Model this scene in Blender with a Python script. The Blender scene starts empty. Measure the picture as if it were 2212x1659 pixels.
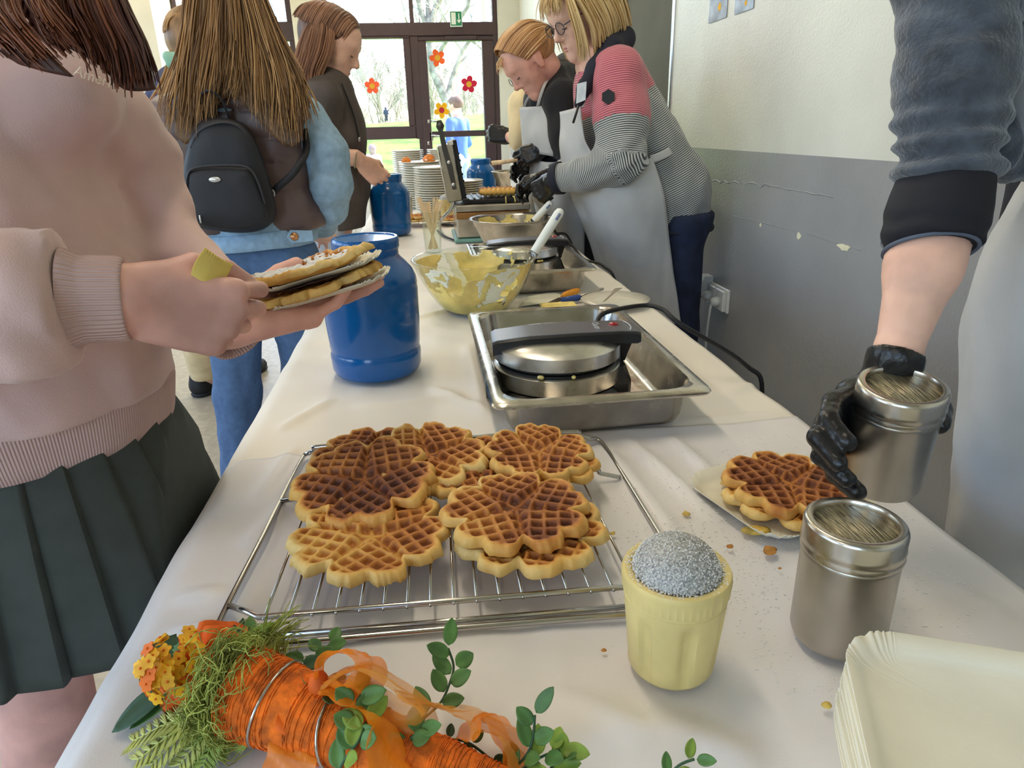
import bpy, math, random
import numpy as np
from mathutils import Vector, Matrix

random.seed(7); RNG = np.random.default_rng(7)
SC = bpy.context.scene
COL = SC.collection
A = np.array

# ------------------------------------------------------------------ camera
W_PX, H_PX = 2212, 1659
CX, CY = 1106.0, 829.5
CAM_H = 1.18
_a = A([905 - CX, 277 - CY]); _b = A([1212 - CX, 4700 - CY])
F_PX = math.sqrt(-float(_a @ _b))
_fw = A([_a[0], _a[1], F_PX]); _fw /= np.linalg.norm(_fw)
_dn = A([_b[0], _b[1], F_PX]); _dn /= np.linalg.norm(_dn)
ROT = np.stack([np.cross(_dn, _fw), _fw, -_dn])      # world axes X right, Y along table, Z up
CAMP = A([0, 0, CAM_H])
cam = bpy.data.cameras.new('camera'); cam_o = bpy.data.objects.new('camera', cam); COL.objects.link(cam_o)
cam.sensor_fit = 'HORIZONTAL'; cam.sensor_width = 36.0; cam.lens = F_PX / W_PX * 36.0
cam.clip_start = 0.02; cam.clip_end = 300
M = Matrix.Identity(4)
for i in range(3):
    M[i][0] = ROT[i][0]; M[i][1] = -ROT[i][1]; M[i][2] = -ROT[i][2]; M[i][3] = CAMP[i]
cam_o.matrix_world = M
SC.camera = cam_o

# ------------------------------------------------------------------ world, sun, exposure
SC.view_settings.view_transform = 'Standard'; SC.view_settings.look = 'None'
SC.view_settings.gamma = 1.0; SC.view_settings.use_curve_mapping = False
SC.view_settings.exposure = -0.08
world = bpy.data.worlds.new('sky_world'); SC.world = world; world.use_nodes = True
wn = world.node_tree.nodes; wl = world.node_tree.links
for n in list(wn): wn.remove(n)
w_out = wn.new('ShaderNodeOutputWorld'); w_bg = wn.new('ShaderNodeBackground'); w_sky = wn.new('ShaderNodeTexSky')
w_sky.sky_type = 'NISHITA'; w_sky.sun_disc = False; w_sky.sun_elevation = math.radians(42)
w_sky.sun_rotation = math.radians(60); w_sky.air_density = 1.0; w_sky.dust_density = 2.5; w_sky.ozone_density = 1.2
w_bg.inputs['Strength'].default_value = 1.55
wl.new(w_sky.outputs[0], w_bg.inputs[0]); wl.new(w_bg.outputs[0], w_out.inputs[0])
sun = bpy.data.lights.new('sun', 'SUN'); sun.energy = 3.6; sun.angle = math.radians(0.6); sun.color = (1, .95, .86)
sun_o = bpy.data.objects.new('sun', sun); COL.objects.link(sun_o)
# daylight comes from the right hand side, a little beyond the window front
sd = Vector((-0.80, -0.32, -0.72)).normalized()
sun_o.rotation_euler = sd.to_track_quat('-Z', 'Y').to_euler()
sun_o.location = (8, 12, 9)

# ------------------------------------------------------------------ pixel -> place helpers
def ray(x, y): return ROT @ A([x - CX, y - CY, F_PX])
def PZ(x, y, z=0.75):
    r = ray(x, y); return CAMP + r * ((z - CAM_H) / r[2])
def PY(x, y, Y):
    r = ray(x, y); return CAMP + r * (Y / r[1])
def PX(x, y, X):
    r = ray(x, y); return CAMP + r * (X / r[0])
def depth(p): return float((ROT.T @ (A(p, float) - CAMP))[2])
def mpp(p): return depth(p) / F_PX                  # metres per photo pixel at a point

# ------------------------------------------------------------------ materials
def lin(c):
    c = c / 255.0
    return c / 12.92 if c <= 0.04045 else ((c + 0.055) / 1.055) ** 2.4
def rgb(t, a=1.0): return (lin(t[0]), lin(t[1]), lin(t[2]), a)
MATS = {}
def mat(name, col, rough=0.5, metal=0.0, var=0.05, vscale=12.0, bump=0.0, bscale=150.0, detail=3.0, stretch=None,
        sheen=0.0, trans=0.0, ior=1.45, coat=0.0, sss=0.0, emit=0.0, alpha=1.0, aniso=0.0, rvar=0.0):
    if name in MATS: return MATS[name]
    m = bpy.data.materials.new(name); m.use_nodes = True; MATS[name] = m
    nt = m.node_tree; N = nt.nodes; L = nt.links
    b = N['Principled BSDF']
    b.inputs['Base Color'].default_value = rgb(col); b.inputs['Roughness'].default_value = rough
    b.inputs['Metallic'].default_value = metal; b.inputs['IOR'].default_value = ior
    b.inputs['Transmission Weight'].default_value = trans; b.inputs['Coat Weight'].default_value = coat
    b.inputs['Sheen Weight'].default_value = sheen; b.inputs['Alpha'].default_value = alpha
    b.inputs['Anisotropic'].default_value = aniso
    if sss:
        b.inputs['Subsurface Weight'].default_value = sss
        b.inputs['Subsurface Radius'].default_value = (0.012, 0.005, 0.003); b.inputs['Subsurface Scale'].default_value = 0.6
    if emit:
        b.inputs['Emission Color'].default_value = rgb(col); b.inputs['Emission Strength'].default_value = emit
    tc = N.new('ShaderNodeTexCoord'); src = tc.outputs['Object']
    if stretch:
        mp = N.new('ShaderNodeMapping'); mp.inputs['Scale'].default_value = stretch; L.new(src, mp.inputs[0]); src = mp.outputs[0]
    if var > 0:
        nz = N.new('ShaderNodeTexNoise'); nz.inputs['Scale'].default_value = vscale; nz.inputs['Detail'].default_value = detail
        L.new(src, nz.inputs['Vector'])
        mx = N.new('ShaderNodeMix'); mx.data_type = 'RGBA'
        mx.inputs[6].default_value = rgb(tuple(max(0, c * (1 - var * 1.6)) for c in col))
        mx.inputs[7].default_value = rgb(tuple(min(255, c * (1 + var)) for c in col))
        mr = N.new('ShaderNodeMapRange'); mr.inputs[1].default_value = .3; mr.inputs[2].default_value = .7
        L.new(nz.outputs[0], mr.inputs[0]); L.new(mr.outputs[0], mx.inputs[0]); L.new(mx.outputs[2], b.inputs['Base Color'])
        if rvar:
            m2 = N.new('ShaderNodeMapRange'); m2.inputs[1].default_value = .3; m2.inputs[2].default_value = .7
            m2.inputs[3].default_value = max(.02, rough - rvar); m2.inputs[4].default_value = rough + rvar
            L.new(nz.outputs[0], m2.inputs[0]); L.new(m2.outputs[0], b.inputs['Roughness'])
    if bump > 0:
        nb = N.new('ShaderNodeTexNoise'); nb.inputs['Scale'].default_value = bscale; nb.inputs['Detail'].default_value = 2
        L.new(src, nb.inputs['Vector'])
        bp = N.new('ShaderNodeBump'); bp.inputs['Strength'].default_value = bump; bp.inputs['Distance'].default_value = 0.004
        L.new(nb.outputs[0], bp.inputs['Height']); L.new(bp.outputs[0], b.inputs['Normal'])
    return m
def mat_attr(name, attr, stops, rough=0.6, spec=None, bump=0.0, bscale=200., jitter=0.0, jscale=60., period=0.0, sss=0., sheen=0., coat=0.):
    """colour ramp over a vertex attribute; period > 0 repeats it (woven stripes)"""
    if name in MATS: return MATS[name]
    m = bpy.data.materials.new(name); m.use_nodes = True; MATS[name] = m
    nt = m.node_tree; N = nt.nodes; L = nt.links; b = N['Principled BSDF']
    b.inputs['Roughness'].default_value = rough; b.inputs['Sheen Weight'].default_value = sheen; b.inputs['Coat Weight'].default_value = coat
    if sss:
        b.inputs['Subsurface Weight'].default_value = sss; b.inputs['Subsurface Radius'].default_value = (.01, .005, .002); b.inputs['Subsurface Scale'].default_value = .5
    at = N.new('ShaderNodeAttribute'); at.attribute_name = attr; fac = at.outputs['Fac']
    if period:
        d = N.new('ShaderNodeMath'); d.operation = 'DIVIDE'; d.inputs[1].default_value = period; L.new(fac, d.inputs[0])
        fr = N.new('ShaderNodeMath'); fr.operation = 'FRACT'; L.new(d.outputs[0], fr.inputs[0]); fac = fr.outputs[0]
    tc = N.new('ShaderNodeTexCoord')
    if jitter:
        nz = N.new('ShaderNodeTexNoise'); nz.inputs['Scale'].default_value = jscale; nz.inputs['Detail'].default_value = 5
        L.new(tc.outputs['Object'], nz.inputs['Vector'])
        mm = N.new('ShaderNodeMath'); mm.operation = 'MULTIPLY_ADD'; mm.inputs[1].default_value = jitter * 2; mm.inputs[2].default_value = -jitter
        L.new(nz.outputs[0], mm.inputs[0])
        ad = N.new('ShaderNodeMath'); ad.operation = 'ADD'; L.new(fac, ad.inputs[0]); L.new(mm.outputs[0], ad.inputs[1]); fac = ad.outputs[0]
    cr = N.new('ShaderNodeValToRGB'); el = cr.color_ramp.elements
    while len(el) < len(stops): el.new(0.5)
    for e, (p, c) in zip(el, stops): e.position = p; e.color = rgb(c)
    L.new(fac, cr.inputs[0]); L.new(cr.outputs[0], b.inputs['Base Color'])
    if bump:
        nb = N.new('ShaderNodeTexNoise'); nb.inputs['Scale'].default_value = bscale; L.new(tc.outputs['Object'], nb.inputs['Vector'])
        bp = N.new('ShaderNodeBump'); bp.inputs['Strength'].default_value = bump; bp.inputs['Distance'].default_value = .003
        L.new(nb.outputs[0], bp.inputs['Height']); L.new(bp.outputs[0], b.inputs['Normal'])
    return m
def glass_mat(name, col=(255, 255, 255), rough=0.0, g=.6, base=.035):
    if name in MATS: return MATS[name]
    m = bpy.data.materials.new(name); m.use_nodes = True; MATS[name] = m
    N = m.node_tree.nodes; L = m.node_tree.links
    for n in list(N): N.remove(n)
    o = N.new('ShaderNodeOutputMaterial'); gl = N.new('ShaderNodeBsdfGlossy'); t = N.new('ShaderNodeBsdfTransparent'); mx = N.new('ShaderNodeMixShader')
    lw = N.new('ShaderNodeLayerWeight'); pw = N.new('ShaderNodeMath'); pw.operation = 'POWER'; pw.inputs[1].default_value = 4.0; L.new(lw.outputs['Facing'], pw.inputs[0])
    fr = N.new('ShaderNodeMath'); fr.operation = 'MULTIPLY_ADD'; fr.inputs[1].default_value = g; fr.inputs[2].default_value = base; L.new(pw.outputs[0], fr.inputs[0])
    t.inputs[0].default_value = rgb(col); gl.inputs['Roughness'].default_value = max(.03, rough)
    L.new(fr.outputs[0], mx.inputs[0]); L.new(t.outputs[0], mx.inputs[1]); L.new(gl.outputs[0], mx.inputs[2]); L.new(mx.outputs[0], o.inputs[0])
    return m
def sheer_mat(name, col, alpha=0.55, rough=.4):
    """thin translucent ribbon or mesh"""
    if name in MATS: return MATS[name]
    m = bpy.data.materials.new(name); m.use_nodes = True; MATS[name] = m
    N = m.node_tree.nodes; L = m.node_tree.links; b = N['Principled BSDF']
    b.inputs['Base Color'].default_value = rgb(col); b.inputs['Roughness'].default_value = rough; b.inputs['Alpha'].default_value = alpha
    tl = N.new('ShaderNodeBsdfTranslucent'); tl.inputs[0].default_value = rgb(col); mx = N.new('ShaderNodeMixShader'); mx.inputs[0].default_value = .3
    tr = N.new('ShaderNodeBsdfTransparent'); m2 = N.new('ShaderNodeMixShader'); m2.inputs[0].default_value = alpha
    L.new(b.outputs[0], mx.inputs[1]); L.new(tl.outputs[0], mx.inputs[2]); b.inputs['Alpha'].default_value = 1
    L.new(tr.outputs[0], m2.inputs[1]); L.new(mx.outputs[0], m2.inputs[2])
    L.new(m2.outputs[0], N['Material Output'].inputs[0])
    return m

# ------------------------------------------------------------------ object helpers
def thing(name, label, cat, loc=(0, 0, 0), group=None):
    o = bpy.data.objects.new(name, None); COL.objects.link(o); o.location = tuple(float(c) for c in loc)
    o.empty_display_size = 0.05; o['label'] = label; o['category'] = cat
    if group: o['group'] = group
    return o
def tag(o, label, cat, group=None, kind=None):
    o['label'] = label; o['category'] = cat
    if group: o['group'] = group
    if kind: o['kind'] = kind
    return o
def struct(o): o['kind'] = 'structure'; return o
def wloc(p):
    v = np.zeros(3)
    while p is not None: v += A(p.location); p = p.parent
    return v
def make_mesh(name, V, F, smooth=True, attrs=None):
    me = bpy.data.meshes.new(name); V = np.asarray(V, np.float32)
    if isinstance(F, np.ndarray):
        n, k = F.shape
        me.vertices.add(len(V)); me.vertices.foreach_set('co', V.ravel())
        me.loops.add(n * k); me.loops.foreach_set('vertex_index', F.astype(np.int32).ravel())
        me.polygons.add(n); me.polygons.foreach_set('loop_start', np.arange(0, n * k, k, dtype=np.int32))
    else:
        me.from_pydata([tuple(map(float, v)) for v in V], [], [tuple(int(i) for i in f) for f in F])
    me.update(calc_edges=True)
    if smooth: me.polygons.foreach_set('use_smooth', np.ones(len(me.polygons), bool))
    if attrs:
        for k, v in attrs.items():
            at = me.attributes.new(k, 'FLOAT', 'POINT'); at.data.foreach_set('value', np.asarray(v, np.float32))
    me.validate()
    return me
def obj(name, VF, m, parent=None, smooth=True, origin=None, attrs=None, label=None):
    """VF in world coordinates; becomes one mesh object under parent (or with its origin at origin)"""
    V, F = VF; V = np.asarray(V, float)
    if parent is not None: off = wloc(parent); loc = np.zeros(3)
    else:
        if origin is None:
            lo = V.min(0); hi = V.max(0); origin = A([(lo[0] + hi[0]) / 2, (lo[1] + hi[1]) / 2, lo[2]])
        off = A(origin, float); loc = off
    me = make_mesh(name, V - off, F, smooth, attrs)
    if m is not None:
        for mm in (m if isinstance(m, (list, tuple)) else [m]): me.materials.append(mm)
    o = bpy.data.objects.new(name, me); COL.objects.link(o); o.location = tuple(loc)
    if parent is not None: o.parent = parent
    if label: o['label'] = label
    return o
def dup(root, loc, label=None, group=None, rotz=None):
    r = root.copy(); COL.objects.link(r); r.location = tuple(map(float, loc))
    if rotz is not None: r.rotation_euler = (0, 0, rotz)
    if label: r['label'] = label
    if group: r['group'] = group
    for ch in list(root.children):
        c = ch.copy(); COL.objects.link(c); c.parent = r
        for g in list(ch.children):
            d = g.copy(); COL.objects.link(d); d.parent = c
    return r
def sharp(o, ang=40):
    me = o.data; me.polygons.foreach_set('use_smooth', np.ones(len(me.polygons), bool))
    try: me.set_sharp_from_angle(angle=math.radians(ang))
    except Exception: pass
    return o

# ------------------------------------------------------------------ geometry helpers (return V, F)
def norm(v): v = A(v, float); return v / (np.linalg.norm(v) + 1e-12)
def join(*parts):
    Vs, Fs, n = [], [], 0
    for V, F in parts:
        V = np.asarray(V, float); Vs.append(V); Fs += [tuple(int(i) + n for i in f) for f in F]; n += len(V)
    return np.concatenate(Vs), Fs
def lathe(prof, c=(0, 0, 0), n=40, sx=1, sy=1, close=False):
    prof = A(prof, float); m = len(prof); a = np.linspace(0, 2 * math.pi, n, endpoint=False)
    V = np.zeros((m, n, 3)); V[:, :, 0] = prof[:, 0:1] * np.cos(a) * sx; V[:, :, 1] = prof[:, 0:1] * np.sin(a) * sy; V[:, :, 2] = prof[:, 1:2]
    V = V.reshape(-1, 3) + A(c, float); F = []
    for i in range(m - 1 if not close else m):
        i2 = (i + 1) % m
        for j in range(n):
            j2 = (j + 1) % n; F.append((i * n + j, i * n + j2, i2 * n + j2, i2 * n + j))
    if not close:
        if prof[0, 0] > 1e-6: F.append(tuple(range(n - 1, -1, -1)))
        if prof[-1, 0] > 1e-6: F.append(tuple((m - 1) * n + j for j in range(n)))
    return V, F
def box(lo, hi, bev=0.0):
    lo = A(lo, float); hi = A(hi, float)
    if bev <= 0:
        V = A([[x, y, z] for z in (lo[2], hi[2]) for y in (lo[1], hi[1]) for x in (lo[0], hi[0])])
        return V, [(0, 2, 3, 1), (4, 5, 7, 6), (0, 1, 5, 4), (2, 6, 7, 3), (0, 4, 6, 2), (1, 3, 7, 5)]
    b = min(bev, *(hi - lo) / 2.01); V = []; idx = {}
    for sx in (0, 1):
        for sy in (0, 1):
            for sz in (0, 1):
                c = A([(lo, hi)[sx][0], (lo, hi)[sy][1], (lo, hi)[sz][2]]); s = A([1 - 2 * sx, 1 - 2 * sy, 1 - 2 * sz])
                for ax in range(3):
                    d = s * b; d[ax] = 0; idx[(sx, sy, sz, ax)] = len(V); V.append(c + d)
    F = []
    for ax in range(3):
        o1, o2 = [(1, 2), (2, 0), (0, 1)][ax]
        for s in (0, 1):
            q = []
            for u, v in ((0, 0), (1, 0), (1, 1), (0, 1)):
                k = [0, 0, 0]; k[ax] = s; k[o1] = u; k[o2] = v; q.append(idx[(*k, ax)])
            F.append(tuple(q if s else q[::-1]))
        for u in (0, 1):
            for v in (0, 1):
                k0 = [0, 0, 0]; k0[o1] = u; k0[o2] = v; k1 = list(k0); k1[ax] = 1
                F.append((idx[(*k0, o1)], idx[(*k0, o2)], idx[(*k1, o2)], idx[(*k1, o1)]))
    for k in [(a, b_, c) for a in (0, 1) for b_ in (0, 1) for c in (0, 1)]:
        F.append(tuple(idx[(*k, ax)] for ax in range(3)))
    return A(V), F
def frames(P, closed=False):
    P = A(P, float); n = len(P)
    T = (np.roll(P, -1, 0) - np.roll(P, 1, 0)) if closed else np.gradient(P, axis=0)
    T /= np.linalg.norm(T, axis=1, keepdims=True) + 1e-12
    up = A([0, 0, 1.]) if abs(T[0, 2]) < .9 else A([1., 0, 0]); U = np.zeros_like(P); u = up - T[0] * (up @ T[0])
    for i in range(n):
        u = u - T[i] * (u @ T[i]); u /= np.linalg.norm(u) + 1e-12; U[i] = u
    return T, U, np.cross(T, U)
def tube(P, r, n=8, closed=False, cap=True):
    P = A(P, float); m = len(P); r = np.full(m, r) if np.isscalar(r) else A(r, float)
    T, U, Wd = frames(P, closed); a = np.linspace(0, 2 * math.pi, n, endpoint=False)
    V = P[:, None] + r[:, None, None] * (np.cos(a)[None, :, None] * U[:, None] + np.sin(a)[None, :, None] * Wd[:, None])
    F = []
    for i in range(m if closed else m - 1):
        i2 = (i + 1) % m
        for j in range(n):
            j2 = (j + 1) % n; F.append((i * n + j, i * n + j2, i2 * n + j2, i2 * n + j))
    if cap and not closed: F.append(tuple(range(n - 1, -1, -1))); F.append(tuple((m - 1) * n + j for j in range(n)))
    return V.reshape(-1, 3), F
def spline(P, n=8, closed=False):
    """Catmull-Rom through P, n samples per span"""
    P = A(P, float); m = len(P); out = []
    for i in range(m if closed else m - 1):
        if closed: p0, p1, p2, p3 = P[(i - 1) % m], P[i], P[(i + 1) % m], P[(i + 2) % m]
        else: p0, p1, p2, p3 = P[max(i - 1, 0)], P[i], P[i + 1], P[min(i + 2, m - 1)]
        for t in np.linspace(0, 1, n, endpoint=False):
            out.append(.5 * ((2 * p1) + (-p0 + p2) * t + (2 * p0 - 5 * p1 + 4 * p2 - p3) * t * t + (-p0 + 3 * p1 - 3 * p2 + p3) * t ** 3))
    if not closed: out.append(P[-1])
    return A(out)
def resample(P, n, closed=False):
    P = A(P, float)
    if closed: P = np.vstack([P, P[:1]])
    d = np.r_[0, np.cumsum(np.linalg.norm(np.diff(P, axis=0), axis=1))]
    s = np.linspace(0, d[-1], n, endpoint=not closed)
    return np.stack([np.interp(s, d, P[:, k]) for k in range(P.shape[1])], 1)
def grid_faces(nu, nv, cu=False, cv=False, off=0, flip=False):
    i = np.arange(nu if cu else nu - 1)[:, None]; j = np.arange(nv if cv else nv - 1)[None]
    i2 = (i + 1) % nu; j2 = (j + 1) % nv
    q = np.stack([i * nv + j, i2 * nv + j, i2 * nv + j2, i * nv + j2], -1).reshape(-1, 4) + off
    return q[:, ::-1] if flip else q
def vnoise(P, freq, seed=0):
    """smooth value noise in [-1,1]"""
    P = A(P, float) * freq + seed * 17.31; i = np.floor(P).astype(np.int64); f = P - i; f = f * f * (3 - 2 * f)
    def h(a, b, c):
        n = (a * 374761393 + b * 668265263 + c * 1274126177 + seed * 974711) & 0x7fffffff
        n = ((n ^ (n >> 13)) * 1103515245) & 0x7fffffff; n = (n ^ (n >> 16)) & 0xffff
        return n / 32767.5 - 1
    r = 0
    for a in (0, 1):
        for b in (0, 1):
            for c in (0, 1):
                w = (f[..., 0] if a else 1 - f[..., 0]) * (f[..., 1] if b else 1 - f[..., 1]) * (f[..., 2] if c else 1 - f[..., 2])
                r = r + w * h(i[..., 0] + a, i[..., 1] + b, i[..., 2] + c)
    return r
def fbm(P, freq, oct=3, seed=0):
    r = 0; a = 1.0
    for o in range(oct): r = r + a * vnoise(P, freq * 2 ** o, seed + o); a *= .5
    return r
def sheet(rows, nu=30, nv=30, thick=0.003, disp=None, cv=False):
    """smooth surface through rows of points, with thickness"""
    rows = [spline(r, 8, closed=cv) for r in rows]; rows = A([resample(r, nv, closed=cv) for r in rows])
    cols = A([resample(spline(rows[:, j], 8), nu) for j in range(nv)]).transpose(1, 0, 2)
    du = np.gradient(cols, axis=0); dv = np.gradient(cols, axis=1)
    if cv: dv = np.roll(cols, -1, 1) - np.roll(cols, 1, 1)
    Nn = np.cross(du, dv); Nn /= np.linalg.norm(Nn, axis=2, keepdims=True) + 1e-12
    if disp is not None:
        u = np.linspace(0, 1, nu)[:, None] * np.ones((1, nv)); v = np.linspace(0, 1, nv)[None] * np.ones((nu, 1))
        cols = cols + Nn * disp(cols, u, v)[..., None]
    top = cols.reshape(-1, 3); bot = (cols - Nn * thick).reshape(-1, 3); n = nu * nv
    F = [grid_faces(nu, nv, cv=cv), grid_faces(nu, nv, cv=cv, off=n, flip=True)]
    e = []
    jr = range(nv if cv else nv - 1)
    for j in jr:
        j2 = (j + 1) % nv; e.append((j, j2, n + j2, n + j)); b = (nu - 1) * nv; e.append((b + j2, b + j, n + b + j, n + b + j2))
    if not cv:
        for i in range(nu - 1):
            a = i * nv; c = (i + 1) * nv; e.append((c, a, n + a, n + c)); a += nv - 1; c += nv - 1; e.append((a, c, n + c, n + a))
    return np.concatenate([top, bot]), np.concatenate(F + [A(e)])
def prism(poly, ex, ey, o, ez, th):
    """flat outline poly (2-D) in the plane o,ex,ey extruded by th along ez"""
    poly = A(poly, float); n = len(poly); o = A(o, float); ex = A(ex, float); ey = A(ey, float); ez = A(ez, float)
    b = o + poly[:, :1] * ex + poly[:, 1:2] * ey; V = np.concatenate([b, b + ez * th])
    F = [tuple(range(n - 1, -1, -1)), tuple(range(n, 2 * n))] + [(i, (i + 1) % n, n + (i + 1) % n, n + i) for i in range(n)]
    return V, F
def rot_about(V, c, axis, ang):
    Rm = A(Matrix.Rotation(ang, 3, Vector(axis))); return (A(V) - A(c)) @ Rm.T + A(c)

# ------------------------------------------------------------------ signed distance modelling (bodies, hands, clothes)
def cap_(a, b, ra, rb=None, n=None, s=1.0, k=None, sub=False):
    return dict(a=A(a, float), b=A(b, float), ra=ra, rb=ra if rb is None else rb, n=None if n is None else norm(n), s=s, k=k, sub=sub)
def prim_d(P, q):
    ab = q['b'] - q['a']; L2 = float(ab @ ab) + 1e-12
    v = P - q['a']; t = np.clip((v @ ab) / L2, 0, 1); v = v - t[..., None] * ab
    if q['n'] is not None:
        c = v @ q['n']; v = v + (c * (1 / q['s'] - 1))[..., None] * q['n']
    return (np.linalg.norm(v, axis=-1) - (q['ra'] + t * (q['rb'] - q['ra']))) * min(1.0, q['s']), t
def sdf_mesh(prims, res, k=0.02, disp=None, cut=None, smooth=1, pad=0.02):
    lo = np.min([np.minimum(q['a'], q['b']) - max(q['ra'], q['rb']) * max(1, q['s']) for q in prims], 0) - pad - 2 * res
    hi = np.max([np.maximum(q['a'], q['b']) + max(q['ra'], q['rb']) * max(1, q['s']) for q in prims], 0) + pad + 2 * res
    sh = np.ceil((hi - lo) / res).astype(int) + 1
    ax = [lo[i] + np.arange(sh[i]) * res for i in range(3)]; D = np.full(sh, 1.0, np.float32)
    for q in prims:
        kk = q['k'] if q['k'] is not None else k; m = max(q['ra'], q['rb']) * max(1, q['s']) + 2 * kk + 3 * res + pad
        l = np.maximum(np.floor((np.minimum(q['a'], q['b']) - m - lo) / res).astype(int), 0)
        h = np.minimum(np.ceil((np.maximum(q['a'], q['b']) + m - lo) / res).astype(int) + 1, sh)
        sl = tuple(slice(l[i], h[i]) for i in range(3))
        P = np.stack(np.meshgrid(*[ax[i][sl[i]] for i in range(3)], indexing='ij'), -1)
        d, _ = prim_d(P, q); m0 = D[sl]
        if q['sub']:
            d = -d; hh = np.clip(.5 - .5 * (m0 - d) / kk, 0, 1); D[sl] = m0 * (1 - hh) + d * hh + kk * hh * (1 - hh)
        else:
            hh = np.clip(.5 + .5 * (m0 - d) / kk, 0, 1); D[sl] = m0 * (1 - hh) + d * hh - kk * hh * (1 - hh)
    if disp is not None or cut is not None:
        w = np.argwhere(np.abs(D) < .06 + pad) if cut is None else np.argwhere(D < .06 + pad)
        P = lo + w * res; dv = D[tuple(w.T)]
        if disp is not None: dv = dv + disp(P)
        if cut is not None: dv = np.maximum(dv, cut(P))
        D[tuple(w.T)] = dv
    S = D < 0; c = np.zeros(np.array(D.shape) - 1, np.int8)
    for i in (0, 1):
        for j in (0, 1):
            for l in (0, 1): c += S[i:D.shape[0] - 1 + i, j:D.shape[1] - 1 + j, l:D.shape[2] - 1 + l]
    act = (c > 0) & (c < 8); idx = np.full(act.shape, -1, np.int64); cells = np.argwhere(act); idx[act] = np.arange(len(cells))
    acc = np.zeros((len(cells), 3)); cnt = np.zeros(len(cells)); E3 = np.eye(3, dtype=int)
    for axn in range(3):
        o1, o2 = [(1, 2), (0, 2), (0, 1)][axn]
        for u in (0, 1):
            for v in (0, 1):
                s0 = E3[o1] * u + E3[o2] * v; s1 = s0 + E3[axn]
                v0 = D[tuple((cells + s0).T)]; v1 = D[tuple((cells + s1).T)]; mk = (v0 < 0) != (v1 < 0)
                t = v0[mk] / (v0[mk] - v1[mk]); acc[mk] += s0 + t[:, None] * E3[axn]; cnt[mk] += 1
    V = lo + (cells + acc / cnt[:, None]) * res; Fs = []
    for axn in range(3):
        o1, o2 = [(1, 2), (2, 0), (0, 1)][axn]
        a = [slice(1, -1)] * 3; a[axn] = slice(0, D.shape[axn] - 1); b = list(a); b[axn] = slice(1, D.shape[axn])
        df = S[tuple(a)] != S[tuple(b)]; e = np.argwhere(df); base = e + 1; base[:, axn] -= 1
        q = [idx[tuple((base - E3[o1] * u - E3[o2] * v).T)] for u, v in ((1, 1), (0, 1), (0, 0), (1, 0))]
        q = np.stack(q, 1); ins = S[tuple(a)][df]; q[~ins] = q[~ins][:, ::-1]; Fs.append(q)
    F = np.concatenate(Fs); F = F[(F >= 0).all(1)]
    for _ in range(smooth):
        sm = np.zeros_like(V); ct = np.zeros(len(V))
        for x, y in ((0, 1), (1, 2), (2, 3), (3, 0)):
            np.add.at(sm, F[:, x], V[F[:, y]]); np.add.at(ct, F[:, x], 1)
        V = V * .4 + .6 * sm / np.maximum(ct, 1)[:, None]
    return V, F
def limb_coord(V, prims):
    """per vertex: index of nearest primitive and running length along the chain"""
    best = np.full(len(V), 1e9); st = np.zeros(len(V)); ix = np.zeros(len(V), int); run = 0.0
    for i, q in enumerate(prims):
        d, t = prim_d(V, q); L = float(np.linalg.norm(q['b'] - q['a'])); mk = d < best
        best[mk] = d[mk]; st[mk] = (run + t * L)[mk]; ix[mk] = i
        run = run + L
    return ix, st
# ================================================================== the room
XR = 1.11; YW = 7.9; XL = -4.6; YB = -3.2; ZC = 3.3
def bx_(name, lo, hi, m, parent=None, bev=0.0, smooth=False): return obj(name, box(lo, hi, bev), m, parent, smooth=smooth)
m_wall_up = mat('wall_white_paint', (216, 215, 204), .38, var=.03, vscale=2.5, bump=.35, bscale=120)
m_wall_lo = mat('wall_grey_gloss', (152, 152, 152), .30, var=.03, vscale=3, bump=.30, bscale=120)
m_plaster = mat('plaster_cream', (226, 222, 205), .6, var=.03, vscale=3, bump=.1)
m_floor = mat('floor_vinyl', (186, 176, 156), .35, var=.06, vscale=30, bump=.08, bscale=60, detail=6)
m_frame = mat('window_frame_brown', (72, 55, 58), .4, var=.03)
m_pane = glass_mat('pane_glass')
m_ceil = mat('ceiling_white', (238, 236, 230), .7, var=.02)
m_olive = mat('door_olive', (84, 82, 70), .75, var=.04, vscale=4)
m_alu = mat('aluminium_strip', (190, 192, 196), .25, metal=1, var=.03)
m_steel = mat('brushed_steel', (196, 190, 180), .24, metal=1, var=.05, vscale=30, rvar=.06)
m_steel_r = mat('dull_steel', (186, 181, 172), .34, metal=1, var=.06, vscale=14, rvar=.08)
m_chrome = mat('chrome_wire', (190, 188, 184), .18, metal=1, var=.03)
m_white_pl = mat('white_plastic', (232, 231, 224), .35, var=.02)
m_black_pl = mat('black_plastic', (28, 28, 30), .38, var=.06)
m_cable = mat('black_cable', (22, 22, 24), .5, var=.05)
m_wood_d = mat('table_edge_wood', (84, 62, 46), .5, var=.2, vscale=6, stretch=(20, 1, 20))

floor = struct(bx_('floor', (XL, YB, -.06), (XR + .02, YW + .1, 0), m_floor))
ceil = struct(bx_('ceiling', (XL - .1, YB - .1, ZC), (XR + .2, YW + .2, ZC + .1), m_ceil))
ZL = 1.078
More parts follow.
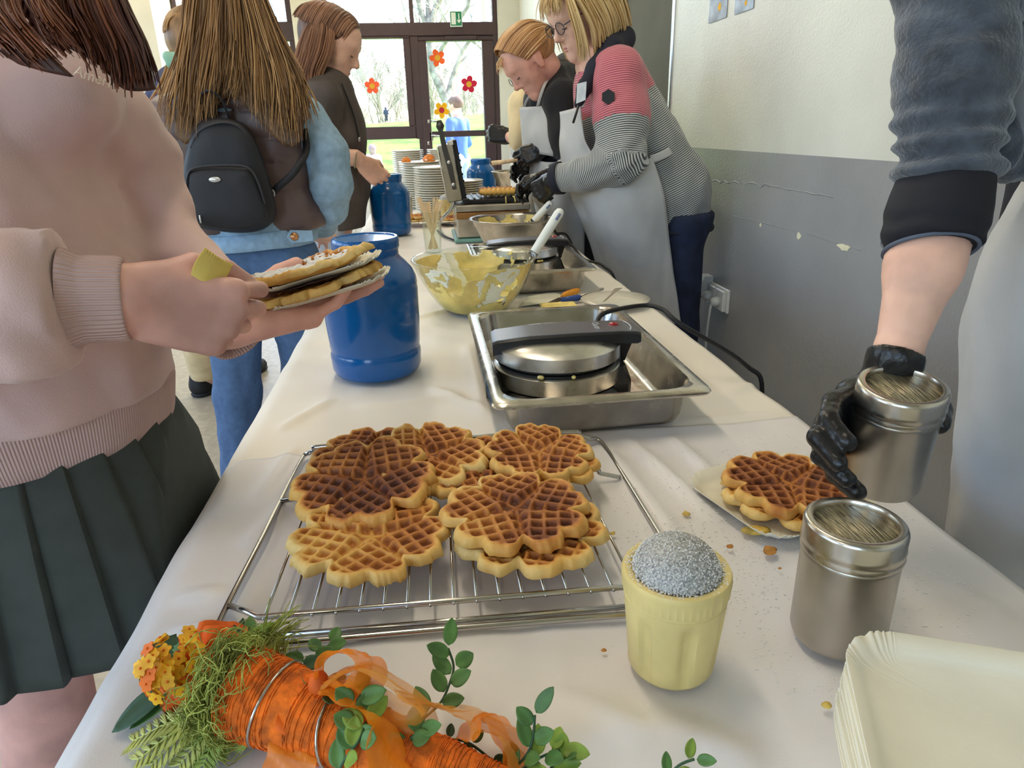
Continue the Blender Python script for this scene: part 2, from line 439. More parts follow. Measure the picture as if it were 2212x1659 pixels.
# right wall: grey gloss dado below, white above, doorway cut out
d0, d1 = PX(1455, 100, XR)[1], PX(1345, 100, XR)[1]
def wall_strip(name, y0, y1):
    V1, F1 = box((XR, y0, 0), (XR + .12, y1, ZL)); V2, F2 = box((XR, y0, ZL), (XR + .12, y1, ZC))
    o = obj(name, join((V1, F1), (V2, F2)), [m_wall_lo, m_wall_up], smooth=False)
    for i, p in enumerate(o.data.polygons): p.material_index = 0 if i < 6 else 1
    return struct(o)
wall_r = wall_strip('wall_right', YB, d0)
wall_strip('wall_right_far', d1, YW)
struct(bx_('wall_right_lintel', (XR, d0, 2.3), (XR + .12, d1, ZC), m_wall_up))
dr = struct(thing('door_1', 'dark olive door leaf in the right hand wall', 'door', (XR, (d0 + d1) / 2, 0)))
for k in ('label', 'category'): del dr[k]
obj('door_leaf', box((XR + .012, d0 + .035, .01), (XR + .055, d1 - .02, 2.29), .004), m_olive, dr, smooth=False)
obj('edge_strip', box((XR - .008, d0 - .005, 0), (XR + .03, d0 + .022, 2.3), .003), m_alu, dr, smooth=False)
obj('edge_strip', box((XR - .004, d1 - .02, 0), (XR + .03, d1 + .01, 2.3), .003), m_alu, dr, smooth=False)
_p = PX(1350, 22, XR + .008)
obj('key_plate', join(lathe([(.0, 0), (.022, 0), (.022, .01), (.012, .014), (.012, .03), (0, .03)], (0, 0, 0), 16)), m_alu, dr)
kp = dr.children[-1]; kp.data.transform(Matrix.Rotation(-math.pi / 2, 4, 'Y')); kp.location = (0.012, _p[1] - dr.location[1] - .06, _p[2])
# paint chips and a peeling patch on the wall
m_chip = mat('bare_plaster', (226, 220, 188), .8, var=.05)
def chip(px, py, wpx, hpx, seed):
    c = PX(px, py, XR); rr = random.Random(seed); pts = []; n = 14
    for i in range(n):
        a = 2 * math.pi * i / n; k = rr.uniform(.72, 1.15); pts.append((wpx * .5 * mpp(c) * 1.5 * math.cos(a) * k, hpx * .5 * mpp(c) * math.sin(a) * k))
    obj('paint_chip', prism(pts, (0, -1, 0), (0, 0, 1), c + A([.001, 0, 0]), (-1, 0, 0), .0022), m_chip, wall_r, smooth=False)
chip(1823, 534, 34, 14, 1); chip(1726, 510, 11, 16, 2); chip(1643, 486, 5, 9, 3)
m_ridge = MATS['wall_grey_gloss']
for sd_, (x0, y0, x1, y1, hh) in enumerate([(1540, 392, 1660, 402, 10), (1660, 402, 1800, 425, 4), (1585, 466, 1675, 488, 2), (1675, 488, 1720, 500, 2), (1740, 505, 1860, 540, 2)]):
    pts = []
    for t in np.linspace(0, 1, 16):
        c = PX(x0 + (x1 - x0) * t, y0 + (y1 - y0) * t + random.uniform(-1, 1) * hh * .5, XR); pts.append(c)
    obj('paint_ridge', tube(pts, [.0008 + .0022 * random.random() * min(1, hh / 5) for _ in pts], 5), m_ridge, wall_r)
# back wall of window front
def XZ(px, py): p = PY(px, py, YW); return p[0], p[2]
xw0 = XZ(367, 0)[0]; xw1 = XZ(640, 50)[0]; xu0 = XZ(697, 50)[0]; xu1 = XZ(1074, 50)[0]
struct(bx_('wall_back_left', (XL, 7.3, 0), (xw0, YW + .12, ZC), m_plaster))
struct(bx_('wall_back_pillar', (xw1, YW - .25, 0), (xu0, YW + .12, ZC), m_plaster))
struct(bx_('wall_back_right', (xu1, YW - .06, 0), (XR, YW + .12, ZC), m_wall_up))
struct(bx_('wall_back_top', (xw0, YW, 3.15), (xu1, YW + .12, ZC), m_plaster))
for n_, (a_, b_, c_, d_) in (('wall_behind', (XL, -4.2, 0, ZC)), ('wall_behind_right', (-1.0, XR + .12, 0, ZC)), ('wall_behind_parapet', (-4.2, -1.0, 0, .8)), ('wall_behind_lintel', (-4.2, -1.0, 3.05, ZC))): struct(bx_(n_, (a_, YB - .12, c_), (b_, YB, d_), m_plaster))
YF0, YF1 = YW - .01, YW + .07
zb0 = XZ(900, 83)[1]; zb1 = XZ(900, 49)[1]         # beam under the transom lights
def frame_unit(name, kind):
    t = thing(name, '', '', (0, YW, 0)); del t['label']; del t['category']; struct(t); return t
def fr(t, x0, x1, z0, z1, d=0.0, name='frame_bar'): return obj(name, box((x0, YF0 - d, z0), (x1, YF1, z1), .006), m_frame, t, smooth=False)
def pane(t, x0, x1, z0, z1): return obj('pane', box((x0, YW + .03, z0), (x1, YW + .036, z1)), m_pane, t, smooth=False)
# left window (behind the shoppers)
t1 = frame_unit('window_1', 'window')
fr(t1, xw0, xw0 + .05, .5, 3.15); fr(t1, xw1 - .09, xw1, .5, 3.15); fr(t1, xw0, xw1, zb0 - .01, zb1 + .02, .01); fr(t1, xw0, xw1, .5, .6); fr(t1, xw0, xw1, 1.05, 1.13)
pane(t1, xw0 + .05, xw1 - .09, zb1, 3.15); pane(t1, xw0 + .05, xw1 - .09, .6, zb0)
struct(bx_('wall_back_sill', (xw0, YW - .02, 0), (xw1, YW + .12, .5), m_plaster))
# middle window beside the glazed door
t2 = frame_unit('window_2', 'window')
gx0 = XZ(742, 162)[0]; gx1 = XZ(870, 85)[0]; gz1 = XZ(870, 83)[1]; gz0 = XZ(870, 273)[1]; lz1 = XZ(870, 300)[1]; lx1 = XZ(907, 320)[0]
dgx0 = XZ(920, 87)[0]; dgx1 = XZ(1040, 87)[0]; dgz1 = XZ(980, 87)[1]; mz1 = XZ(1000, 282)[1]; mz0 = XZ(1000, 295)[1]
tmx = XZ(888, 20)[0]
fr(t2, xu0, xu0 + .06, .1, 3.15); fr(t2, xu0, xu1, zb0 + .02, zb1, .015)
fr(t2, tmx - .022, tmx + .022, zb1, 3.15); fr(t2, xu1 - .05, xu1, 0, 3.15, .01)
fr(t2, xu0 + .06, gx0, gz0, gz1, .02); fr(t2, gx1, gx1 + .07, gz0, gz1, .02)
fr(t2, xu0 + .06, gx1 + .07, gz1, zb0 + .02, .02); fr(t2, xu0 + .06, gx1 + .07, lz1, gz0, .02)
fr(t2, lx1, dgx0 - .080, .0, lz1 + .01, .008, 'mullion'); fr(t2, gx1 + .068, dgx0 - .080, lz1 - .005, zb0 + .02, .008, 'mullion'); fr(t2, xu0, lx1 + .01, .25, .40, .01)
pane(t2, gx0, gx1, gz0, gz1); pane(t2, xu0 + .06, lx1, .4, lz1)
pane(t2, xu0 + .06, tmx - .022, zb1, 3.15); pane(t2, tmx + .022, xu1 - .05, zb1, 3.15)
struct(bx_('wall_back_sill', (xu0, YW - .02, 0), (lx1 + .01, YW + .12, .25), m_plaster))
obj('window_catch', lathe([(0, 0), (.012, 0), (.012, .02), (0, .02)], (0, 0, 0), 12), m_alu, t2)
o = t2.children[-1]; o.data.transform(Matrix.Rotation(math.pi / 2, 4, 'X')); q = PY(888, 199, YF0 - .02); o.location = (q[0], -.03, q[2])
# glazed door
t3 = frame_unit('door_2', 'door')
dx1 = xu1 - .055
fr(t3, dgx0 - .085, dgx0, .02, zb0 - .03, .025, 'door_stile'); fr(t3, dgx1, dx1, .02, zb0 - .03, .025, 'door_stile')
fr(t3, dgx0, dgx1, dgz1, zb0 - .03, .025, 'door_rail'); fr(t3, dgx0, dgx1, mz0, mz1, .025, 'door_rail'); fr(t3, dgx0, dgx1, .02, .28, .025, 'door_rail')
fr(t3, dgx0 - .09, dx1 + .01, zb0 - .028, zb0 + .02, .0, 'door_head')
pane(t3, dgx0, dgx1, mz1, dgz1); pane(t3, dgx0, dgx1, .28, mz0)
obj('door_closer', box((dgx0 + .2, YF0 - .06, zb0 - .022), (dgx1 - .05, YF0 - .02, zb0 + .012), .008), m_frame, t3, smooth=False)
q0 = PY(932, 292, YF0 - .06); q1 = PY(952, 295, YF0 - .06)
obj('door_lever', join(tube([q0 + A([0, .04, 0]), q0, q1], .009, 8), box(q0 + A([-.018, .035, -.06]), q0 + A([.018, .042, .03]), .004)), m_alu, t3)
pts = spline([PY(930, 262, YF0 - .03), PY(934, 262, YF0 - .09), PY(946, 264, YF0 - .09), PY(951, 275, YF0 - .09), PY(953, 300, YF0 - .09), PY(955, 330, YF0 - .09), PY(953, 337, YF0 - .06)], 6)
obj('pull_handle', tube(pts, .011, 8), m_alu, t3)
for py in (262, 309, 325):
    c = PY(926, py, YF0 - .028); obj('lock_rose', join(box(c + A([-.016, 0, -.022]), c + A([.016, .012, .022]), .008)), m_alu, t3)
tb = frame_unit('window_added', 'window')  # unseen window added in the rear wall, sized to front-light people with cool daylight
for x in (-4.2, -2.63, -1.06): obj('frame_bar', box((x, YB - .08, .8), (x + .06, YB - .02, 3.05)), m_frame, tb, smooth=False)
for z in (.8, 2.2, 2.99): obj('frame_bar', box((-4.2, YB - .08, z), (-1.0, YB - .02, z + .06)), m_frame, tb, smooth=False)
# side windows of the hall (left, out of view): they give the cool daylight from that side
tl = frame_unit('window_3', 'window')
wz0, wz1 = .9, 3.0; ys = [YB, -1.8, .1, .5, 2.6, 3.0, 5.1, 5.5, 7.0]
for a, b in ((YB, -1.8), (.1, .5), (2.6, 3.0), (5.1, 5.5), (7.0, YW)): struct(bx_('wall_left', (XL - .12, a, 0), (XL, b, ZC), m_plaster))
for a, b in ((-1.8, .1), (.5, 2.6), (3.0, 5.1), (5.5, 7.0)):
    struct(bx_('wall_left_parapet', (XL - .12, a, 0), (XL, b, wz0), m_plaster)); struct(bx_('wall_left_lintel', (XL - .12, a, wz1), (XL, b, ZC), m_plaster))
    obj('frame_bar', join(box((XL - .08, a, wz0), (XL - .02, a + .06, wz1)), box((XL - .08, b - .06, wz0), (XL - .02, b, wz1)), box((XL - .08, a, wz0), (XL - .02, b, wz0 + .06)), box((XL - .08, a, wz1 - .06), (XL - .02, b, wz1)), box((XL - .08, (a + b) / 2 - .03, wz0), (XL - .02, (a + b) / 2 + .03, wz1))), m_frame, tl, smooth=False)
def portal(loc, rot, sx, sy, name):
    l = bpy.data.lights.new(name, 'AREA'); l.shape = 'RECTANGLE'; l.size = sx; l.size_y = sy; l.cycles.is_portal = True
    o = bpy.data.objects.new(name, l); COL.objects.link(o); o.location = loc; o.rotation_euler = rot
portal(((xw0 + xu1) / 2, YW + .15, 1.65), (-math.pi / 2, 0, 0), xu1 - xw0, 3.1, 'window_portal')
portal((-2.6, YB - .15, 1.92), (math.pi / 2, 0, 0), 3.2, 2.25, 'window_portal')
portal((XL - .15, 2.6, (wz0 + wz1) / 2), (0, -math.pi / 2, 0), wz1 - wz0, 8.8, 'window_portal')
# ceiling lamps: long louvred fittings
m_lamp = mat('lamp_diffuser', (255, 236, 200), .5, var=0, emit=3.0)
m_lampw = mat('lamp_housing', (225, 225, 222), .5, var=0)
LAMP_W = 19.0
def ceiling_lamp(x, y, i):
    t = thing('ceiling_lamp', 'long white ceiling lamp with a lit diffuser', 'ceiling lamp', (x, y, ZC - .09), 'lamps under the ceiling')
    obj('housing', box((x - .12, y - .75, ZC - .07), (x + .12, y + .75, ZC), .01), m_lampw, t, smooth=False)
    obj('diffuser', box((x - .1, y - .73, ZC - .09), (x + .1, y + .73, ZC - .07), .005), m_lamp, t, smooth=False)
    l = bpy.data.lights.new('lamp_light', 'AREA'); l.shape = 'RECTANGLE'; l.size = .2; l.size_y = 1.45; l.energy = LAMP_W; l.color = (1, .87, .68)
    o = bpy.data.objects.new('lamp_light', l); COL.objects.link(o); o.parent = t; o.location = (0, 0, -.012)
for i, (x, y) in enumerate([(-.3, 1.5), (-.3, 4.2), (-2.6, -1.5), (-2.6, 1.3), (-2.6, 4.1), (-.2, 6.6), (-2.6, 6.6)]): ceiling_lamp(x, y, i)

# emergency exit sign on the beam above the door
c = PY(985, 41, YF0 - .03); sw, sh = .125, .145
es = thing('exit_sign', 'green emergency exit sign with white door and down arrow above glazed door', 'sign', c - A([0, 0, sh / 2]))
m_green = mat('sign_green', (34, 130, 92), .4, var=.02); m_signw = mat('sign_white', (225, 235, 228), .4, var=.02)
obj('plate', box(c + A([-sw / 2, 0, -sh / 2]), c + A([sw / 2, .012, sh / 2]), .002), m_signw, es, smooth=False)
obj('green_field', box(c + A([-sw / 2 + .006, -.002, -sh / 2 + .012]), c + A([sw / 2 - .006, .001, sh / 2 - .006])), m_green, es, smooth=False)
obj('door_symbol', box(c + A([-sw / 2 + .014, -.004, -sh / 2 + .022]), c + A([-.002, -.001, sh / 2 - .014])), m_signw, es, smooth=False)
ar = [(-.005, .05), (.005, .05), (.005, -.015), (.018, -.002), (.018, -.018), (0, -.04), (-.018, -.018), (-.018, -.002), (-.005, -.015)]
obj('arrow', prism(ar, (1, 0, 0), (0, 0, 1), c + A([sw * .24, -.001, 0]), (0, -1, 0), .003), m_signw, es, smooth=False)
obj('bracket', box(c + A([-.03, .01, -.02]), c + A([.03, .05, .02])), m_frame, es, smooth=False)
# flower stickers on the panes
def sticker(px, py, rpx, cp, cc, rot, label):
    c = PY(px, py, YW + .028); R_ = rpx * mpp(c); t = thing('flower_sticker', label, 'sticker', c - A([0, 0, R_]), 'paper flowers on the window panes')
    for i in range(5):
        a = rot + i * 2 * math.pi / 5; pts = []
        for k in range(16):
            b = 2 * math.pi * k / 16; x = R_ * .64 + .42 * R_ * math.cos(b); y = .38 * R_ * math.sin(b)
            pts.append((x * math.cos(a) - y * math.sin(a), x * math.sin(a) + y * math.cos(a)))
        obj('petal', prism(pts, (1, 0, 0), (0, 0, 1), c + A([0, -.0006 * i, 0]), (0, -1, 0), .002), cp, t, smooth=False)
    pts = [(R_ * .36 * math.cos(2 * math.pi * k / 20), R_ * .36 * math.sin(2 * math.pi * k / 20)) for k in range(20)]
    obj('flower_centre', prism(pts, (1, 0, 0), (0, 0, 1), c + A([0, -.004, 0]), (0, -1, 0), .003), cc, t, smooth=False)
def paper(n, c): return mat('paper_' + n, c, .7, var=.03)
p_or, p_ol, p_red, p_yel, p_orr, p_wine = paper('orange', (250, 105, 45)), paper('ochre', (226, 170, 50)), paper('crimson', (200, 18, 62)), paper('yellow', (250, 185, 10)), paper('coral', (250, 98, 60)), paper('wine', (190, 40, 60))
sticker(804, 186, 15.5, p_orr, p_ol, math.pi / 2, 'coral paper flower with ochre centre on the window beside the door')
sticker(945, 125, 16.5, p_or, p_ol, math.pi / 2 + .35, 'orange paper flower with ochre centre high on the door glass')
sticker(1013, 182, 16.5, p_red, p_ol, math.pi / 2 - .2, 'crimson paper flower with ochre centre on the door glass')
sticker(954, 238, 16, p_yel, p_wine, -math.pi / 2, 'yellow paper flower with wine red centre on the door glass')
# radiator under the window
rx0 = PY(772, 400, 7.6)[0]; t = thing('radiator', 'white panel radiator below the window beside the glazed door', 'radiator', (rx0 - .3, 7.53, 0))
zt = PY(790, 374, 7.6)[2]
obj('panel', box((rx0 - .75, 7.50, .12), (rx0 + .28, 7.68, zt), .01), m_white_pl, t, smooth=False)
for i in range(12):
    x = rx0 - .7 + i * .085; obj('rib', box((x, 7.488, .16), (x + .05, 7.502, zt - .05), .006), m_white_pl, t, smooth=False)
obj('top_grille', box((rx0 - .75, 7.49, zt - .002), (rx0 + .28, 7.60, zt + .012), .004), m_white_pl, t, smooth=False)
obj('bracket', box((rx0 - .2, 7.55, .2), (rx0 + .2, 7.64, .3)), m_white_pl, t, smooth=False)
obj('foot', box((rx0 - .2, 7.51, 0), (rx0 - .15, 7.55, .13)), m_white_pl, t, smooth=False)
# wall sockets
def socket_face(t, c, r=.02):
    V, F = lathe([(0, .004), (r, .004), (r, .012), (r + .003, .012), (r + .003, 0), (0, 0)], (0, 0, 0), 20)
    return V
S1 = PX(1533, 618, XR); k = thing('wall_socket', 'small angled white wall socket above the double socket', 'socket', S1 - A([.03, 0, .04]))
obj('housing', prism([(0, -.042), (-.02, -.042), (-.06, -.005), (-.035, .045), (0, .045)], (1, 0, 0), (0, 0, 1), S1 + A([0, -.028, 0]), (0, 1, 0), .056), m_white_pl, k, smooth=False)
V, F = lathe([(0, -.002), (.019, -.002), (.019, .003), (.022, .003), (.022, -.003)], (0, 0, 0), 20)
nx = norm((-.9, 0, -.55)); V = A([S1 + A([-.044, 0, -.024]) + v[1] * A([0, 1, 0]) + v[0] * np.cross(nx, (0, 1, 0)) + v[2] * nx for v in V])
obj('socket_well', (V, F), mat('socket_grey', (120, 118, 112), .6, var=0), k)
S2 = PX(1557, 642, XR); k = thing('wall_socket', 'white double wall socket with two plugs', 'socket', S2 - A([.02, 0, .05]))
obj('frame', box(S2 + A([-.010, -.085, -.045]), S2 + A([0, .085, .045]), .003), m_white_pl, k, smooth=False)
for s in (-1, 1): obj('insert', box(S2 + A([-.026, s * .04 - .037, -.04]), S2 + A([-.010, s * .04 + .037, .04]), .004), m_white_pl, k, smooth=False)
def plug(c, pts, label, r=.004):
    k = thing('plug_cable', label, 'cable', c)
    V, F = lathe([(0, 0), (.018, 0), (.019, .012), (.014, .03), (0, .032)], (0, 0, 0), 18); V = A([c + A([-v[2], v[1], v[0]]) for v in V])
    obj('plug', (V, F), m_white_pl, k); obj('cord', tube(spline(pts, 8), r, 8), m_white_pl, k)
cA = S2 + A([-.026, .04, 0]); cB = S2 + A([-.026, -.04, -.005])
plug(cA, [cA + A([-.03, 0, 0]), cA + A([-.06, .03, .0]), cA + A([-.09, .10, -.06]), cA + A([-.09, .18, -.17]), cA + A([-.05, .22, -.34]), cA + A([-.03, .22, -.53])], 'white cable with angled plug arching out of the double socket')
plug(cB, [cB + A([-.026, 0, -.004]), cB + A([-.032, 0, -.04]), cB + A([-.028, .02, -.15]), cB + A([-.02, .03, -.3]), cB + A([-.02, .02, -.5])], 'white cable hanging straight down from the double socket', .005)
# two laminated prints on the wall, lower edges just in view
m_print = mat_attr('print_blue', 'zz', [(0, (140, 150, 165)), (1, (150, 165, 185))], .15)
def wall_print(px0, px1, pyb, label):
    a = PX(px0, pyb, XR)[1]; b = PX(px1, pyb, XR)[1]; z = PX((px0 + px1) / 2, pyb, XR)[2]
    t = thing('wall_print', label, 'poster', (XR, (a + b) / 2, z)); h = .21
    obj('sheet', box((XR - .003, b, z), (XR - .001, a, z + h)), mat('laminate_print', (138, 146, 158), .18, var=.25, vscale=14), t, smooth=False)
    for i in range(5):
        y = b + (a - b) * random.uniform(.15, .85); zz = z + random.uniform(.02, .15); r = random.uniform(.008, .014)
        obj('printed_flower', prism([(r * (1 + .25 * math.cos(5 * q)) * math.cos(q), r * (1 + .25 * math.cos(5 * q)) * math.sin(q)) for q in np.linspace(0, 2 * math.pi, 20, endpoint=False)], (0, 1, 0), (0, 0, 1), (XR - .003, y, zz), (-1, 0, 0), .0006), (p_or, p_yel, p_wine)[i % 3], t, smooth=False)
wall_print(1532, 1570, 44, 'laminated grey print with orange flowers, beside the dark door')
wall_print(1588, 1628, 25, 'laminated grey print with orange flowers, farther from the dark door')

# ================================================================== outside
m_grass = mat('grass', (112, 160, 56), .9, var=.22, vscale=1.6, bump=.6, bscale=30, detail=8)
gx = np.linspace(-40, 40, 90); gy = np.concatenate([np.linspace(YW + .12, 30, 60), np.linspace(31, 90, 20)])
G = np.zeros((90, 80, 3)); G[..., 0] = gx[:, None]; G[..., 1] = gy[None]
hill = np.clip((G[..., 1] - 12) / 14, 0, 1); hill = hill * hill * (3 - 2 * hill)
G[..., 2] = -.08 + hill * (1.55 + .055 * np.clip(G[..., 0], -14, 8)) - np.clip((G[..., 1] - 28) / 30, 0, 1) * 2.2 + .05 * fbm(G, .4, 3, 3)
ground = obj('ground', (G.reshape(-1, 3), grid_faces(90, 80)), m_grass); struct(ground)
m_path = mat('terrace_paving', (200, 196, 186), .8, var=.06, vscale=4)
struct(bx_('terrace', (-6, YW + .12, -.2), (6, YW + 1.6, -.03), m_path))
def gz(x, y):
    i = np.argmin(abs(gx - x)); j = np.argmin(abs(gy - y)); return float(G[i, j, 2])
m_bark = mat('bark_grey', (158, 146, 132), .9, var=.2, vscale=6)
m_twig = mat('twig_pale', (186, 178, 166), .9, var=.15, vscale=3)
def gen_tree(seed, h, lev=4, spread=.55, lean=(0, 0), r0=.1, shrub=False):
    rr = random.Random(seed); segs = []
    def grow(p, d, L, r, lv):
        n = 4; P = [p]
        for i in range(n):
            d = norm(d + A([rr.gauss(0, .16), rr.gauss(0, .16), rr.gauss(0.03, .10)])); p = p + d * L / n; P.append(p)
        segs.append((A(P), np.linspace(r, r * .55, n + 1), lv))
        if lv <= 0: return
        nb = rr.randint(3, 5) if lv > 1 else rr.randint(3, 4)
        for b in range(nb):
            t = rr.uniform(.3, 1) if b else 1.0; q = P[min(n, max(1, int(round(t * n))))]
            nd = norm(d + A([rr.gauss(0, spread), rr.gauss(0, spread), rr.gauss(.12, spread * .7)])); grow(q, nd, L * rr.uniform(.5, .78), r * .55 * (.8 + .2 * (1 - t)), lv - 1)
    if shrub:
        for s in range(7): grow(A([rr.gauss(0, .25), rr.gauss(0, .25), 0]), norm(A([rr.gauss(0, .4), rr.gauss(0, .4), 1])), h * .42, r0, lev)
    else: grow(A([0, 0, 0]), norm(A([lean[0], lean[1], 1])), h * .45, r0, lev)
    thick = [tube(P, r, 6, cap=False) for P, r, lv in segs if lv >= lev - 1]; thin = [tube(P, np.maximum(r, .006), 3, cap=False) for P, r, lv in segs if lv < lev - 1]
    return join(*thick), join(*thin)
TREES = {}
def tree(key, loc, label, name='bare_tree', group=None, rotz=0, scale=1.0, **kw):
    if key not in TREES:
        a, b = gen_tree(key, **kw); TREES[key] = (make_mesh('trunk', a[0], a[1]), make_mesh('twigs', b[0], b[1]))
        TREES[key][0].materials.append(m_bark); TREES[key][1].materials.append(m_twig)
    t = thing(name, label, 'tree' if name == 'bare_tree' else 'shrub', loc, group); t.rotation_euler[2] = rotz; t.scale = (scale,) * 3 if name == 'bare_tree' else (scale * .72, scale * .72, scale)
    for nm, me in zip(('trunk', 'twigs'), TREES[key]):
        o = bpy.data.objects.new(nm, me); COL.objects.link(o); o.parent = t
    t.children[1]['kind'] = 'stuff'
q = PY(1002, 240, 21); tree(3, (q[0], 21, gz(q[0], 21)), 'large bare tree with leaning trunk seen through the door glass', h=8.5, lev=5, spread=.6, lean=(-.55, 0), r0=.16)
q = PY(1045, 240, 33); tree(5, (q[0] + 1.6, 33, gz(q[0], 33)), 'slim bare tree behind the leaning one beyond the door', h=7.5, lev=5, spread=.5, lean=(.1, 0), r0=.14)
q = PY(560, 240, 22); tree(3, (q[0] - 1, 22, gz(q[0], 22)), 'large bare tree beyond the window behind the shoppers', h=8.5, lev=5, rotz=2.2, scale=1.25)
q = PY(930, 240, 30); tree(5, (q[0], 30, gz(q[0], 30)), 'bare tree rising behind the hedge beyond the window', h=8, lev=5, rotz=1.0, scale=.9)
rr = random.Random(11)
for i in range(15):
    px = 700 + i * 29 + rr.uniform(-6, 6); Y = (28, 33, 38, 43)[i % 4] + rr.uniform(-.5, .5); q = PY(px, 240, Y)
    tree(20 + i % 4, (q[0], Y, gz(q[0], Y) - .1), 'pale leafless shrub in the wild hedge beyond the meadow', name='bare_shrub', group='leafless hedge beyond the meadow', rotz=rr.uniform(0, 6.28), scale=rr.uniform(.8, 1.15), h=3.4, lev=4, spread=.36, r0=.03, shrub=True)
for i in range(8):
    px = 360 + i * 40; Y = (28, 33, 38, 43)[i % 4] + rr.uniform(-.5, .5); q = PY(px, 240, Y)
    tree(20 + i % 4, (q[0], Y, gz(q[0], Y) - .1), 'pale leafless shrub in the wild hedge beyond the meadow', name='bare_shrub', group='leafless hedge beyond the meadow', rotz=rr.uniform(0, 6.28), scale=rr.uniform(.8, 1.2), h=3.4, lev=4, spread=.36, r0=.03, shrub=True)
# white downpipe outside the transom light
q = PY(1047, 20, YW + .35); pp = thing('downpipe', 'white downpipe outside beside the glazed door', 'pipe', (q[0], YW + .35, 0))
obj('pipe', tube([(q[0], YW + .35, -.1), (q[0], YW + .35, 3.6)], .045, 14), m_white_pl, pp)
for z in (.6, 2.5): obj('pipe_clip', tube([(q[0], YW + .35, z), (q[0], YW + .35, z + .04)], .052, 14), m_alu, pp)

# ================================================================== tables and cloths
TX0, TX1 = -.296, .552
m_top = mat('table_top', (120, 100, 80), .5, var=.1)
for y0, y1, lab in ((.10, 1.70, 'folding table under the cloth with the cooling rack'), (1.705, 3.30, 'folding table under the cloth with the mixing bowls'), (3.305, 4.95, 'folding table under the cloth with the plate stacks')):
    t = thing('folding_table', lab, 'table', ((TX0 + TX1) / 2, (y0 + y1) / 2, 0), 'tables set end to end')
    obj('table_top', box((TX0 + .012, y0, .712), (TX1, y1, .738), .003), m_wood_d, t, smooth=False)
    for x in (TX0 + .06, TX1 - .06):
        for y in (y0 + .12, y1 - .12): obj('leg', tube([(x, y, 0), (x, y, .712)], .016, 10), m_steel_r, t)
    for y in (y0 + .12, y1 - .12): obj('crossbar', box((TX0 + .06, y - .012, .68), (TX1 - .06, y + .012, .712)), m_steel_r, t, smooth=False)
m_cloth = mat('tablecloth_cotton', (233, 226, 214), .55, var=.03, vscale=3, bump=.06, bscale=900, sheen=.2)
m_cloth2 = mat('tablecloth_satin', (228, 224, 224), .42, var=.03, vscale=3, bump=.05, bscale=900, sheen=.2)
def creases(lst):
    out = []
    for x0, y0, x1, y1, w, h in lst: out.append((PZ(x0, y0)[:2], PZ(x1, y1)[:2], w, h))
    return out
CR = creases([(520, 1180, 700, 1010, .012, .004), (600, 930, 720, 860, .010, .004), (930, 830, 1080, 905, .012, .005), (1010, 740, 1045, 900, .012, .005), (880, 690, 1010, 660, .012, .004),
              (1300, 960, 1480, 1180, .012, .006), (1350, 945, 1560, 1130, .010, .006), (1440, 940, 1560, 1040, .010, .005), (360, 1370, 470, 1340, .010, .005), (380, 1290, 480, 1270, .008, .004),
              (300, 1430, 420, 1400, .010, .004), (1180, 1500, 1420, 1600, .015, .005), (1400, 1560, 1650, 1659, .015, .005), (1040, 1530, 1500, 1640, .02, .004), (700, 770, 900, 700, .012, .004),
              (1900, 1180, 2180, 1330, .012, .003), (1480, 905, 1700, 890, .010, .003), (1560, 850, 1640, 820, .012, .003), (550, 1080, 640, 960, .012, .004), (760, 880, 1000, 850, .014, .003)])
def cloth_z(x, y, base):
    P = np.stack([x, y, 0 * x], -1); z = .0034 * fbm(P, 8, 3, 5) - .0026
    p2 = np.stack([x, y], -1)
    for a, b, w, h in CR:
        ab = b - a; t = np.clip(((p2 - a) @ ab) / (ab @ ab), 0, 1); d = np.linalg.norm(p2 - a - t[..., None] * ab, axis=-1)
        z = z + 1.8 * h * np.exp(-(d / w) ** 2) * np.sin(np.pi * np.clip(t, .0, 1)) ** .5
    return base + z
def tablecloth(name, y0, y1, base, m, label, x1=.547, dropl=.26, edge=0.0, ny=None):
    ny = ny or int((y1 - y0) / .008); xs = np.concatenate([np.linspace(0, 1, 16)[:-1], 1 + np.linspace(0, 1, 120)]); ys = np.linspace(y0, y1, ny)
    Vg = np.zeros((len(xs), ny, 3))
    for i, s in enumerate(xs):
        if s < 1:   # hanging side
            dz = dropl * (1 - s); Vg[i, :, 0] = TX0 - .012 - .014 * np.sin(ys * 21) * (1 - s) - .01 * (1 - s); Vg[i, :, 2] = base - .012 - dz
        else:
            u = s - 1; x = TX0 - .008 + (x1 - TX0 + .008) * u; Vg[i, :, 0] = x
            fall = -.010 * np.exp(-(u * 60) ** 2)
            Vg[i, :, 2] = cloth_z(np.full(ny, x), ys, base) + fall
        Vg[i, :, 1] = ys + edge * np.sin(s * 9)
    V = Vg.reshape(-1, 3); Fq = grid_faces(len(xs), ny)
    o = obj(name, (V, Fq), m); md = o.modifiers.new('thickness', 'SOLIDIFY'); md.thickness = .0012; md.offset = -1
    tag(o, label, 'tablecloth'); return o
tablecloth('tablecloth', .86, 5.0, .7487, m_cloth, 'long cream cotton tablecloth under the bowls and blue jars')
tablecloth('tablecloth', .06, .905, .7502, m_cloth2, 'white tablecloth with folds under the cooling rack and flowers', edge=.004)
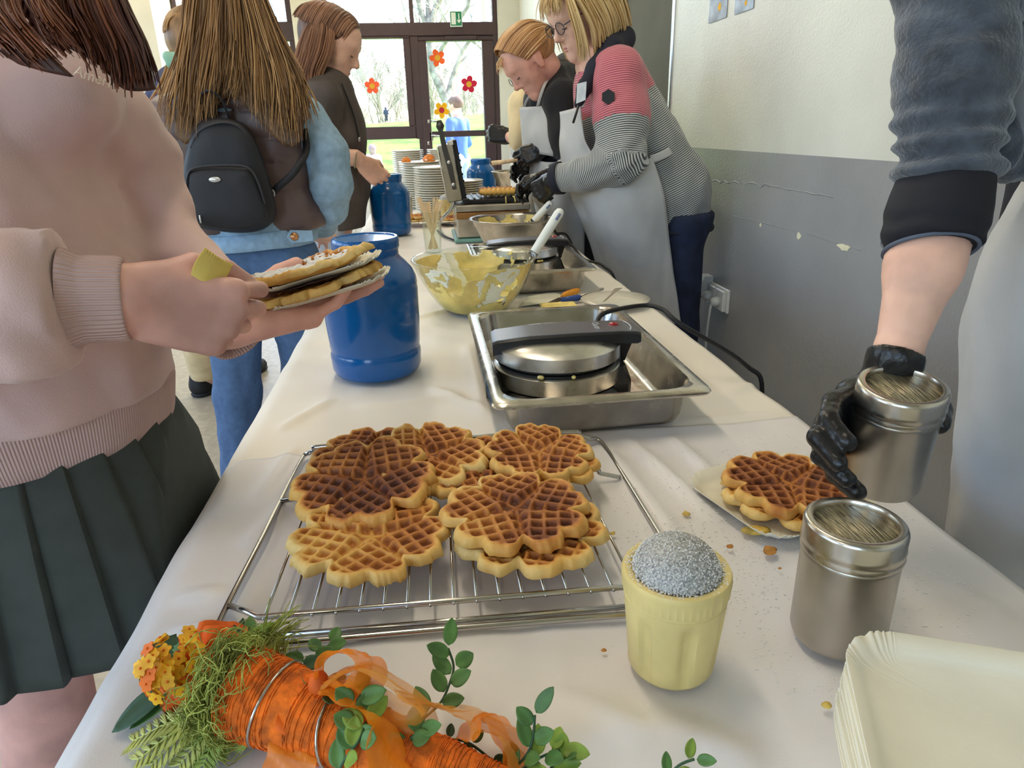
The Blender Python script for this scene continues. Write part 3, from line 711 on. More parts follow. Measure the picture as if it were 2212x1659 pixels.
# ================================================================== things on the table
TZ = .7505
def rrect(hw, hl, r, n=8):
    pts = []
    for cx_, cy_, a0 in ((hw - r, hl - r, 0), (-hw + r, hl - r, 90), (-hw + r, -hl + r, 180), (hw - r, -hl + r, 270)):
        for i in range(n + 1):
            a = math.radians(a0 + 90 * i / n); pts.append((cx_ + r * math.cos(a), cy_ + r * math.sin(a)))
    return A(pts)
def loft(loops, cap0=True, cap1=True):
    m = len(loops); n = len(loops[0]); V = np.concatenate([A(l, float) for l in loops]); F = []
    for i in range(m - 1):
        for j in range(n): F.append((i * n + j, i * n + (j + 1) % n, (i + 1) * n + (j + 1) % n, (i + 1) * n + j))
    if cap0: F.append(tuple(range(n - 1, -1, -1)))
    if cap1: F.append(tuple((m - 1) * n + j for j in range(n)))
    return V, F
def lv(p2, z, c=(0, 0)): p2 = A(p2); return np.column_stack([p2[:, 0] + c[0], p2[:, 1] + c[1], np.full(len(p2), z)])

# ------------------------------------------------ blue storage jars
m_blue = mat('blue_plastic', (0, 92, 165), .22, var=.04, vscale=8, coat=.3)
JP = [(0, 0), (.070, 0), (.078, .004), (.0825, .014), (.084, .040), (.0825, .046), (.0815, .049), (.083, .054), (.0855, .10), (.0865, .158), (.0855, .163), (.0862, .168), (.085, .178), (.079, .192), (.068, .206), (.060, .214), (.0565, .219), (.0575, .222), (.0565, .226), (.0575, .229), (.0555, .233)]
LP = [(.0, .229), (.0565, .229), (.0585, .231), (.0595, .235), (.0588, .238), (.0595, .241), (.0590, .2485), (.057, .2515), (.053, .2515), (.0515, .2495), (0, .2495)]
def jar(c, label):
    t = thing('storage_jar', label, 'jar', c, 'blue plastic jars along the table')
    obj('jar_body', lathe(JP, c, 56), m_blue, t); sharp(t.children[-1], 50); obj('screw_lid', lathe(LP, c, 56), m_blue, t); sharp(t.children[-1], 45)
    return t
jar(A([-.109, 1.248, TZ]), 'blue plastic jar with screw lid below the held waffles')
jar(A([-.146, 3.063, TZ]), 'blue plastic jar between the sticks glass and the girl in dark shirt')
q = PY(1040, 400, 4.25); jar(A([q[0], 4.25, TZ]), 'blue plastic jar standing behind the steel waffle maker')

# ------------------------------------------------ gastronorm trays with waffle irons
def gn_tray(c, label):
    t = thing('steel_tray', label, 'tray', c, 'steel trays with waffle irons'); hw, hl, h = .1625, .265, .065
    L = [lv(rrect(hw - .042, hl - .042, .03), 0.0), lv(rrect(hw - .033, hl - .033, .035), .003), lv(rrect(hw - .028, hl - .028, .04), .012), lv(rrect(hw - .0215, hl - .0215, .044), .058), lv(rrect(hw - .018, hl - .018, .046), .0615),
         lv(rrect(hw - .004, hl - .004, .022), .0605), lv(rrect(hw - .001, hl - .001, .020), .058), lv(rrect(hw, hl, .020), .0605), lv(rrect(hw - .003, hl - .003, .020), .0645), lv(rrect(hw - .013, hl - .013, .036), .0655), lv(rrect(hw - .019, hl - .019, .045), .065), lv(rrect(hw - .0225, hl - .0225, .044), .058), lv(rrect(hw - .0295, hl - .0295, .040), .0125), lv(rrect(hw - .035, hl - .035, .034), .0045), lv(rrect(hw - .046, hl - .046, .028), .002)]
    V, F = loft(L); obj('tray_body', (V + A(c), F), m_steel, t); sharp(t.children[-1], 55); return t
m_iron_grey = mat('iron_grey_plastic', (92, 92, 98), .32, var=.05, vscale=300)
m_red = mat('red_lamp', (150, 20, 30), .2, var=0, coat=.5)
m_logo = mat('logo_silver', (215, 215, 215), .3, metal=.6, var=0)
m_steel_b = mat('satin_steel', (205, 203, 198), .30, metal=1, var=.03, vscale=40, rvar=.04)
m_dark = mat('dark_gap', (20, 18, 17), .6, var=0)
m_batter = mat('batter', (228, 205, 128), .35, var=.08, vscale=20, sss=.15)
def text_mesh(s, size, th=.0006):
    cu = bpy.data.curves.new('txt', 'FONT'); cu.body = s; cu.size = size; cu.extrude = th; cu.align_x = 'CENTER'; cu.align_y = 'CENTER'; cu.resolution_u = 2
    o = bpy.data.objects.new('txt', cu); COL.objects.link(o); dg = bpy.context.evaluated_depsgraph_get(); me = o.evaluated_get(dg).to_mesh()
    V = A([v.co[:] for v in me.vertices]); F = [tuple(p.vertices) for p in me.polygons]; o.to_mesh_clear(); bpy.data.objects.remove(o); bpy.data.curves.remove(cu)
    return V, F
def place(VF, o, ex, ey, ez):
    V, F = VF; V = A(V); return A(o, float) + V[:, :1] * A(ex, float) + V[:, 1:2] * A(ey, float) + V[:, 2:3] * A(ez, float), F
def waffle_iron(c, label, rot=-.05):
    t = thing('waffle_iron', label, 'waffle iron', c, 'round waffle irons'); r = .106; x, y, z = 0, 0, 0
    def put(nm, VF, m, par=None, ang=None):
        V, F = VF; V = rot_about(V, (0, 0, 0), (0, 0, 1), rot); o = obj(nm, (V + A(c), F), m, par or t)
        if ang: sharp(o, ang)
        return o
    put('base_plate', loft([lv(rrect(.085, .10, .03), .0), lv(rrect(.09, .105, .03), .004), lv(rrect(.09, .105, .03), .016), lv(rrect(.08, .095, .03), .022)]), m_black_pl, ang=40)
    for s in (-1, 1):
        P = [(s * .075, -.055), (s * .116, -.040), (s * .123, -.030), (s * .123, .030), (s * .116, .045), (s * .075, .055)]
        if s < 0: P = P[::-1]
        top = [(px * .93, py * .8) for px, py in P]
        put('side_foot', loft([lv(P, .0), lv(P, .020), lv(top, .045)]), m_black_pl, ang=30)
    put('lower_shell', lathe([(.0, .020), (.095, .020), (.106, .024), (r, .034), (r + .001, .050), (r - .004, .0535), (0, .0535)], n=64), m_steel_b, ang=50)
    put('lower_plate', lathe([(0, .053), (r - .006, .053), (r - .006, .0565), (0, .0565)], n=64), m_dark, ang=40)
    put('upper_plate', lathe([(0, .0595), (r - .006, .0595), (r - .006, .063), (0, .063)], n=64), m_dark, ang=40)
    lid = put('upper_shell', lathe([(0, .0625), (r - .003, .0625), (r + .001, .065), (r + .001, .086), (r - .002, .0885), (.08, .0955), (.04, .098), (0, .0988)], n=64), m_steel_b, ang=35)
    # handle bridge across the lid
    prof = [(-r - .004, .078, .099, .040), (-r + .004, .080, .1025, .043), (-.05, .090, .1075, .044), (.03, .090, .1095, .044), (.10, .090, .1090, .042), (.128, .088, .1065, .040), (.134, .090, .104, .038)]
    L = []
    for px_, z0, z1, hw in prof: hw *= .86; L.append(A([(px_, -hw, z0), (px_, hw, z0), (px_, hw, z1 - .003), (px_, hw * .9, z1), (px_, -hw * .9, z1), (px_, -hw, z1 - .003)]) - A([0, .010, 0]))
    h = put('handle_bridge', loft(L), m_black_pl, ang=30)
    L2 = [A([(px_, -hw * .77, z1 - .0005), (px_, hw * .77, z1 - .0005), (px_, hw * .76, z1 + .0012), (px_, -hw * .76, z1 + .0012)]) - A([0, .010, 0]) for px_, z0, z1, hw in prof]
    put('handle_cover', loft(L2), m_iron_grey, h, ang=30)
    put('hinge_claw', loft([lv([(.105, -.018), (.128, -.018), (.128, .018), (.105, .018)], .088), lv([(.108, -.010), (.120, -.010), (.120, .010), (.108, .010)], .060), lv([(.110, -.006), (.117, -.006), (.117, .006), (.110, .006)], .046)]), m_black_pl, h, ang=30)
    put('indicator_lamp', lathe([(0, .1085), (.009, .1085), (.009, .1105), (.006, .1135), (0, .1145)], (.096, -.004, .0), 18, 1, .8), m_red, h)
    put('logo', place(text_mesh('Cloer', .016), (.066, -.008, .1112), (0, -1, 0), (1, 0, 0), (0, 0, 1)), m_logo, h)
    put('chrome_arc', tube([(.112 + .010 * math.cos(a), .03 * math.sin(a) - .01, .1095) for a in np.linspace(-1.1, 1.1, 12)], .0011, 5), m_logo, h)
    put('lid_mark', box((-.012, .045, .0955), (.006, .050, .0975)), m_dark, lid)
    for i in range(5):
        a = random.uniform(-2.2, -1.0); q = A([math.cos(a), math.sin(a), 0]) * (r - .001) + A([0, 0, .057]); put('batter_drip', lathe([(0, -.0035), (.003, -.002), (.0038, 0), (.003, .002), (0, .0035)], q, 8), m_batter, t)
    return t
pf = PZ(1305, 862, TZ + .063)
pl = PZ(1060, 880, .815); pr = PZ(1550, 845, .815); tray1 = A([(pl[0] + pr[0]) / 2, pl[1] + .265, TZ])
gn_tray(tray1, 'deep steel tray holding the waffle iron beside the cooling rack')
ic = PZ(1235, 848, TZ + .035); ic = A([ic[0] - .004, ic[1] + .106, TZ + .003])
iron1 = waffle_iron(ic, 'round steel waffle iron with grey handle beside the cooling rack')
def cord(name, pts, r, m, label, cat='cable'):
    o = obj(name, tube(spline(pts, 8), r, 8), m); tag(o, label, cat); return o
h0 = A([ic[0] + .075, ic[1] + .024, TZ + .108])
cord('power_cord', [h0, h0 + A([.02, .02, .012]), PY(1385, 660, h0[1] + .06), PY(1430, 668, h0[1] + .04), PY(1470, 700, h0[1] + .0), A([TX1 - .005, h0[1] - .02, .772]), A([TX1 + .03, h0[1] - .03, .70]), A([TX1 + .03, h0[1], .35])], .0042, m_cable, 'black cord leaving the waffle iron over the table edge')
pr2 = PZ(1293, 580, .815); tray2 = A([pr2[0] - .1625, pr2[1] + .265, TZ])
gn_tray(tray2, 'deep steel tray behind the glass bowl, holding the second waffle iron')
ic2 = A([tray2[0] - .005, tray2[1] + .005, TZ + .003])
waffle_iron(ic2, 'round steel waffle iron half hidden behind the glass bowl', -.03)
h2 = A([ic2[0] + .07, ic2[1] + .024, TZ + .106])
cord('power_cord', [h2, h2 + A([.03, .06, .03]), PY(1205, 508, h2[1] + .12), PY(1235, 530, h2[1] + .10), PY(1262, 560, h2[1] + .05), A([TX1 - .01, h2[1] - .0, .762]), A([TX1 + .02, h2[1] - .05, .7]), A([TX1 + .02, h2[1] - .05, .4])], .0042, m_cable, 'black cord curling behind the second waffle iron')
cord('power_cord', [PY(1198, 505, 2.62), PY(1222, 506, 2.62), PY(1236, 530, 2.6), A([TX1 - .02, 2.55, .757]), A([TX1 + .02, 2.5, .68]), A([TX1 + .02, 2.5, .4])], .004, m_cable, 'black cord of the steel waffle maker looping at table edge')

# ------------------------------------------------ mixing bowls
m_bglass = glass_mat('bowl_glass', (250, 252, 248), .02)
bc = A([.112, 1.665, TZ])
def bowl_prof(rb, rt, h, n=14, pw=.62): return [(rb + (rt - rb) * (i / n) ** pw, h * (i / n)) for i in range(n + 1)]
bp = bowl_prof(.066, .152, .128); inn = [(max(r - .004, .01), z + .004) for r, z in bp][::-1]
o = obj('glass_bowl', lathe([(0, .0)] + bp + [(.1545, .130), (.1535, .1325), (.150, .132)] + inn + [(0, .004)], bc, 64), m_bglass); tag(o, 'clear glass mixing bowl smeared with yellow batter', 'bowl')
def batter_coat(c, prof, cover, name, label, seed, pool, m=None, th0=.0056):
    """smeared layer on the inside of a bowl plus the pool at its bottom"""
    pr_ = A(prof); n = 170; a = np.linspace(0, 2 * math.pi, n, endpoint=False); zz = np.linspace(prof[0][1] + .006, prof[-1][1] - .004, 64); rr_ = np.interp(zz, pr_[:, 1], pr_[:, 0])
    Pg = np.zeros((64, n, 3)); ns = fbm(np.stack([np.cos(a)[None] * 2 + 0 * zz[:, None], np.sin(a)[None] * 2 + 0 * zz[:, None], zz[:, None] * 18 + 0 * a[None]], -1), 1.3, 4, seed)
    th = th0 + .0012 * ns; Pg[..., 0] = (rr_[:, None] - th) * np.cos(a); Pg[..., 1] = (rr_[:, None] - th) * np.sin(a); Pg[..., 2] = zz[:, None]
    F = grid_faces(64, n, cv=True); lvl = (zz - zz[0]) / (zz[-1] - zz[0]); keep = (ns > (-1.2 + cover * lvl[:, None]) if m is None else ((ns > .28) & (lvl[:, None] > .12))).reshape(-1); F = F[keep[F].all(1)]
    V = Pg.reshape(-1, 3) + A(c); used = np.unique(F); mp_ = np.full(len(V), -1); mp_[used] = np.arange(len(used)); V = V[used]; F = mp_[F]
    if m is not None: o = obj(name, (V, F), m); tag(o, label, 'batter', kind='stuff'); md = o.modifiers.new('t', 'SOLIDIFY'); md.thickness = .0006; return o
    zp = prof[0][1] + pool; rp = np.interp(zp, pr_[:, 1], pr_[:, 0]) - .005; pv = [c + A([0, 0, zp])]; k = 40
    for ring in range(1, 9):
        for j in range(k):
            b = 2 * math.pi * j / k; r_ = rp * ring / 8; pv.append(c + A([r_ * math.cos(b), r_ * math.sin(b), zp + .004 * vnoise(A([r_ * math.cos(b), r_ * math.sin(b), seed]), 25)]))
    pf_ = [(0, 1 + j, 1 + (j + 1) % k) for j in range(k)] + [(1 + r_ * k + j, 1 + (r_ + 1) * k + j, 1 + (r_ + 1) * k + (j + 1) % k, 1 + r_ * k + (j + 1) % k) for r_ in range(7) for j in range(k)]
    o = obj(name, join((V, F), (A(pv), pf_)), m or m_batter); tag(o, label, 'batter'); md = o.modifiers.new('t', 'SOLIDIFY'); md.thickness = .0008; return o
batter_coat(bc, bp, 1.35, 'waffle_batter', 'yellow waffle batter smeared inside the glass bowl', 4, .035)
m_flourw = mat('white_smear', (240, 238, 228), .6, var=.05)
batter_coat(bc, bp, 2.3, 'batter_foam', 'whitish foam smears on the inside of the glass bowl', 15, .004, m_flourw, .0048)
m_whandle = mat('spatula_handle_white', (236, 238, 232), .3, var=.02)
def spatula(tip, neck, top, label):
    t = thing('spatula', label, 'spatula', tip); d = norm(A(top) - A(neck)); L = np.linalg.norm(A(top) - A(neck))
    P = [A(neck) + d * L * s for s in (0, .02, .5, .9, .97, 1.0)]; obj('handle', tube(P, [.010, .0115, .0125, .0125, .010, .005], 14), m_whandle, t)
    obj('ferrule', tube([A(neck) - d * .004, A(neck) + d * .004], .0118, 14), m_black_pl, t)
    obj('shaft', tube([A(tip) + d * .05, A(neck)], .004, 8), m_steel, t)
    b = A(tip); sd_ = norm(np.cross(d, (0, 1, 0))); obj('blade', sheet([[b - sd_ * .022, b + sd_ * .022], [b + d * .03 - sd_ * .024, b + d * .03 + sd_ * .024], [b + d * .06 - sd_ * .012, b + d * .06 + sd_ * .012]], 8, 8, .003), m_steel, t)
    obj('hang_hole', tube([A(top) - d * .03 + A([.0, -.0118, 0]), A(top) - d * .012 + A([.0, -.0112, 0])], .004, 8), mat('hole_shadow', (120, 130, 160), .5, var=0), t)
nk = PY(1152, 548, 1.74); tp = PY(1213, 452, 1.76); tip = nk + norm(nk - tp) * .10
spatula(tip, nk, tp, 'white handled spatula leaning in the glass bowl')
sb = PY(1108, 490, 2.50); sbc = A([sb[0], 2.50, TZ]); bp2 = bowl_prof(.085, .150, .115, pw=.8)
o = obj('steel_bowl', lathe([(0, 0)] + bp2 + [(.158, .117), (.159, .119), (.156, .120), (.148, .118)] + [(max(r - .003, .01), z + .003) for r, z in bp2][::-1] + [(0, .003)], sbc, 56), m_steel); tag(o, 'wide steel bowl of batter behind the second tray', 'bowl')
batter_coat(sbc, bp2, 1.5, 'waffle_batter', 'pale batter coating the inside of the wide steel bowl', 9, .06)
for i, a in enumerate((2.75, 2.85)):
    pass
nk = PY(1152, 478, 2.46); tp = PY(1192, 436, 2.44); spatula(nk + norm(nk - tp) * .07, nk, tp, 'white handled spatula lying in the wide steel bowl')
q = PY(1108, 372, 3.6); fbz = PY(1108, 370, 3.6)[2]; fb = A([q[0], 3.6, TZ]); bp3 = bowl_prof(.06, .108, .10, pw=.85)
box_h = max(.02, fbz - TZ - .10)
st = thing('bowl_stand', 'grey board raised under the small steel bowl', 'stand', fb); obj('board', box(fb + A([-.10, -.09, 0]), fb + A([.10, .09, box_h]), .006), m_steel_r, st, smooth=False); obj('board_feet', box(fb + A([-.09, -.08, -.0005]), fb + A([.09, .08, .002])), m_black_pl, st, smooth=False)
fb2 = fb + A([0, 0, box_h]); o = obj('steel_bowl', lathe([(0, 0)] + bp3 + [(.112, .101), (.111, .103), (.106, .101)] + [(r - .003, z + .003) for r, z in bp3][::-1] + [(0, .003)], fb2, 44), m_steel); tag(o, 'small steel bowl under the hands of the girl in black hoodie', 'bowl')

# ------------------------------------------------ glass of wooden stirrers
gc = A([.022, 2.548, TZ]); o = obj('drinking_glass', lathe([(0, 0), (.028, 0), (.030, .004), (.036, .145), (.0365, .148), (.0345, .148), (.0285, .012), (0, .010)], gc, 32), m_bglass); tag(o, 'tall clear glass holding wooden stirrers', 'glass')
m_stick = mat('stirrer_wood', (240, 212, 172), .65, var=.08, vscale=40, stretch=(1, 1, .15))
rr = random.Random(5)
for i in range(11):
    a = math.pi * (i + .5) / 11 + rr.uniform(-.1, .1); sgn = 1 if i % 3 else -1; r_ = rr.uniform(.012, .030)
    top = gc + A([-.046 * math.cos(a) * rr.uniform(.75, 1.05), .018 * sgn * math.sin(a), .187 + rr.uniform(-.012, .012)]); bot = gc + A([.016 * math.cos(a), -.012 * sgn * math.sin(a), .012])
    d = norm(top - bot); L = np.linalg.norm(top - bot); s_ = norm(np.cross(d, A([0, 1, .3 * rr.uniform(-1, 1)]))); e = np.cross(d, s_); w = .0045
    outl = [(-w * .55, 0), (w * .55, 0), (w, .006), (w, L - .006), (w * .55, L), (-w * .55, L), (-w, L - .006), (-w, .006)]
    o = obj('wooden_stirrer', prism(outl, s_, d, bot, e, .0016), m_stick, smooth=False); tag(o, 'flat wooden stirrer standing in the tall glass', 'stirrer', 'wooden stirrers in the glass')

# ------------------------------------------------ sugar shakers
m_cream = mat('cream_plastic', (220, 200, 134), .38, var=.04, vscale=20)
m_mesh = mat('sieve_mesh', (168, 168, 166), .5, metal=.3, var=.22, vscale=600, bump=.3, bscale=900)
m_sugar = mat('icing_sugar', (240, 240, 238), .8, var=.04, bump=.4, bscale=500)
def cream_shaker(c, label, s=1.0):
    t = thing('sugar_shaker', label, 'shaker', c); n = 96; a = np.linspace(0, 2 * math.pi, n, endpoint=False)
    zs = A([0, .002, .006, .02, .05, .062, .068, .074, .0745, .078, .0785, .092, .094, .0965, .097, .0955, .093]); rs = A([.028, .033, .0355, .0368, .0395, .0405, .041, .0413, .0408, .0409, .0420, .0432, .0432, .0422, .0395, .036, .033])
    fl = A([0, 0, 0, .9, 1, .9, .1, 0, 0, 0, 0, 0, 0, 0, 0, 0, 0]); g = np.exp(-((np.mod(a / (2 * math.pi) * 7 + .30, 1) - .5) / .16) ** 6)
    kn = np.where((zs > .078) & (zs < .0925), .0005, 0); r = rs[:, None] - .0042 * fl[:, None] * g[None] + kn[:, None] * np.sign(np.sin(a * 48))[None]
    V = np.stack([r * np.cos(a), r * np.sin(a), zs[:, None] + 0 * a], -1).reshape(-1, 3) * s + A(c); F = [tuple(f) for f in grid_faces(len(zs), n, cv=True, flip=True)] + [tuple(range(n))[::-1]]
    obj('cup', (V, F), m_cream, t); sharp(t.children[-1], 40)
    dome = [(.0345 * math.cos(b), .0935 + .029 * math.sin(b)) for b in np.linspace(0, math.pi / 2, 12)]
    obj('sieve_dome', (lathe([(r_ * s, z * s) for r_, z in dome], c, 40)), m_mesh, t)
    if s == 1.0:
        rg = random.Random(3); L = []
        for i in range(1500):
            b = rg.uniform(0, 2 * math.pi); e = abs(rg.gauss(0, .55)) if rg.random() < .8 else rg.uniform(0, 1.4)
            e = min(e, 1.5); p = A(c) + A([.0346 * math.cos(e) * math.cos(b), .0346 * math.cos(e) * math.sin(b), .0937 + .029 * math.sin(e)]); q = rg.uniform(.0002, .0005)
            L.append(box(p - q, p + q))
        for i in range(300):
            b = rg.uniform(0, 2 * math.pi); r_ = rg.uniform(.034, .041); p = A(c) + A([r_ * math.cos(b), r_ * math.sin(b), .0965]); q = rg.uniform(.0003, .0006); L.append(box(p - q, p + q))
        o = obj('sugar_dust', join(*L), m_sugar, t, smooth=False); o['kind'] = 'stuff'
    return t
cs = A([.180, .437, TZ]); cream_shaker(cs, 'cream plastic sugar shaker with domed sieve beside the rack')
q = PZ(963, 463, TZ); cream_shaker(A([q[0], 3.52, TZ]), 'cream plastic sugar shaker in front of the plate stacks', .99)
m_sieve = mat('shaker_sieve', (150, 142, 120), .4, metal=.9, var=.4, vscale=900, stretch=(1, .05, 1), bump=.6, bscale=900)
def steel_shaker(c, label, parent_rot=None, group='steel sugar shakers'):
    t = thing('sugar_shaker', label, 'shaker', c, group)
    obj('canister', lathe([(0, 0), (.034, 0), (.0375, .002), (.039, .007), (.039, .084), (.0395, .086), (.039, .088), (.038, .090), (.0, .090)], c, 56), m_steel_r, t); sharp(t.children[-1], 40)
    obj('lid', lathe([(.0385, .0885), (.0402, .089), (.0408, .0915), (.0400, .0935), (.0400, .0965), (.0408, .099), (.0402, .101), (.0402, .1125), (.0392, .1155), (.037, .117), (.033, .1165), (.032, .114), (.032, .109), (.0385, .105)], c, 56), m_steel, t); sharp(t.children[-1], 50)
    obj('sieve', lathe([(0, .1125), (.0325, .1115), (.0325, .1105), (0, .1105)], c, 40), m_sieve, t)
    return t
ss = A([.337, .448, TZ]); steel_shaker(ss, 'steel sugar shaker standing between waffle plate and paper plates')
q = PZ(878, 462, TZ); steel_shaker(A([q[0], 3.50, TZ]), 'steel shaker half hidden behind the far blue jar')

# ------------------------------------------------ waffles
m_waf = mat_attr('waffle', 'tone', [(0, (232, 200, 128)), (.30, (222, 172, 88)), (.55, (190, 120, 48)), (.78, (138, 74, 26)), (1, (84, 38, 14))], .62, bump=.25, bscale=260, jitter=.14, jscale=55, sss=.06)
def waffle_mesh(c, R, seed, brown, rot=0, tilt=(0, 0), bend=(0, 0), th=.0115, over=.35, wob=.0022, sag=0):
    nt, nr = 330, 60; a = np.linspace(0, 2 * math.pi, nt, endpoint=False); ph = np.degrees(np.mod(a, 2 * math.pi / 5)) - 36; edge_n = vnoise(np.stack([np.cos(a) * 3, np.sin(a) * 3, 0 * a + seed], -1), 1.6, seed) * .5 + .5 * vnoise(np.stack([np.cos(a) * 9, np.sin(a) * 9, 0 * a + seed], -1), 1.2, seed) + .3 * over * vnoise(np.stack([np.cos(a) * 24, np.sin(a) * 24, 0 * a + seed], -1), 1.2, seed)
    ro = R * (1 - .11 * np.exp(-(ph / 5.5) ** 2) - .23 * np.exp(-((36 - abs(ph)) / 6.5) ** 2) + .035 * edge_n + over * .05 * np.clip(edge_n, 0, 1))
    ri = R * (.90 - .095 * np.exp(-(ph / 5.5) ** 2) - .21 * np.exp(-((36 - abs(ph)) / 6) ** 2))
    rho = np.linspace(0, 1, nr) ** .8; r = rho[:, None] * ro[None]; x = r * np.cos(a); y = r * np.sin(a)
    hx = np.floor(np.mod(a, 2 * math.pi) / (2 * math.pi / 5)); ax = (hx + .5) * 2 * math.pi / 5; u = x * np.cos(ax) + y * np.sin(ax); v = -x * np.sin(ax) + y * np.cos(ax)
    s = .0146; p = (u + v) / math.sqrt(2); q = (u - v) / math.sqrt(2); fp = abs(np.mod(p / s + .5, 1) - .5) * 2; fq = abs(np.mod(q / s + .5, 1) - .5) * 2
    pocket = np.clip((fp - .18) / .36, 0, 1) * np.clip((fq - .18) / .36, 0, 1); ins = np.clip((ri[None] - r) / .0045, 0, 1)
    cut = np.exp(-((36 - abs(ph[None])) * math.pi / 180 * r / .0034) ** 2) * ins; pocket = pocket * ins * np.clip((36 - abs(ph[None])) * math.pi / 180 * r / .004, 0, 1)
    er = np.clip((r - (ro[None] - .011)) / .011, 0, 1); dome = np.sqrt(np.clip(1 - er ** 2.4, 0, 1))
    puff = .0020 * np.exp(-((r - ri[None] - .004) / .005) ** 2)
    z = th * (.12 + .88 * dome) - .0058 * pocket * ins - .0062 * cut + puff + .0009 * fbm(np.stack([x, y, 0 * x + seed], -1), 120, 2, seed)
    low = fbm(np.stack([x, y, 0 * x + seed * 3], -1), 16, 3, seed)
    tone = brown + .20 * low + .16 * pocket - .12 * (1 - ins) * (1 - .2 * brown) - .42 * brown * np.clip(er * 1.6, 0, 1) - .10 * cut - .07 * np.clip(1 - np.minimum(fp, fq) * 2.2, 0, 1)
    tone = np.clip(tone, .02, 1)
    nb = 7; rb = np.linspace(1, 0, nb) ** .8; xb = rb[:, None] * ro[None] * .985 * np.cos(a); yb = rb[:, None] * ro[None] * .985 * np.sin(a); zb = np.where(rb[:, None] > .99, .0015, 0) + 0 * xb
    X = np.concatenate([x, xb]); Y = np.concatenate([y, yb]); Z = np.concatenate([z, zb]); tn = np.concatenate([tone, np.full(xb.shape, brown * .7)])
    cr_, sr_ = math.cos(rot), math.sin(rot); X, Y = X * cr_ - Y * sr_, X * sr_ + Y * cr_
    Z = Z + bend[0] * (X / R) ** 2 + bend[1] * (Y / R) ** 2 + tilt[0] * X + tilt[1] * Y + wob * fbm(np.stack([X, Y, 0 * X + seed], -1), 14 + wob * 2000, 2, seed + 4) + sag * np.clip((np.hypot(X, Y) / R - .55), 0, 1) ** 2
    V = np.stack([X, Y, Z], -1).reshape(-1, 3) + A(c); n = nr + nb
    return (V, grid_faces(n, nt, cv=True)), tn.reshape(-1)
def waffle(label, *a, group=None, powder=False, **k):
    VF, tn = waffle_mesh(*a, **k); V, F = VF; o = obj('waffle', (V, F[:, ::-1] if False else F), m_waf, attrs={'tone': tn}); tag(o, label, 'waffle', group); return o
zt = .7775
def wc(px, py, z): p = PZ(px, py, z); return A([p[0], p[1], z])
GW = 'waffles on the cooling rack'
waffle('golden heart waffle at front of rack with ragged pale edge', wc(803, 1168, zt + .006), .083, 1, .50, group=GW, rot=.32, over=1.4, bend=(.001, .002))
waffle('golden waffle under the front stack of two on the rack', wc(1143, 1152, zt + .006), .082, 2, .50, group=GW, rot=.62, over=.2)
waffle('dark brown waffle lying half under the big dark one on rack', wc(800, 990, zt + .006), .076, 3, .68, group=GW, rot=.2)
waffle('brown waffle in the middle of the rack with dark grid', wc(1035, 1020, zt + .010), .074, 4, .70, group=GW, rot=1.0, tilt=(0, .06))
waffle('thin brown waffle lowest at the back corner of the rack', wc(1180, 1010, zt + .006), .066, 5, .55, group=GW, rot=.1, th=.010)
waffle('golden brown waffle on top at back corner of rack', wc(1165, 985, zt + .018), .069, 6, .66, group=GW, rot=.8, tilt=(-.05, .06))
waffle('pale rimmed waffle behind the big dark waffle on rack', wc(925, 992, zt + .020), .075, 7, .56, group=GW, rot=.5, over=1.5, tilt=(-.04, .10))
waffle('big dark brown waffle leaning on the others on the rack', wc(788, 1045, zt + .022), .083, 8, .80, group=GW, rot=.30, over=.8, tilt=(.05, .14), sag=-.010)
waffle('golden brown waffle topmost at front of the rack', wc(1115, 1110, zt + .021), .079, 9, .66, group=GW, rot=.94, over=.8, bend=(-.002, -.001))
# waffle on paper plate
m_paper = mat('paper_plate', (228, 225, 208), .75, var=.02, bump=.05, bscale=300)
def paper_plate(c, hx, hy, rotz, label, group=None, seed=0, h=.012, me=None, name='paper_plate'):
    n = 9; L = []; base = rrect(hx, hy, .022, n); k = len(base); an = np.arange(k); crn = np.zeros(k)
    for q in range(4): crn[q * (n + 1):(q + 1) * (n + 1)] = np.sin(np.linspace(0, math.pi, n + 1))
    # finer loop so the corners can be fluted
    fine = resample(np.column_stack([base, crn]), 200, closed=True); b2 = fine[:, :2]; cr_ = fine[:, 2]; cen = b2 / np.linalg.norm(b2, axis=1, keepdims=True)
    tt = np.roll(b2, -1, 0) - np.roll(b2, 1, 0); nr_ = np.stack([tt[:, 1], -tt[:, 0]], 1); nr_ /= np.linalg.norm(nr_, axis=1, keepdims=True)
    wv = np.sin(np.arange(200) * 2 * math.pi / 200 * 46) * cr_
    rings = [(.0, 0), (.008, .002), (.018, h), (.0195, h + .0004)]
    def ring(o_, z, am): p = b2 + nr_ * o_; return np.column_stack([p, z + am * wv])
    Ls = [np.column_stack([b2 * .45, np.zeros(200)]), ring(0, 0, 0), ring(.008, .003, .0008), ring(.018, h, .0020)]
    V, F = loft(Ls, cap0=True, cap1=False); V = rot_about(V, (0, 0, 0), (0, 0, 1), rotz) + A(c)
    o = obj(name, (V, F), m_paper, origin=A(c)); md = o.modifiers.new('t', 'SOLIDIFY'); md.thickness = .0008; md.offset = 1; tag(o, label, 'paper plate', group); return o
wp = PZ(1690, 1075, TZ + .004); paper_plate(A([wp[0] - .002, wp[1] + .004, TZ + .001]), .070, .064, .30, 'single paper plate under the waffle being sugared')
waffle('lower waffle peeking out under the one being sugared', A([wp[0] + .006, wp[1] - .002, TZ + .006]), .080, 12, .42, rot=.25, th=.009)
waffle('brown waffle on paper plate below the held shaker', A([wp[0] + .009, wp[1] + .002, TZ + .0155]), .079, 11, .72, rot=.62, over=.3)
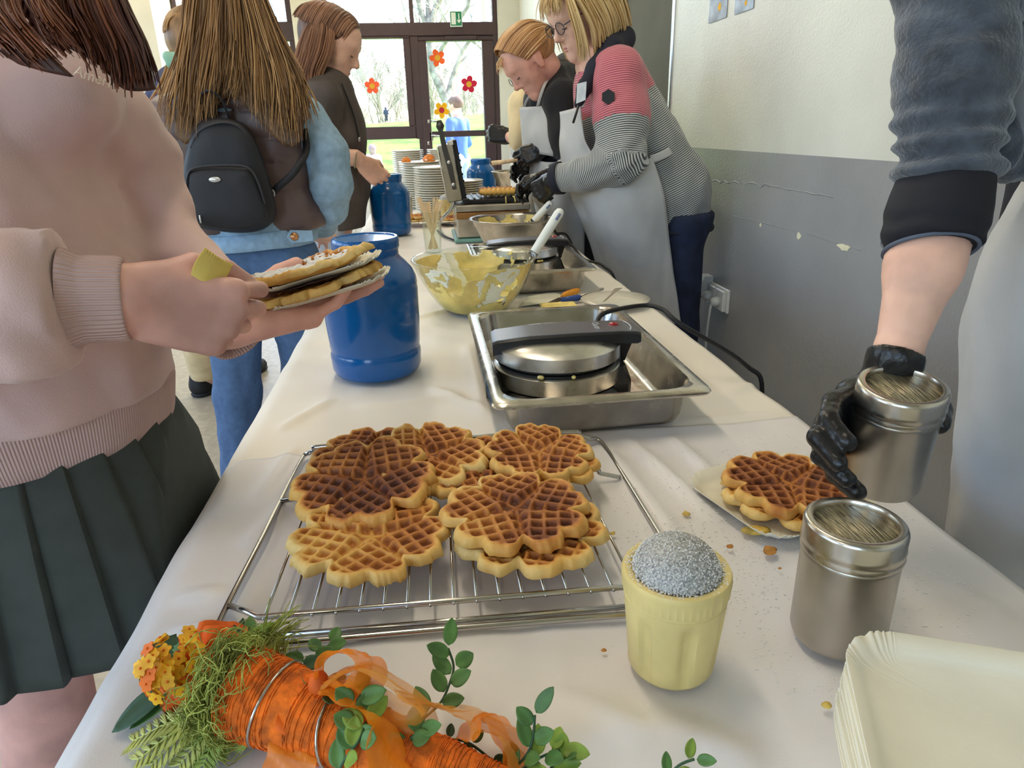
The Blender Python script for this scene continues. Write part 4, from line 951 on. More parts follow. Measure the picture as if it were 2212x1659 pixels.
# stack of paper plates
pc = PZ(1850, 1372, .826); hx, hy = .105, .075; ang = -.40
ctr = pc[:2] + A([math.cos(ang), math.sin(ang)]) * (hx + .008) - A([-math.sin(ang), math.cos(ang)]) * (hy + .008)
top = None; nst = 19; zs0 = TZ + .0005; dz = (.826 - .012 - zs0) / (nst - 1)
for i in range(nst):
    jx, jy = random.uniform(-.0018, .0018), random.uniform(-.0018, .0018)
    if top is None:
        top = paper_plate(A([ctr[0], ctr[1], zs0]), hx, hy, ang, 'plain white paper plate in the tall stack beside the steel shaker', 'stacked paper plates'); proto = top
    else:
        o = proto.copy(); COL.objects.link(o); o.location = (ctr[0] + jx, ctr[1] + jy, zs0 + dz * i); o.rotation_euler = (0, 0, random.uniform(-.02, .02))
        if i == nst - 1: o['label'] = 'topmost white paper plate of the tall stack'

# ------------------------------------------------ cooling rack
rk = thing('cooling_rack', 'chromed wire oven rack carrying the pile of waffles', 'rack', PZ(950, 1150, TZ))
def rz(px, py, z): p = PZ(px, py, z); return A([p[0], p[1], z])
zl = TZ + .0045; zh = TZ + .0225
fl = rz(447, 1402, zl); bl = rz(655, 985, zl); brr = rz(1300, 955, zl); frr = rz(1525, 1312, zl)
b0 = rz(700, 964, zh); b1 = rz(1228, 932, zh)
def mixp(a, b, t): return a + (b - a) * t
outer = [mixp(fl, frr, .04), mixp(fl, frr, .5), mixp(fl, frr, .96), frr + norm(brr - frr) * .012 + norm(fl - frr) * .003, mixp(frr, brr, .5), mixp(frr, brr, .97), mixp(brr, b1, .35), mixp(brr, b1, .7), b1, mixp(b1, b0, .5), b0, mixp(bl, b0, .65), mixp(bl, b0, .3), mixp(bl, fl, .04), mixp(bl, fl, .5), mixp(bl, fl, .97)]
obj('outer_frame', tube(spline(outer, 6, closed=True), .0031, 10, closed=True), m_chrome, rk)
fl2 = fl + norm(frr - fl) * .002 + norm(bl - fl) * .010; fr2 = frr + norm(brr - frr) * .010
obj('front_rail', tube([fl2, fr2], .0028, 10), m_chrome, rk)
a0 = rz(548, 1334, zh); a1 = rz(1420, 1262, zh); al = mixp(fl, bl, .155); ar_ = mixp(frr, brr, .155)
obj('support_bar', tube([al, mixp(al, a0, .7) + A([0, 0, .003]), a0 + norm(a1 - a0) * .004, mixp(a0, a1, .5), a1, ar_], .0029, 10), m_chrome, rk)
c0 = rz(648, 1078, zh - .006); c1 = rz(1262, 1016, zh - .006); cl = rz(606, 1082, zl); cr2 = rz(1340, 1031, zl)
obj('support_bar', tube(spline([cl, mixp(cl, c0, .6), c0 + A([.006, .004, 0]), mixp(c0, c1, .5), c1, mixp(c1, cr2, .45), cr2], 6), .0027, 10), m_chrome, rk)
for i in range(17):
    t_ = (i + .45) / 17.2; p = mixp(a0, a1, t_ * .985); q = mixp(b0, b1, t_); e = norm(p - q)
    obj('wire', tube([q, mixp(q, p, .5), p + e * .004], .0014, 6), m_chrome, rk)
# crumbs and spilled sugar
m_crumb = mat('crumb', (196, 134, 62), .8, var=.2, vscale=60)
def crumb(px, py, r, label, m=m_crumb, seed=0):
    p = PZ(px, py, TZ); V, F = lathe([(0, 0), (r * .8, .0003), (r, r * .35), (r * .7, r * .75), (0, r * .9)], (0, 0, 0), 12); V = V * (1 + .35 * vnoise(V, 1.2 / r, seed + 3)[:, None]); o = obj('waffle_crumb', (V * A([1.2, 1, 1]) + p + A([0, 0, .0008]), F), m); tag(o, label, 'crumb', 'waffle crumbs on the cloth')
m_crumb_y = mat('crumb_pale', (226, 190, 96), .7, var=.15, vscale=60)
crumb(1483, 1113, .0042, 'pale yellow crumb between rack and waffle plate', m_crumb_y, 1); crumb(1663, 1194, .007, 'large brown crumb in front of the sugared waffle plate', m_crumb, 2); crumb(1577, 1184, .0032, 'small brown crumb beside the large brown crumb', m_crumb, 3)
crumb(1323, 1155, .003, 'small yellow crumb under the rack wires', m_crumb_y, 4); crumb(1785, 1528, .0035, 'pale yellow crumb beside the paper plate stack', m_crumb_y, 5); crumb(1304, 1408, .0022, 'tiny grey crumb near the cream shaker', m_crumb, 6); crumb(1684, 1230, .0018, 'tiny brown crumb before the steel shaker', m_crumb, 7)
p = PZ(1632, 1150, TZ); o = obj('batter_scrap', (lathe([(0, .0), (.010, .0005), (.012, .002), (.007, .004), (0, .0045)], p + A([0, 0, .001]), 20, 1.4, .8)), m_crumb_y); tag(o, 'yellow scrap of waffle edge under the paper plate corner', 'scrap')
rg = random.Random(8); L = []
for i in range(1500):
    px = rg.gauss(1560, 150); py = rg.gauss(1120, 130)
    if rg.random() < .35: px = rg.uniform(1560, 2100); py = rg.uniform(1050, 1500)
    if px < 1290 or py < 935 or py > 1600: continue
    p = PZ(px, py, TZ); 
    if p[0] > .54: continue
    q = rg.uniform(.00025, .0006); p = p + A([0, 0, float(cloth_z(A([p[0]]), A([p[1]]), 0)[0]) + .0002]); L.append(box(p - A([q * 1.5, q * 1.5, .0002]), p + A([q * 1.5, q * 1.5, .0001])))
o = obj('sugar_dust', join(*L), m_sugar, smooth=False); o['kind'] = 'stuff'; o['label'] = 'icing sugar dusted over the cloth near the plates'; o['category'] = 'sugar'
# ================================================================== back half of the table
# ------------------------------------------------ steel waffle maker with open lid
wl_ = PZ(988, 525); wx0, wy0 = wl_[0] + .002, 2.74; wx1 = PY(1143, 470, 2.74)[0]; wz1 = PY(988, 440, wy0)[2]; wd = .30
wm = thing('waffle_maker', 'steel waffle stick maker with its lid open', 'waffle maker', ((wx0 + wx1) / 2, wy0 + wd / 2, TZ))
obj('base_foot', box((wx0 - .012, wy0 - .02, TZ), (wx1 + .01, wy0 + wd, TZ + .014), .004), mat('teal_board', (120, 168, 160), .3, var=.04), wm, smooth=False)
obj('housing', box((wx0, wy0, TZ + .014), (wx1, wy0 + wd, wz1 - .035), .006), m_steel, wm, smooth=False)
obj('top_tray', box((wx0 - .004, wy0 - .006, wz1 - .035), (wx1 + .004, wy0 + wd, wz1 - .008), .004), m_steel_r, wm, smooth=False)
obj('drip_band', box((wx0, wy0 - .008, wz1 - .060), (wx1, wy0, wz1 - .036), .002), mat('bronzed_steel', (170, 130, 88), .3, metal=1, var=.06), wm, smooth=False)
px0 = PY(1003, 430, wy0 + .06)[0]; px1 = PY(1138, 430, wy0 + .06)[0]; zp = wz1 + .004
lp = obj('lower_plate', box((px0, wy0 + .035, wz1 - .008), (px1, wy0 + wd - .04, zp + .006), .004), m_black_pl, wm, smooth=False)
for i in range(9): obj('plate_rib', box((px0 + .01 + i * .026, wy0 + .04, zp + .005), (px0 + .018 + i * .026, wy0 + wd - .05, zp + .011), .002), m_black_pl, lp, smooth=False)
# lid, hinged on the side, tilted open
hb = A([PY(1003, 430, wy0 + .05)[0] + .004, wy0 + .05, zp]); lh = PY(985, 308, wy0 + .05)[2] - zp; la = -.13
def lid(VF): V, F = VF; return rot_about(V, hb, (0, 1, 0), la), F
lid_o = obj('lid_shell', lid(box(hb + A([-.070, -.012, .004]), hb + A([-.010, wd - .10, lh]), .005)), m_steel, wm, smooth=False)
obj('upper_plate', lid(box(hb + A([-.010, -.008, .004]), hb + A([.006, wd - .10, lh + .012]), .003)), m_black_pl, wm, smooth=False)
for i in range(7): obj('plate_rib', lid(box(hb + A([.005, 0, .02 + i * .026]), hb + A([.010, wd - .12, .028 + i * .026]), .002)), m_black_pl, lid_o, smooth=False)
obj('lid_corner', lid(box(hb + A([-.03, -.014, lh - .006]), hb + A([-.008, .02, lh + .012]), .003)), m_white_pl, lid_o, smooth=False)
m_gun = mat('gunmetal', (92, 90, 88), .35, metal=.8, var=.04)
arm = [(-.030, .045), (-.014, .045), (-.014, .12), (-.022, .175), (-.026, .235), (-.018, .25), (-.026, .268), (-.042, .268), (-.050, .25), (-.044, .235), (-.042, .175), (-.036, .12)]
arm = [(x - .012, z * lh / .19) for x, z in arm]
obj('lid_handle', lid(prism(arm, (1, 0, 0), (0, 0, 1), hb + A([0, -.013, 0]), (0, -1, 0), .010)), m_gun, wm, smooth=False)
for z in (.062, .135): 
    V, F = lathe([(0, .006), (.006, .004), (.008, 0), (0, 0)], (0, 0, 0), 10); c_ = hb + A([-.036 - .002 * (z > .1), -.023, z * lh / .19]); obj('bolt', lid((A([c_ + A([v[0], -v[2], v[1]]) for v in V]), F)), m_logo, wm)
V, F = lathe([(0, -.014), (.010, -.010), (.014, 0), (.010, .010), (0, .014)], (0, 0, 0), 14); obj('handle_knob', lid((V + hb + A([-.046, -.018, .252 * lh / .19]), F)), m_gun, wm)
obj('hinge', lid(box(hb + A([-.012, -.020, -.012]), hb + A([.016, .0, .010]), .003)), m_black_pl, wm, smooth=False)
# braided flex of the maker
fx = [PY(978, 408, wy0 + .1), PY(980, 435, wy0 + .05), PY(972, 455, wy0 + .1), PY(955, 473, wy0 + .2), PZ(948, 488, TZ + .004)]
cord('metal_flex', fx, .007, m_alu, 'grey braided flex bending down behind the wooden stirrers')
cord('power_cord', [PZ(955, 485, TZ + .004), PZ(985, 487, TZ + .006), PZ(1000, 490, TZ + .006)], .006, m_cable, 'black plug lead lying behind the sticks glass')
cord('power_cord', [PZ(945, 498, TZ + .004), PZ(960, 510, TZ + .004), PZ(985, 520, TZ + .004)], .0045, m_cable, 'thin black lead curling around the sticks glass')
# waffle bars on sticks
m_bar = mat_attr('waffle_bar', 'tone', [(0, (236, 196, 104)), (.5, (214, 150, 66)), (1, (160, 96, 50))], .6, jitter=.12, jscale=60)
def waffle_bar(c, L, ang, tone, label):
    t = thing('waffle_on_stick', label, 'waffle', c, 'waffle bars on sticks'); n = 60; m = 20; u = np.linspace(-1, 1, n); b = np.linspace(0, 2 * math.pi, m, endpoint=False)
    w = .024 * np.sqrt(np.clip(1 - abs(u) ** 6, 0.02, 1)); V = np.zeros((n, m, 3)); ridge = 1 + .14 * np.sign(np.cos(u * 28))[:, None] * (np.abs(np.sin(b)) > .3)[None]
    V[..., 0] = (u * L / 2)[:, None]; V[..., 1] = w[:, None] * np.cos(b); V[..., 2] = .016 + .015 * (w / .024)[:, None] * np.sin(b) * ridge
    V = V.reshape(-1, 3); F = [tuple(f) for f in grid_faces(n, m, cv=True)] + [tuple(range(m)), tuple((n - 1) * m + j for j in range(m - 1, -1, -1))]
    V = rot_about(V, (0, 0, 0), (0, 0, 1), ang) + A(c); obj('waffle_bar', (V, F), m_bar, t, attrs={'tone': np.full(len(V), tone)})
    d = A([math.cos(ang), math.sin(ang), 0]); obj('stick', tube([A(c) + d * L * .3 + A([0, 0, .016]), A(c) + d * (L / 2 + .075) + A([0, 0, .020])], .0032, 8), m_stick, t)
bz = zp + .011; q0 = PY(1078, 412, wy0 + .09); q1 = PY(1075, 402, wy0 + .15)
waffle_bar(A([q0[0], wy0 + .09, bz]), .165, -.03, .25, 'yellow waffle bar on a stick in the open waffle maker')
waffle_bar(A([q1[0], wy0 + .155, bz]), .16, -.12, .8, 'browner waffle bar on a stick behind the yellow one')
obj('batter_drip', join(tube(spline([A([q0[0] + .02, wy0 + .04, bz]), A([q0[0] + .02, wy0 + .03, bz - .006]), A([q0[0] + .021, wy0 + .032, bz - .03])], 5), .003, 6), tube(spline([A([q0[0] + .05, wy0 + .045, bz]), A([q0[0] + .055, wy0 + .03, bz - .003]), A([q0[0] + .058, wy0 + .032, bz - .02])], 5), .003, 6)), m_batter, wm)
# ------------------------------------------------ plate stacks
m_china = mat('white_china', (226, 220, 204), .25, var=.02, coat=.3)
pp_ = [(0, 0), (.075, 0), (.078, .003), (.095, .006), (.128, .0165), (.1300, .0190), (.1285, .0200), (.094, .0095), (.076, .0055), (0, .0050)]
pv, pfz = lathe(pp_, (0, 0, 0), 48); plate_me = make_mesh('dinner_plate', pv, pfz); plate_me.materials.append(m_china)
def plates(px, Y, ztop, label, s=1.0, n=None, x=None):
    X = PY(px, 400, Y)[0] if x is None else x; n = n or int((ztop - TZ) / .0122); dz_ = (ztop - TZ - .02) / max(1, n - 1)
    for i in range(n):
        o = bpy.data.objects.new('dinner_plate', plate_me); COL.objects.link(o); o.location = (X + random.uniform(-.0015, .0015), Y + random.uniform(-.0015, .0015), TZ + .0005 + dz_ * i); o.scale = (s, s, 1)
        tag(o, label, 'plate', 'dinner plates in stacks')
    return X
xa = plates(947, 3.80, PY(945, 362, 3.68)[2], 'white dinner plate in the tall stack behind the open waffle maker lid')
xb = plates(914, 4.10, PY(914, 350, 3.98)[2], 'white dinner plate in the tall stack with scraps on top')
xc = plates(1000, 3.98, PY(1015, 391, 3.88)[2], 'white dinner plate in the low stack beside the third blue jar', .9)
plates(886, 4.72, PY(893, 325, 4.62)[2], 'white dinner plate in the far stack on the shoppers side', .8); plates(960, 4.74, PY(950, 323, 4.64)[2], 'white dinner plate in the far stack on the helpers side', .8)
zt_ = PY(914, 350, 3.98)[2]
for dx, s_, lab in ((-.085, .026, 'small orange scrap at the rim of the plate stack'), (.045, .036, 'orange rolled scrap on top of the plate stack')):
    V, F = lathe([(0, 0), (.8, .05), (1, .4), (.7, .9), (.2, 1.1), (0, 1.1)], (0, 0, 0), 14); V = V * s_; V = V * (1 + .2 * vnoise(V, 40, 3)[:, None]); o = obj('food_scrap', (V + A([xb + dx, 4.08, zt_ - .006]), F), mat('orange_scrap', (224, 128, 48), .6, var=.15, vscale=40)); tag(o, lab, 'scrap')
sp = thing('spoon', 'steel spoon resting on the scraps plate stack', 'spoon', (xb + .11, 4.08, zt_)); obj('spoon_handle', tube([(xb + .02, 4.05, zt_ + .006), (xb + .10, 4.06, zt_ + .012)], .004, 8), m_steel, sp); obj('spoon_bowl', lathe([(0, 0), (.012, .002), (.018, .008), (.0165, .009), (0, .003)], (xb + .125, 4.07, zt_ + .008), 16, 1.3, 1), m_steel, sp)
# waffles waiting beside the far jar
rk2 = thing('cooling_rack', 'small wire rack with waffles behind the sticks glass', 'rack', PZ(935, 482))
rc = A([.045, 3.32, TZ]); 
for i in range(9): obj('wire', tube([rc + A([-.15 + i * .037, -.08, .018]), rc + A([-.15 + i * .037, .08, .018])], .0018, 6), m_chrome, rk2)
obj('rim', tube([rc + A([-.155, -.085, .016]), rc + A([.155, -.085, .016]), rc + A([.155, .085, .016]), rc + A([-.155, .085, .016])], .003, 6, closed=True), m_chrome, rk2)
for a_ in (-.14, .14):
    for b_ in (-.075, .075): obj('rack_foot', tube([rc + A([a_, b_, 0]), rc + A([a_, b_, .016])], .003, 6), m_chrome, rk2)
waffle('brown waffle on the small rack beside the far blue jar', rc + A([-.075, 0, .0205]), .075, 21, .7, rot=.3, group='waffles on the small rack'); waffle('brown waffle on the small rack beside the steel maker', rc + A([.08, 0, .0205]), .075, 22, .7, rot=.8, group='waffles on the small rack'); waffle('second waffle layered on the small rack beside the far jar', rc + A([-.078, .004, .034]), .074, 23, .62, rot=.6, group='waffles on the small rack')
# ------------------------------------------------ cutlery between the trays
m_orange = mat('orange_handle', (245, 160, 30), .35, var=.04); m_bluepl = mat('blue_handle', (50, 80, 150), .4, var=.04); m_yel = mat('yellow_cloth', (238, 214, 130), .8, var=.06, vscale=60, bump=.3, bscale=300)
k0 = PZ(1196, 656, TZ); k1 = PZ(1214, 648, TZ); k2 = PZ(1251, 634, TZ); t = thing('kitchen_knife', 'knife with orange handle and dark blade behind the front tray', 'knife', k1)
d = norm(k2 - k1); s_ = np.cross(d, (0, 0, 1)); obj('handle', tube([k1 + A([0, 0, .009]) + d * u for u in np.linspace(0, np.linalg.norm(k2 - k1), 7)], [.005, .009, .010, .010, .010, .009, .005], 12), m_orange, t); obj('blade', prism([(0, -.010), (.10, 0), (.08, .010), (0, .012)], -d, s_, k1 + A([0, 0, .004]), (0, 0, 1), .0018), m_gun, t, smooth=False)
k1 = PZ(1212, 654, TZ); k2 = PZ(1248, 650, TZ); k3 = PZ(1300, 632, TZ); t = thing('tongs', 'steel tongs with blue grip behind the front tray', 'tongs', k2); d = norm(k3 - k2); s_ = norm(np.cross(d, (0, 0, 1)))
obj('arms', tube([k2 + s_ * .009 + A([0, 0, .006]), k3 + s_ * .004 + A([0, 0, .010]), k3 + d * .006 + A([0, 0, .010]), k3 - s_ * .004 + A([0, 0, .010]), k2 - s_ * .009 + A([0, 0, .006])], .0026, 8), m_steel, t); obj('grip', tube([k1 + A([0, 0, .008]), k2 + A([0, 0, .008]), k2 + d * .01 + A([0, 0, .008])], [.006, .009, .006], 10), m_bluepl, t)
k1 = PZ(1210, 668, TZ); o = obj('sponge_cloth', box(k1 + A([-.045, -.01, .0008]), k1 + A([.045, .045, .008]), .004), m_yel, smooth=False); tag(o, 'yellow sponge cloth behind the front tray', 'cloth')
k1 = PZ(1345, 662, TZ); o = obj('saucer', lathe([(0, 0), (.045, 0), (.05, .003), (.085, .012), (.086, .014), (.05, .006), (0, .005)], k1 + A([-.01, .03, 0]), 40), m_china); tag(o, 'white saucer behind the corner of the front tray', 'saucer')
f0 = PY(1318, 650, k1[1] + .02); f1 = PY(1336, 622, k1[1] + .02); d = norm(f1 - f0); t = thing('table_spoon', 'steel spoon handle sticking up from the saucer', 'spoon', f0)
b0_ = f0 - d * .03; b0_[2] = max(b0_[2], TZ + .010); s_ = A([1, 0, 0]); L_ = np.linalg.norm(f1 - b0_); dd = norm(f1 - b0_); obj('spoon_handle', prism([(-.003, 0), (.003, 0), (.004, L_ * .6), (.010, L_ * .95), (.009, L_), (-.009, L_), (-.010, L_ * .95), (-.004, L_ * .6)], s_, dd, b0_, np.cross(s_, dd), .0018), m_steel, t, smooth=False)
ws0 = PZ(1010, 655, TZ); o = obj('paper_sheet', sheet([[PZ(1140, 640, TZ + .002), PZ(1200, 632, TZ + .004), PZ(1240, 652, TZ + .002)], [PZ(1120, 662, TZ + .001), PZ(1190, 655, TZ + .004), PZ(1215, 672, TZ + .002)]], 8, 16, .0006), m_paper); tag(o, 'crumpled white napkin beside the glass bowl', 'napkin')

# ================================================================== carrot shaped flower decoration
m_twine = mat('orange_sisal', (226, 108, 22), .85, var=.16, vscale=90, bump=.4, bscale=250)
m_petal = mat('silk_petal', (240, 104, 18), .7, var=.12, vscale=22); m_lant = mat('lantana_yellow', (252, 178, 26), .6, var=.1, vscale=60); m_lant2 = mat('lantana_orange', (246, 118, 24), .6, var=.08)
m_leafd = mat('leaf_dark', (44, 80, 48), .5, var=.15, vscale=30); m_leafm = mat('leaf_mid', (84, 126, 64), .5, var=.15, vscale=40); m_leafl = mat('leaf_light', (128, 158, 62), .5, var=.12, vscale=40)
m_grassy = mat('sisal_green', (162, 172, 84), .8, var=.2, vscale=30); m_fern = mat('fern_green', (168, 192, 98), .6, var=.12, vscale=30); m_fernl = mat('fern_pale', (208, 216, 132), .6, var=.08, vscale=30)
m_rib = sheer_mat('organza_orange', (246, 146, 26), .76); m_rib2 = sheer_mat('organza_gold', (242, 170, 70), .62)
dc = thing('flower_carrot', 'orange sisal carrot with silk flowers, greenery and organza bow', 'decoration', PZ(760, 1560, TZ))
h0 = PZ(525, 1492, TZ + .034); h0[2] = TZ + .034; h1 = PZ(1120, 1720, TZ + .014); h1[2] = TZ + .014
def carrot_r(t): return .0335 * (1 - .62 * t) 
ts = np.linspace(0, 1, 60); P = A([h0 + (h1 - h0) * t for t in ts]); rr_ = A([carrot_r(t) for t in ts]); rr_[0] *= .6; rr_[1] *= .9
obj('carrot_body', tube(P, rr_, 40), m_twine, dc)
# wound twine strands
T_, U_, W_ = frames(P); rg = random.Random(21)
L = []
for k in range(46):
    s0 = rg.uniform(0, .95); turns = rg.uniform(1.5, 3.5); n = int(turns * 16); ph = rg.uniform(0, 6.28); ds = rg.uniform(-.05, .05); pts = []
    for i in range(n + 1):
        t = min(1, max(0, s0 + ds * i / n + rg.gauss(0, .002))); a = ph + turns * 2 * math.pi * i / n; c_ = h0 + (h1 - h0) * t; r_ = carrot_r(t) + .0006; pts.append(c_ + U_[0] * r_ * math.cos(a) + W_[0] * r_ * math.sin(a))
    L.append(tube(pts, .00055, 4, cap=False))
o = obj('twine_winding', join(*L), m_twine, dc); o['kind'] = 'stuff'
axd = norm(h1 - h0)
def ring_at(t, r, tr, m, name, tilt=.0):
    c_ = h0 + (h1 - h0) * t; e1 = norm(U_[0] + axd * tilt); e2 = W_[0]; obj(name, tube([c_ + e1 * r * math.cos(a) + e2 * r * math.sin(a) for a in np.linspace(0, 2 * math.pi, 40, endpoint=False)], tr, 8, closed=True), m, dc)
ring_at(.135, .0315, .0012, m_chrome, 'metal_ring', .15); ring_at(.39, .028, .0012, m_chrome, 'metal_ring', -.3)
# green sisal tuft
rg = random.Random(4); L = []
for k in range(1150):
    a = rg.uniform(0, 2 * math.pi); t = rg.uniform(-.10, .05); c_ = h0 + (h1 - h0) * t; p = c_ + (U_[0] * math.cos(a) + W_[0] * math.sin(a)) * rg.uniform(.028, .043); dv = norm(A([rg.gauss(0, 1), rg.gauss(0, 1), rg.gauss(0, .8)]) + np.cross(axd, p - c_) * 40); pts = [p]
    for i in range(6):
        dv = norm(dv + A([rg.gauss(0, .35), rg.gauss(0, .35), rg.gauss(0, .35)]) + (c_ - pts[-1]) * 12); q = pts[-1] + dv * .006; q[2] = max(q[2], TZ + .0015); pts.append(q)
    L.append(tube(pts, .00045, 3, cap=False))
for k in range(40):
    b = PZ(560 + rg.uniform(-25, 25), 1400 + rg.uniform(-20, 20), TZ + .045); dv = norm(A([rg.uniform(.2, .8), rg.uniform(.1, .9), rg.uniform(.1, .7)])); pts = [b]
    for i in range(6): dv = norm(dv + A([rg.gauss(0, .12), rg.gauss(0, .12), -.08])); pts.append(pts[-1] + dv * .0065)
    L.append(tube(pts, np.linspace(.0009, .0003, 7), 3, cap=False))
o = obj('sisal_tuft', join(*L), m_grassy, dc); o['kind'] = 'stuff'
def leaf(base, tip, w, m, up=(0, 0, 1), cup=.15, par=dc, name='leaf', curl=0.0, serr=0.0, shape='o'):
    base = A(base, float); tip = A(tip, float); d = tip - base; L_ = np.linalg.norm(d); d = d / L_; s_ = norm(np.cross(d, A(up, float))); n_ = np.cross(s_, d); nu = 11; nv = 7; V = np.zeros((nu, nv, 3))
    for i in range(nu):
        t = i / (nu - 1); ww = w * (2.05 * t ** .62 * (1 - t) ** .80 if shape == 'o' else math.sin(math.pi * min(1, t * .93 + .04)) ** .5) + .0003
        ww *= 1 + serr * (1 if i % 2 else -1)
        for j in range(nv):
            v = j / (nv - 1) * 2 - 1; V[i, j] = base + d * L_ * t + s_ * ww * v + n_ * (cup * ww * v * v - curl * L_ * t * t - .12 * ww * (1 - abs(v)) ** 4)
    V[..., 2] = np.maximum(V[..., 2], TZ + .0012)
    o = obj(name, (V.reshape(-1, 3), grid_faces(nu, nv)), m, par); md = o.modifiers.new('t', 'SOLIDIFY'); md.thickness = .0004; return o
def Q(px, py, z): p = PZ(px, py, TZ + z); return p
# big dark leaves on the far left
leaf(Q(370, 1480, .02), Q(238, 1580, .003), .016, m_leafd, curl=.05); leaf(Q(380, 1500, .018), Q(280, 1575, .003), .009, m_leafm); leaf(Q(420, 1490, .02), Q(340, 1570, .004), .008, m_leafd, curl=.05)
leaf(Q(385, 1410, .03), Q(300, 1470, .02), .014, m_leafd, serr=.12, shape='b'); leaf(Q(390, 1420, .03), Q(335, 1385, .035), .013, m_leafd, serr=.12, shape='b'); leaf(Q(400, 1430, .03), Q(405, 1385, .045), .011, m_leafm, serr=.1, shape='b'); leaf(Q(380, 1450, .03), Q(310, 1450, .03), .012, m_leafd, serr=.1, shape='b')
leaf(Q(510, 1420, .04), Q(525, 1335, .05), .007, m_leafd); leaf(Q(540, 1410, .04), Q(540, 1330, .055), .008, m_leafm); leaf(Q(560, 1400, .04), Q(575, 1345, .05), .006, m_leafm); leaf(Q(530, 1420, .045), Q(505, 1350, .055), .006, m_leafd)
# silk petals
def petal(base, spread, tip, w, m=m_petal, name='petal', up=(0, 0, 1), seed=0):
    base = A(base, float); tip = A(tip, float); d = tip - base; L_ = np.linalg.norm(d); d /= L_; s_ = norm(np.cross(d, A(up, float))); n_ = np.cross(s_, d); nu, nv = 12, 13; V = np.zeros((nu, nv, 3))
    for i in range(nu):
        t = i / (nu - 1); ww = w * (t ** .55) * (1 - .12 * t)
        for j in range(nv):
            v = j / (nv - 1) * 2 - 1; e = L_ * t * (1 - .16 * abs(v) ** 2.5); V[i, j] = base + d * e + s_ * ww * v + n_ * (.35 * ww * v * v + .003 * t * math.sin(v * 7 + seed) - .10 * L_ * t * t)
    V[..., 2] = np.maximum(V[..., 2], TZ + .0015); o = obj(name, (V.reshape(-1, 3), grid_faces(nu, nv)), m, dc); md = o.modifiers.new('t', 'SOLIDIFY'); md.thickness = .0005
petal(Q(440, 1470, .030), 0, Q(500, 1340, .056), .028, seed=1, up=(-.3, -.6, .7)); petal(Q(440, 1470, .030), 0, Q(452, 1350, .058), .025, seed=2, up=(-.2, -.7, .6)); petal(Q(430, 1470, .030), 0, Q(525, 1380, .052), .024, seed=3, up=(0, -.7, .7)); petal(Q(440, 1465, .028), 0, Q(405, 1410, .05), .016, seed=4, up=(-.4, -.6, .6))
petal(Q(450, 1470, .026), 0, Q(352, 1545, .010), .026, seed=5, up=(-.2, -.5, .8)); petal(Q(450, 1470, .026), 0, Q(400, 1565, .010), .025, seed=6, up=(-.2, -.5, .8)); petal(Q(460, 1460, .026), 0, Q(370, 1480, .03), .018, seed=7, up=(-.2, -.6, .7)); petal(Q(440, 1470, .03), 0, Q(525, 1440, .04), .018, seed=8, up=(0, -.6, .7))
# cluster of small yellow flowers
rg = random.Random(9); cl = PZ(366, 1440, TZ + .052)
for k in range(58):
    dxy = np.clip(A([rg.gauss(0, .010), rg.gauss(0, .010), rg.gauss(.0, .010)]), -.015, .015); c_ = cl + dxy; c_[2] = max(c_[2], TZ + .014); nrm = norm(dxy + A([-.2, -.7, .7]) * .016); c_ = c_ + nrm * .006; e1 = norm(np.cross(nrm, (0, 0, 1))); e2 = np.cross(nrm, e1); R_ = .0060; pts = []
    for i in range(25):
        a = 2 * math.pi * i / 25; r_ = R_ * (.62 + .38 * abs(math.cos(2.5 * a))); pts.append((r_ * math.cos(a), r_ * math.sin(a)))
    o = obj('blossom', prism(pts, e1, e2, c_, nrm, .0008), m_lant if k % 6 else m_lant2, dc, smooth=False); obj('blossom_eye', lathe([(0, 0), (.0012, .0), (.0008, .0012), (0, .0014)], c_ + nrm * .0008, 6), m_lant2, o)
# fern fronds
def frond(base, tip, m, n=11, ln=.024, w=.0016):
    base = A(base, float); tip = A(tip, float); L = []; P = spline([base, (base + tip) / 2 + A([0, 0, .008]), tip], 6); P[:, 2] = np.maximum(P[:, 2], TZ + .002); L.append(tube(P, .0006, 4))
    for i in range(2, len(P)):
        dv = norm(P[i] - P[i - 1]); s_ = norm(np.cross(dv, (0, 0, 1)))
        for sg in (-1, 1):
            q = P[i]; l_ = ln * (1 - .5 * i / len(P)); e = norm(dv * .7 + s_ * sg)
            for a2 in (0, .35, -.35, .7):
                f = norm(e + s_ * sg * a2 * .6 + A([0, 0, .15 * a2])); z = [q, q + f * l_ * .5, q + f * l_ * (1 - abs(a2) * .4)]; z = A(z); z[:, 2] = np.maximum(z[:, 2], TZ + .0012); L.append(tube(z, [w * .5, w * .6, w * .15], 3, cap=False))
    o = obj('fern_frond', join(*L), m, dc); return o
frond(Q(520, 1500, .02), Q(420, 1590, .006), m_fern); frond(Q(530, 1510, .02), Q(470, 1620, .005), m_fern); frond(Q(510, 1510, .02), Q(330, 1600, .004), m_fernl); frond(Q(500, 1530, .015), Q(300, 1640, .003), m_fernl); frond(Q(520, 1530, .015), Q(390, 1650, .003), m_fernl); frond(Q(540, 1520, .02), Q(540, 1600, .008), m_fern); frond(Q(450, 1500, .03), Q(500, 1560, .03), m_fern)
frond(Q(500, 1520, .02), Q(350, 1560, .006), m_fern); frond(Q(510, 1540, .014), Q(440, 1650, .004), m_fern); frond(Q(490, 1540, .012), Q(330, 1650, .003), m_fernl); frond(Q(470, 1550, .012), Q(290, 1600, .003), m_fernl); frond(Q(480, 1470, .045), Q(560, 1560, .035), m_fern, ln=.016); frond(Q(470, 1440, .05), Q(600, 1450, .05), m_fern, ln=.016)
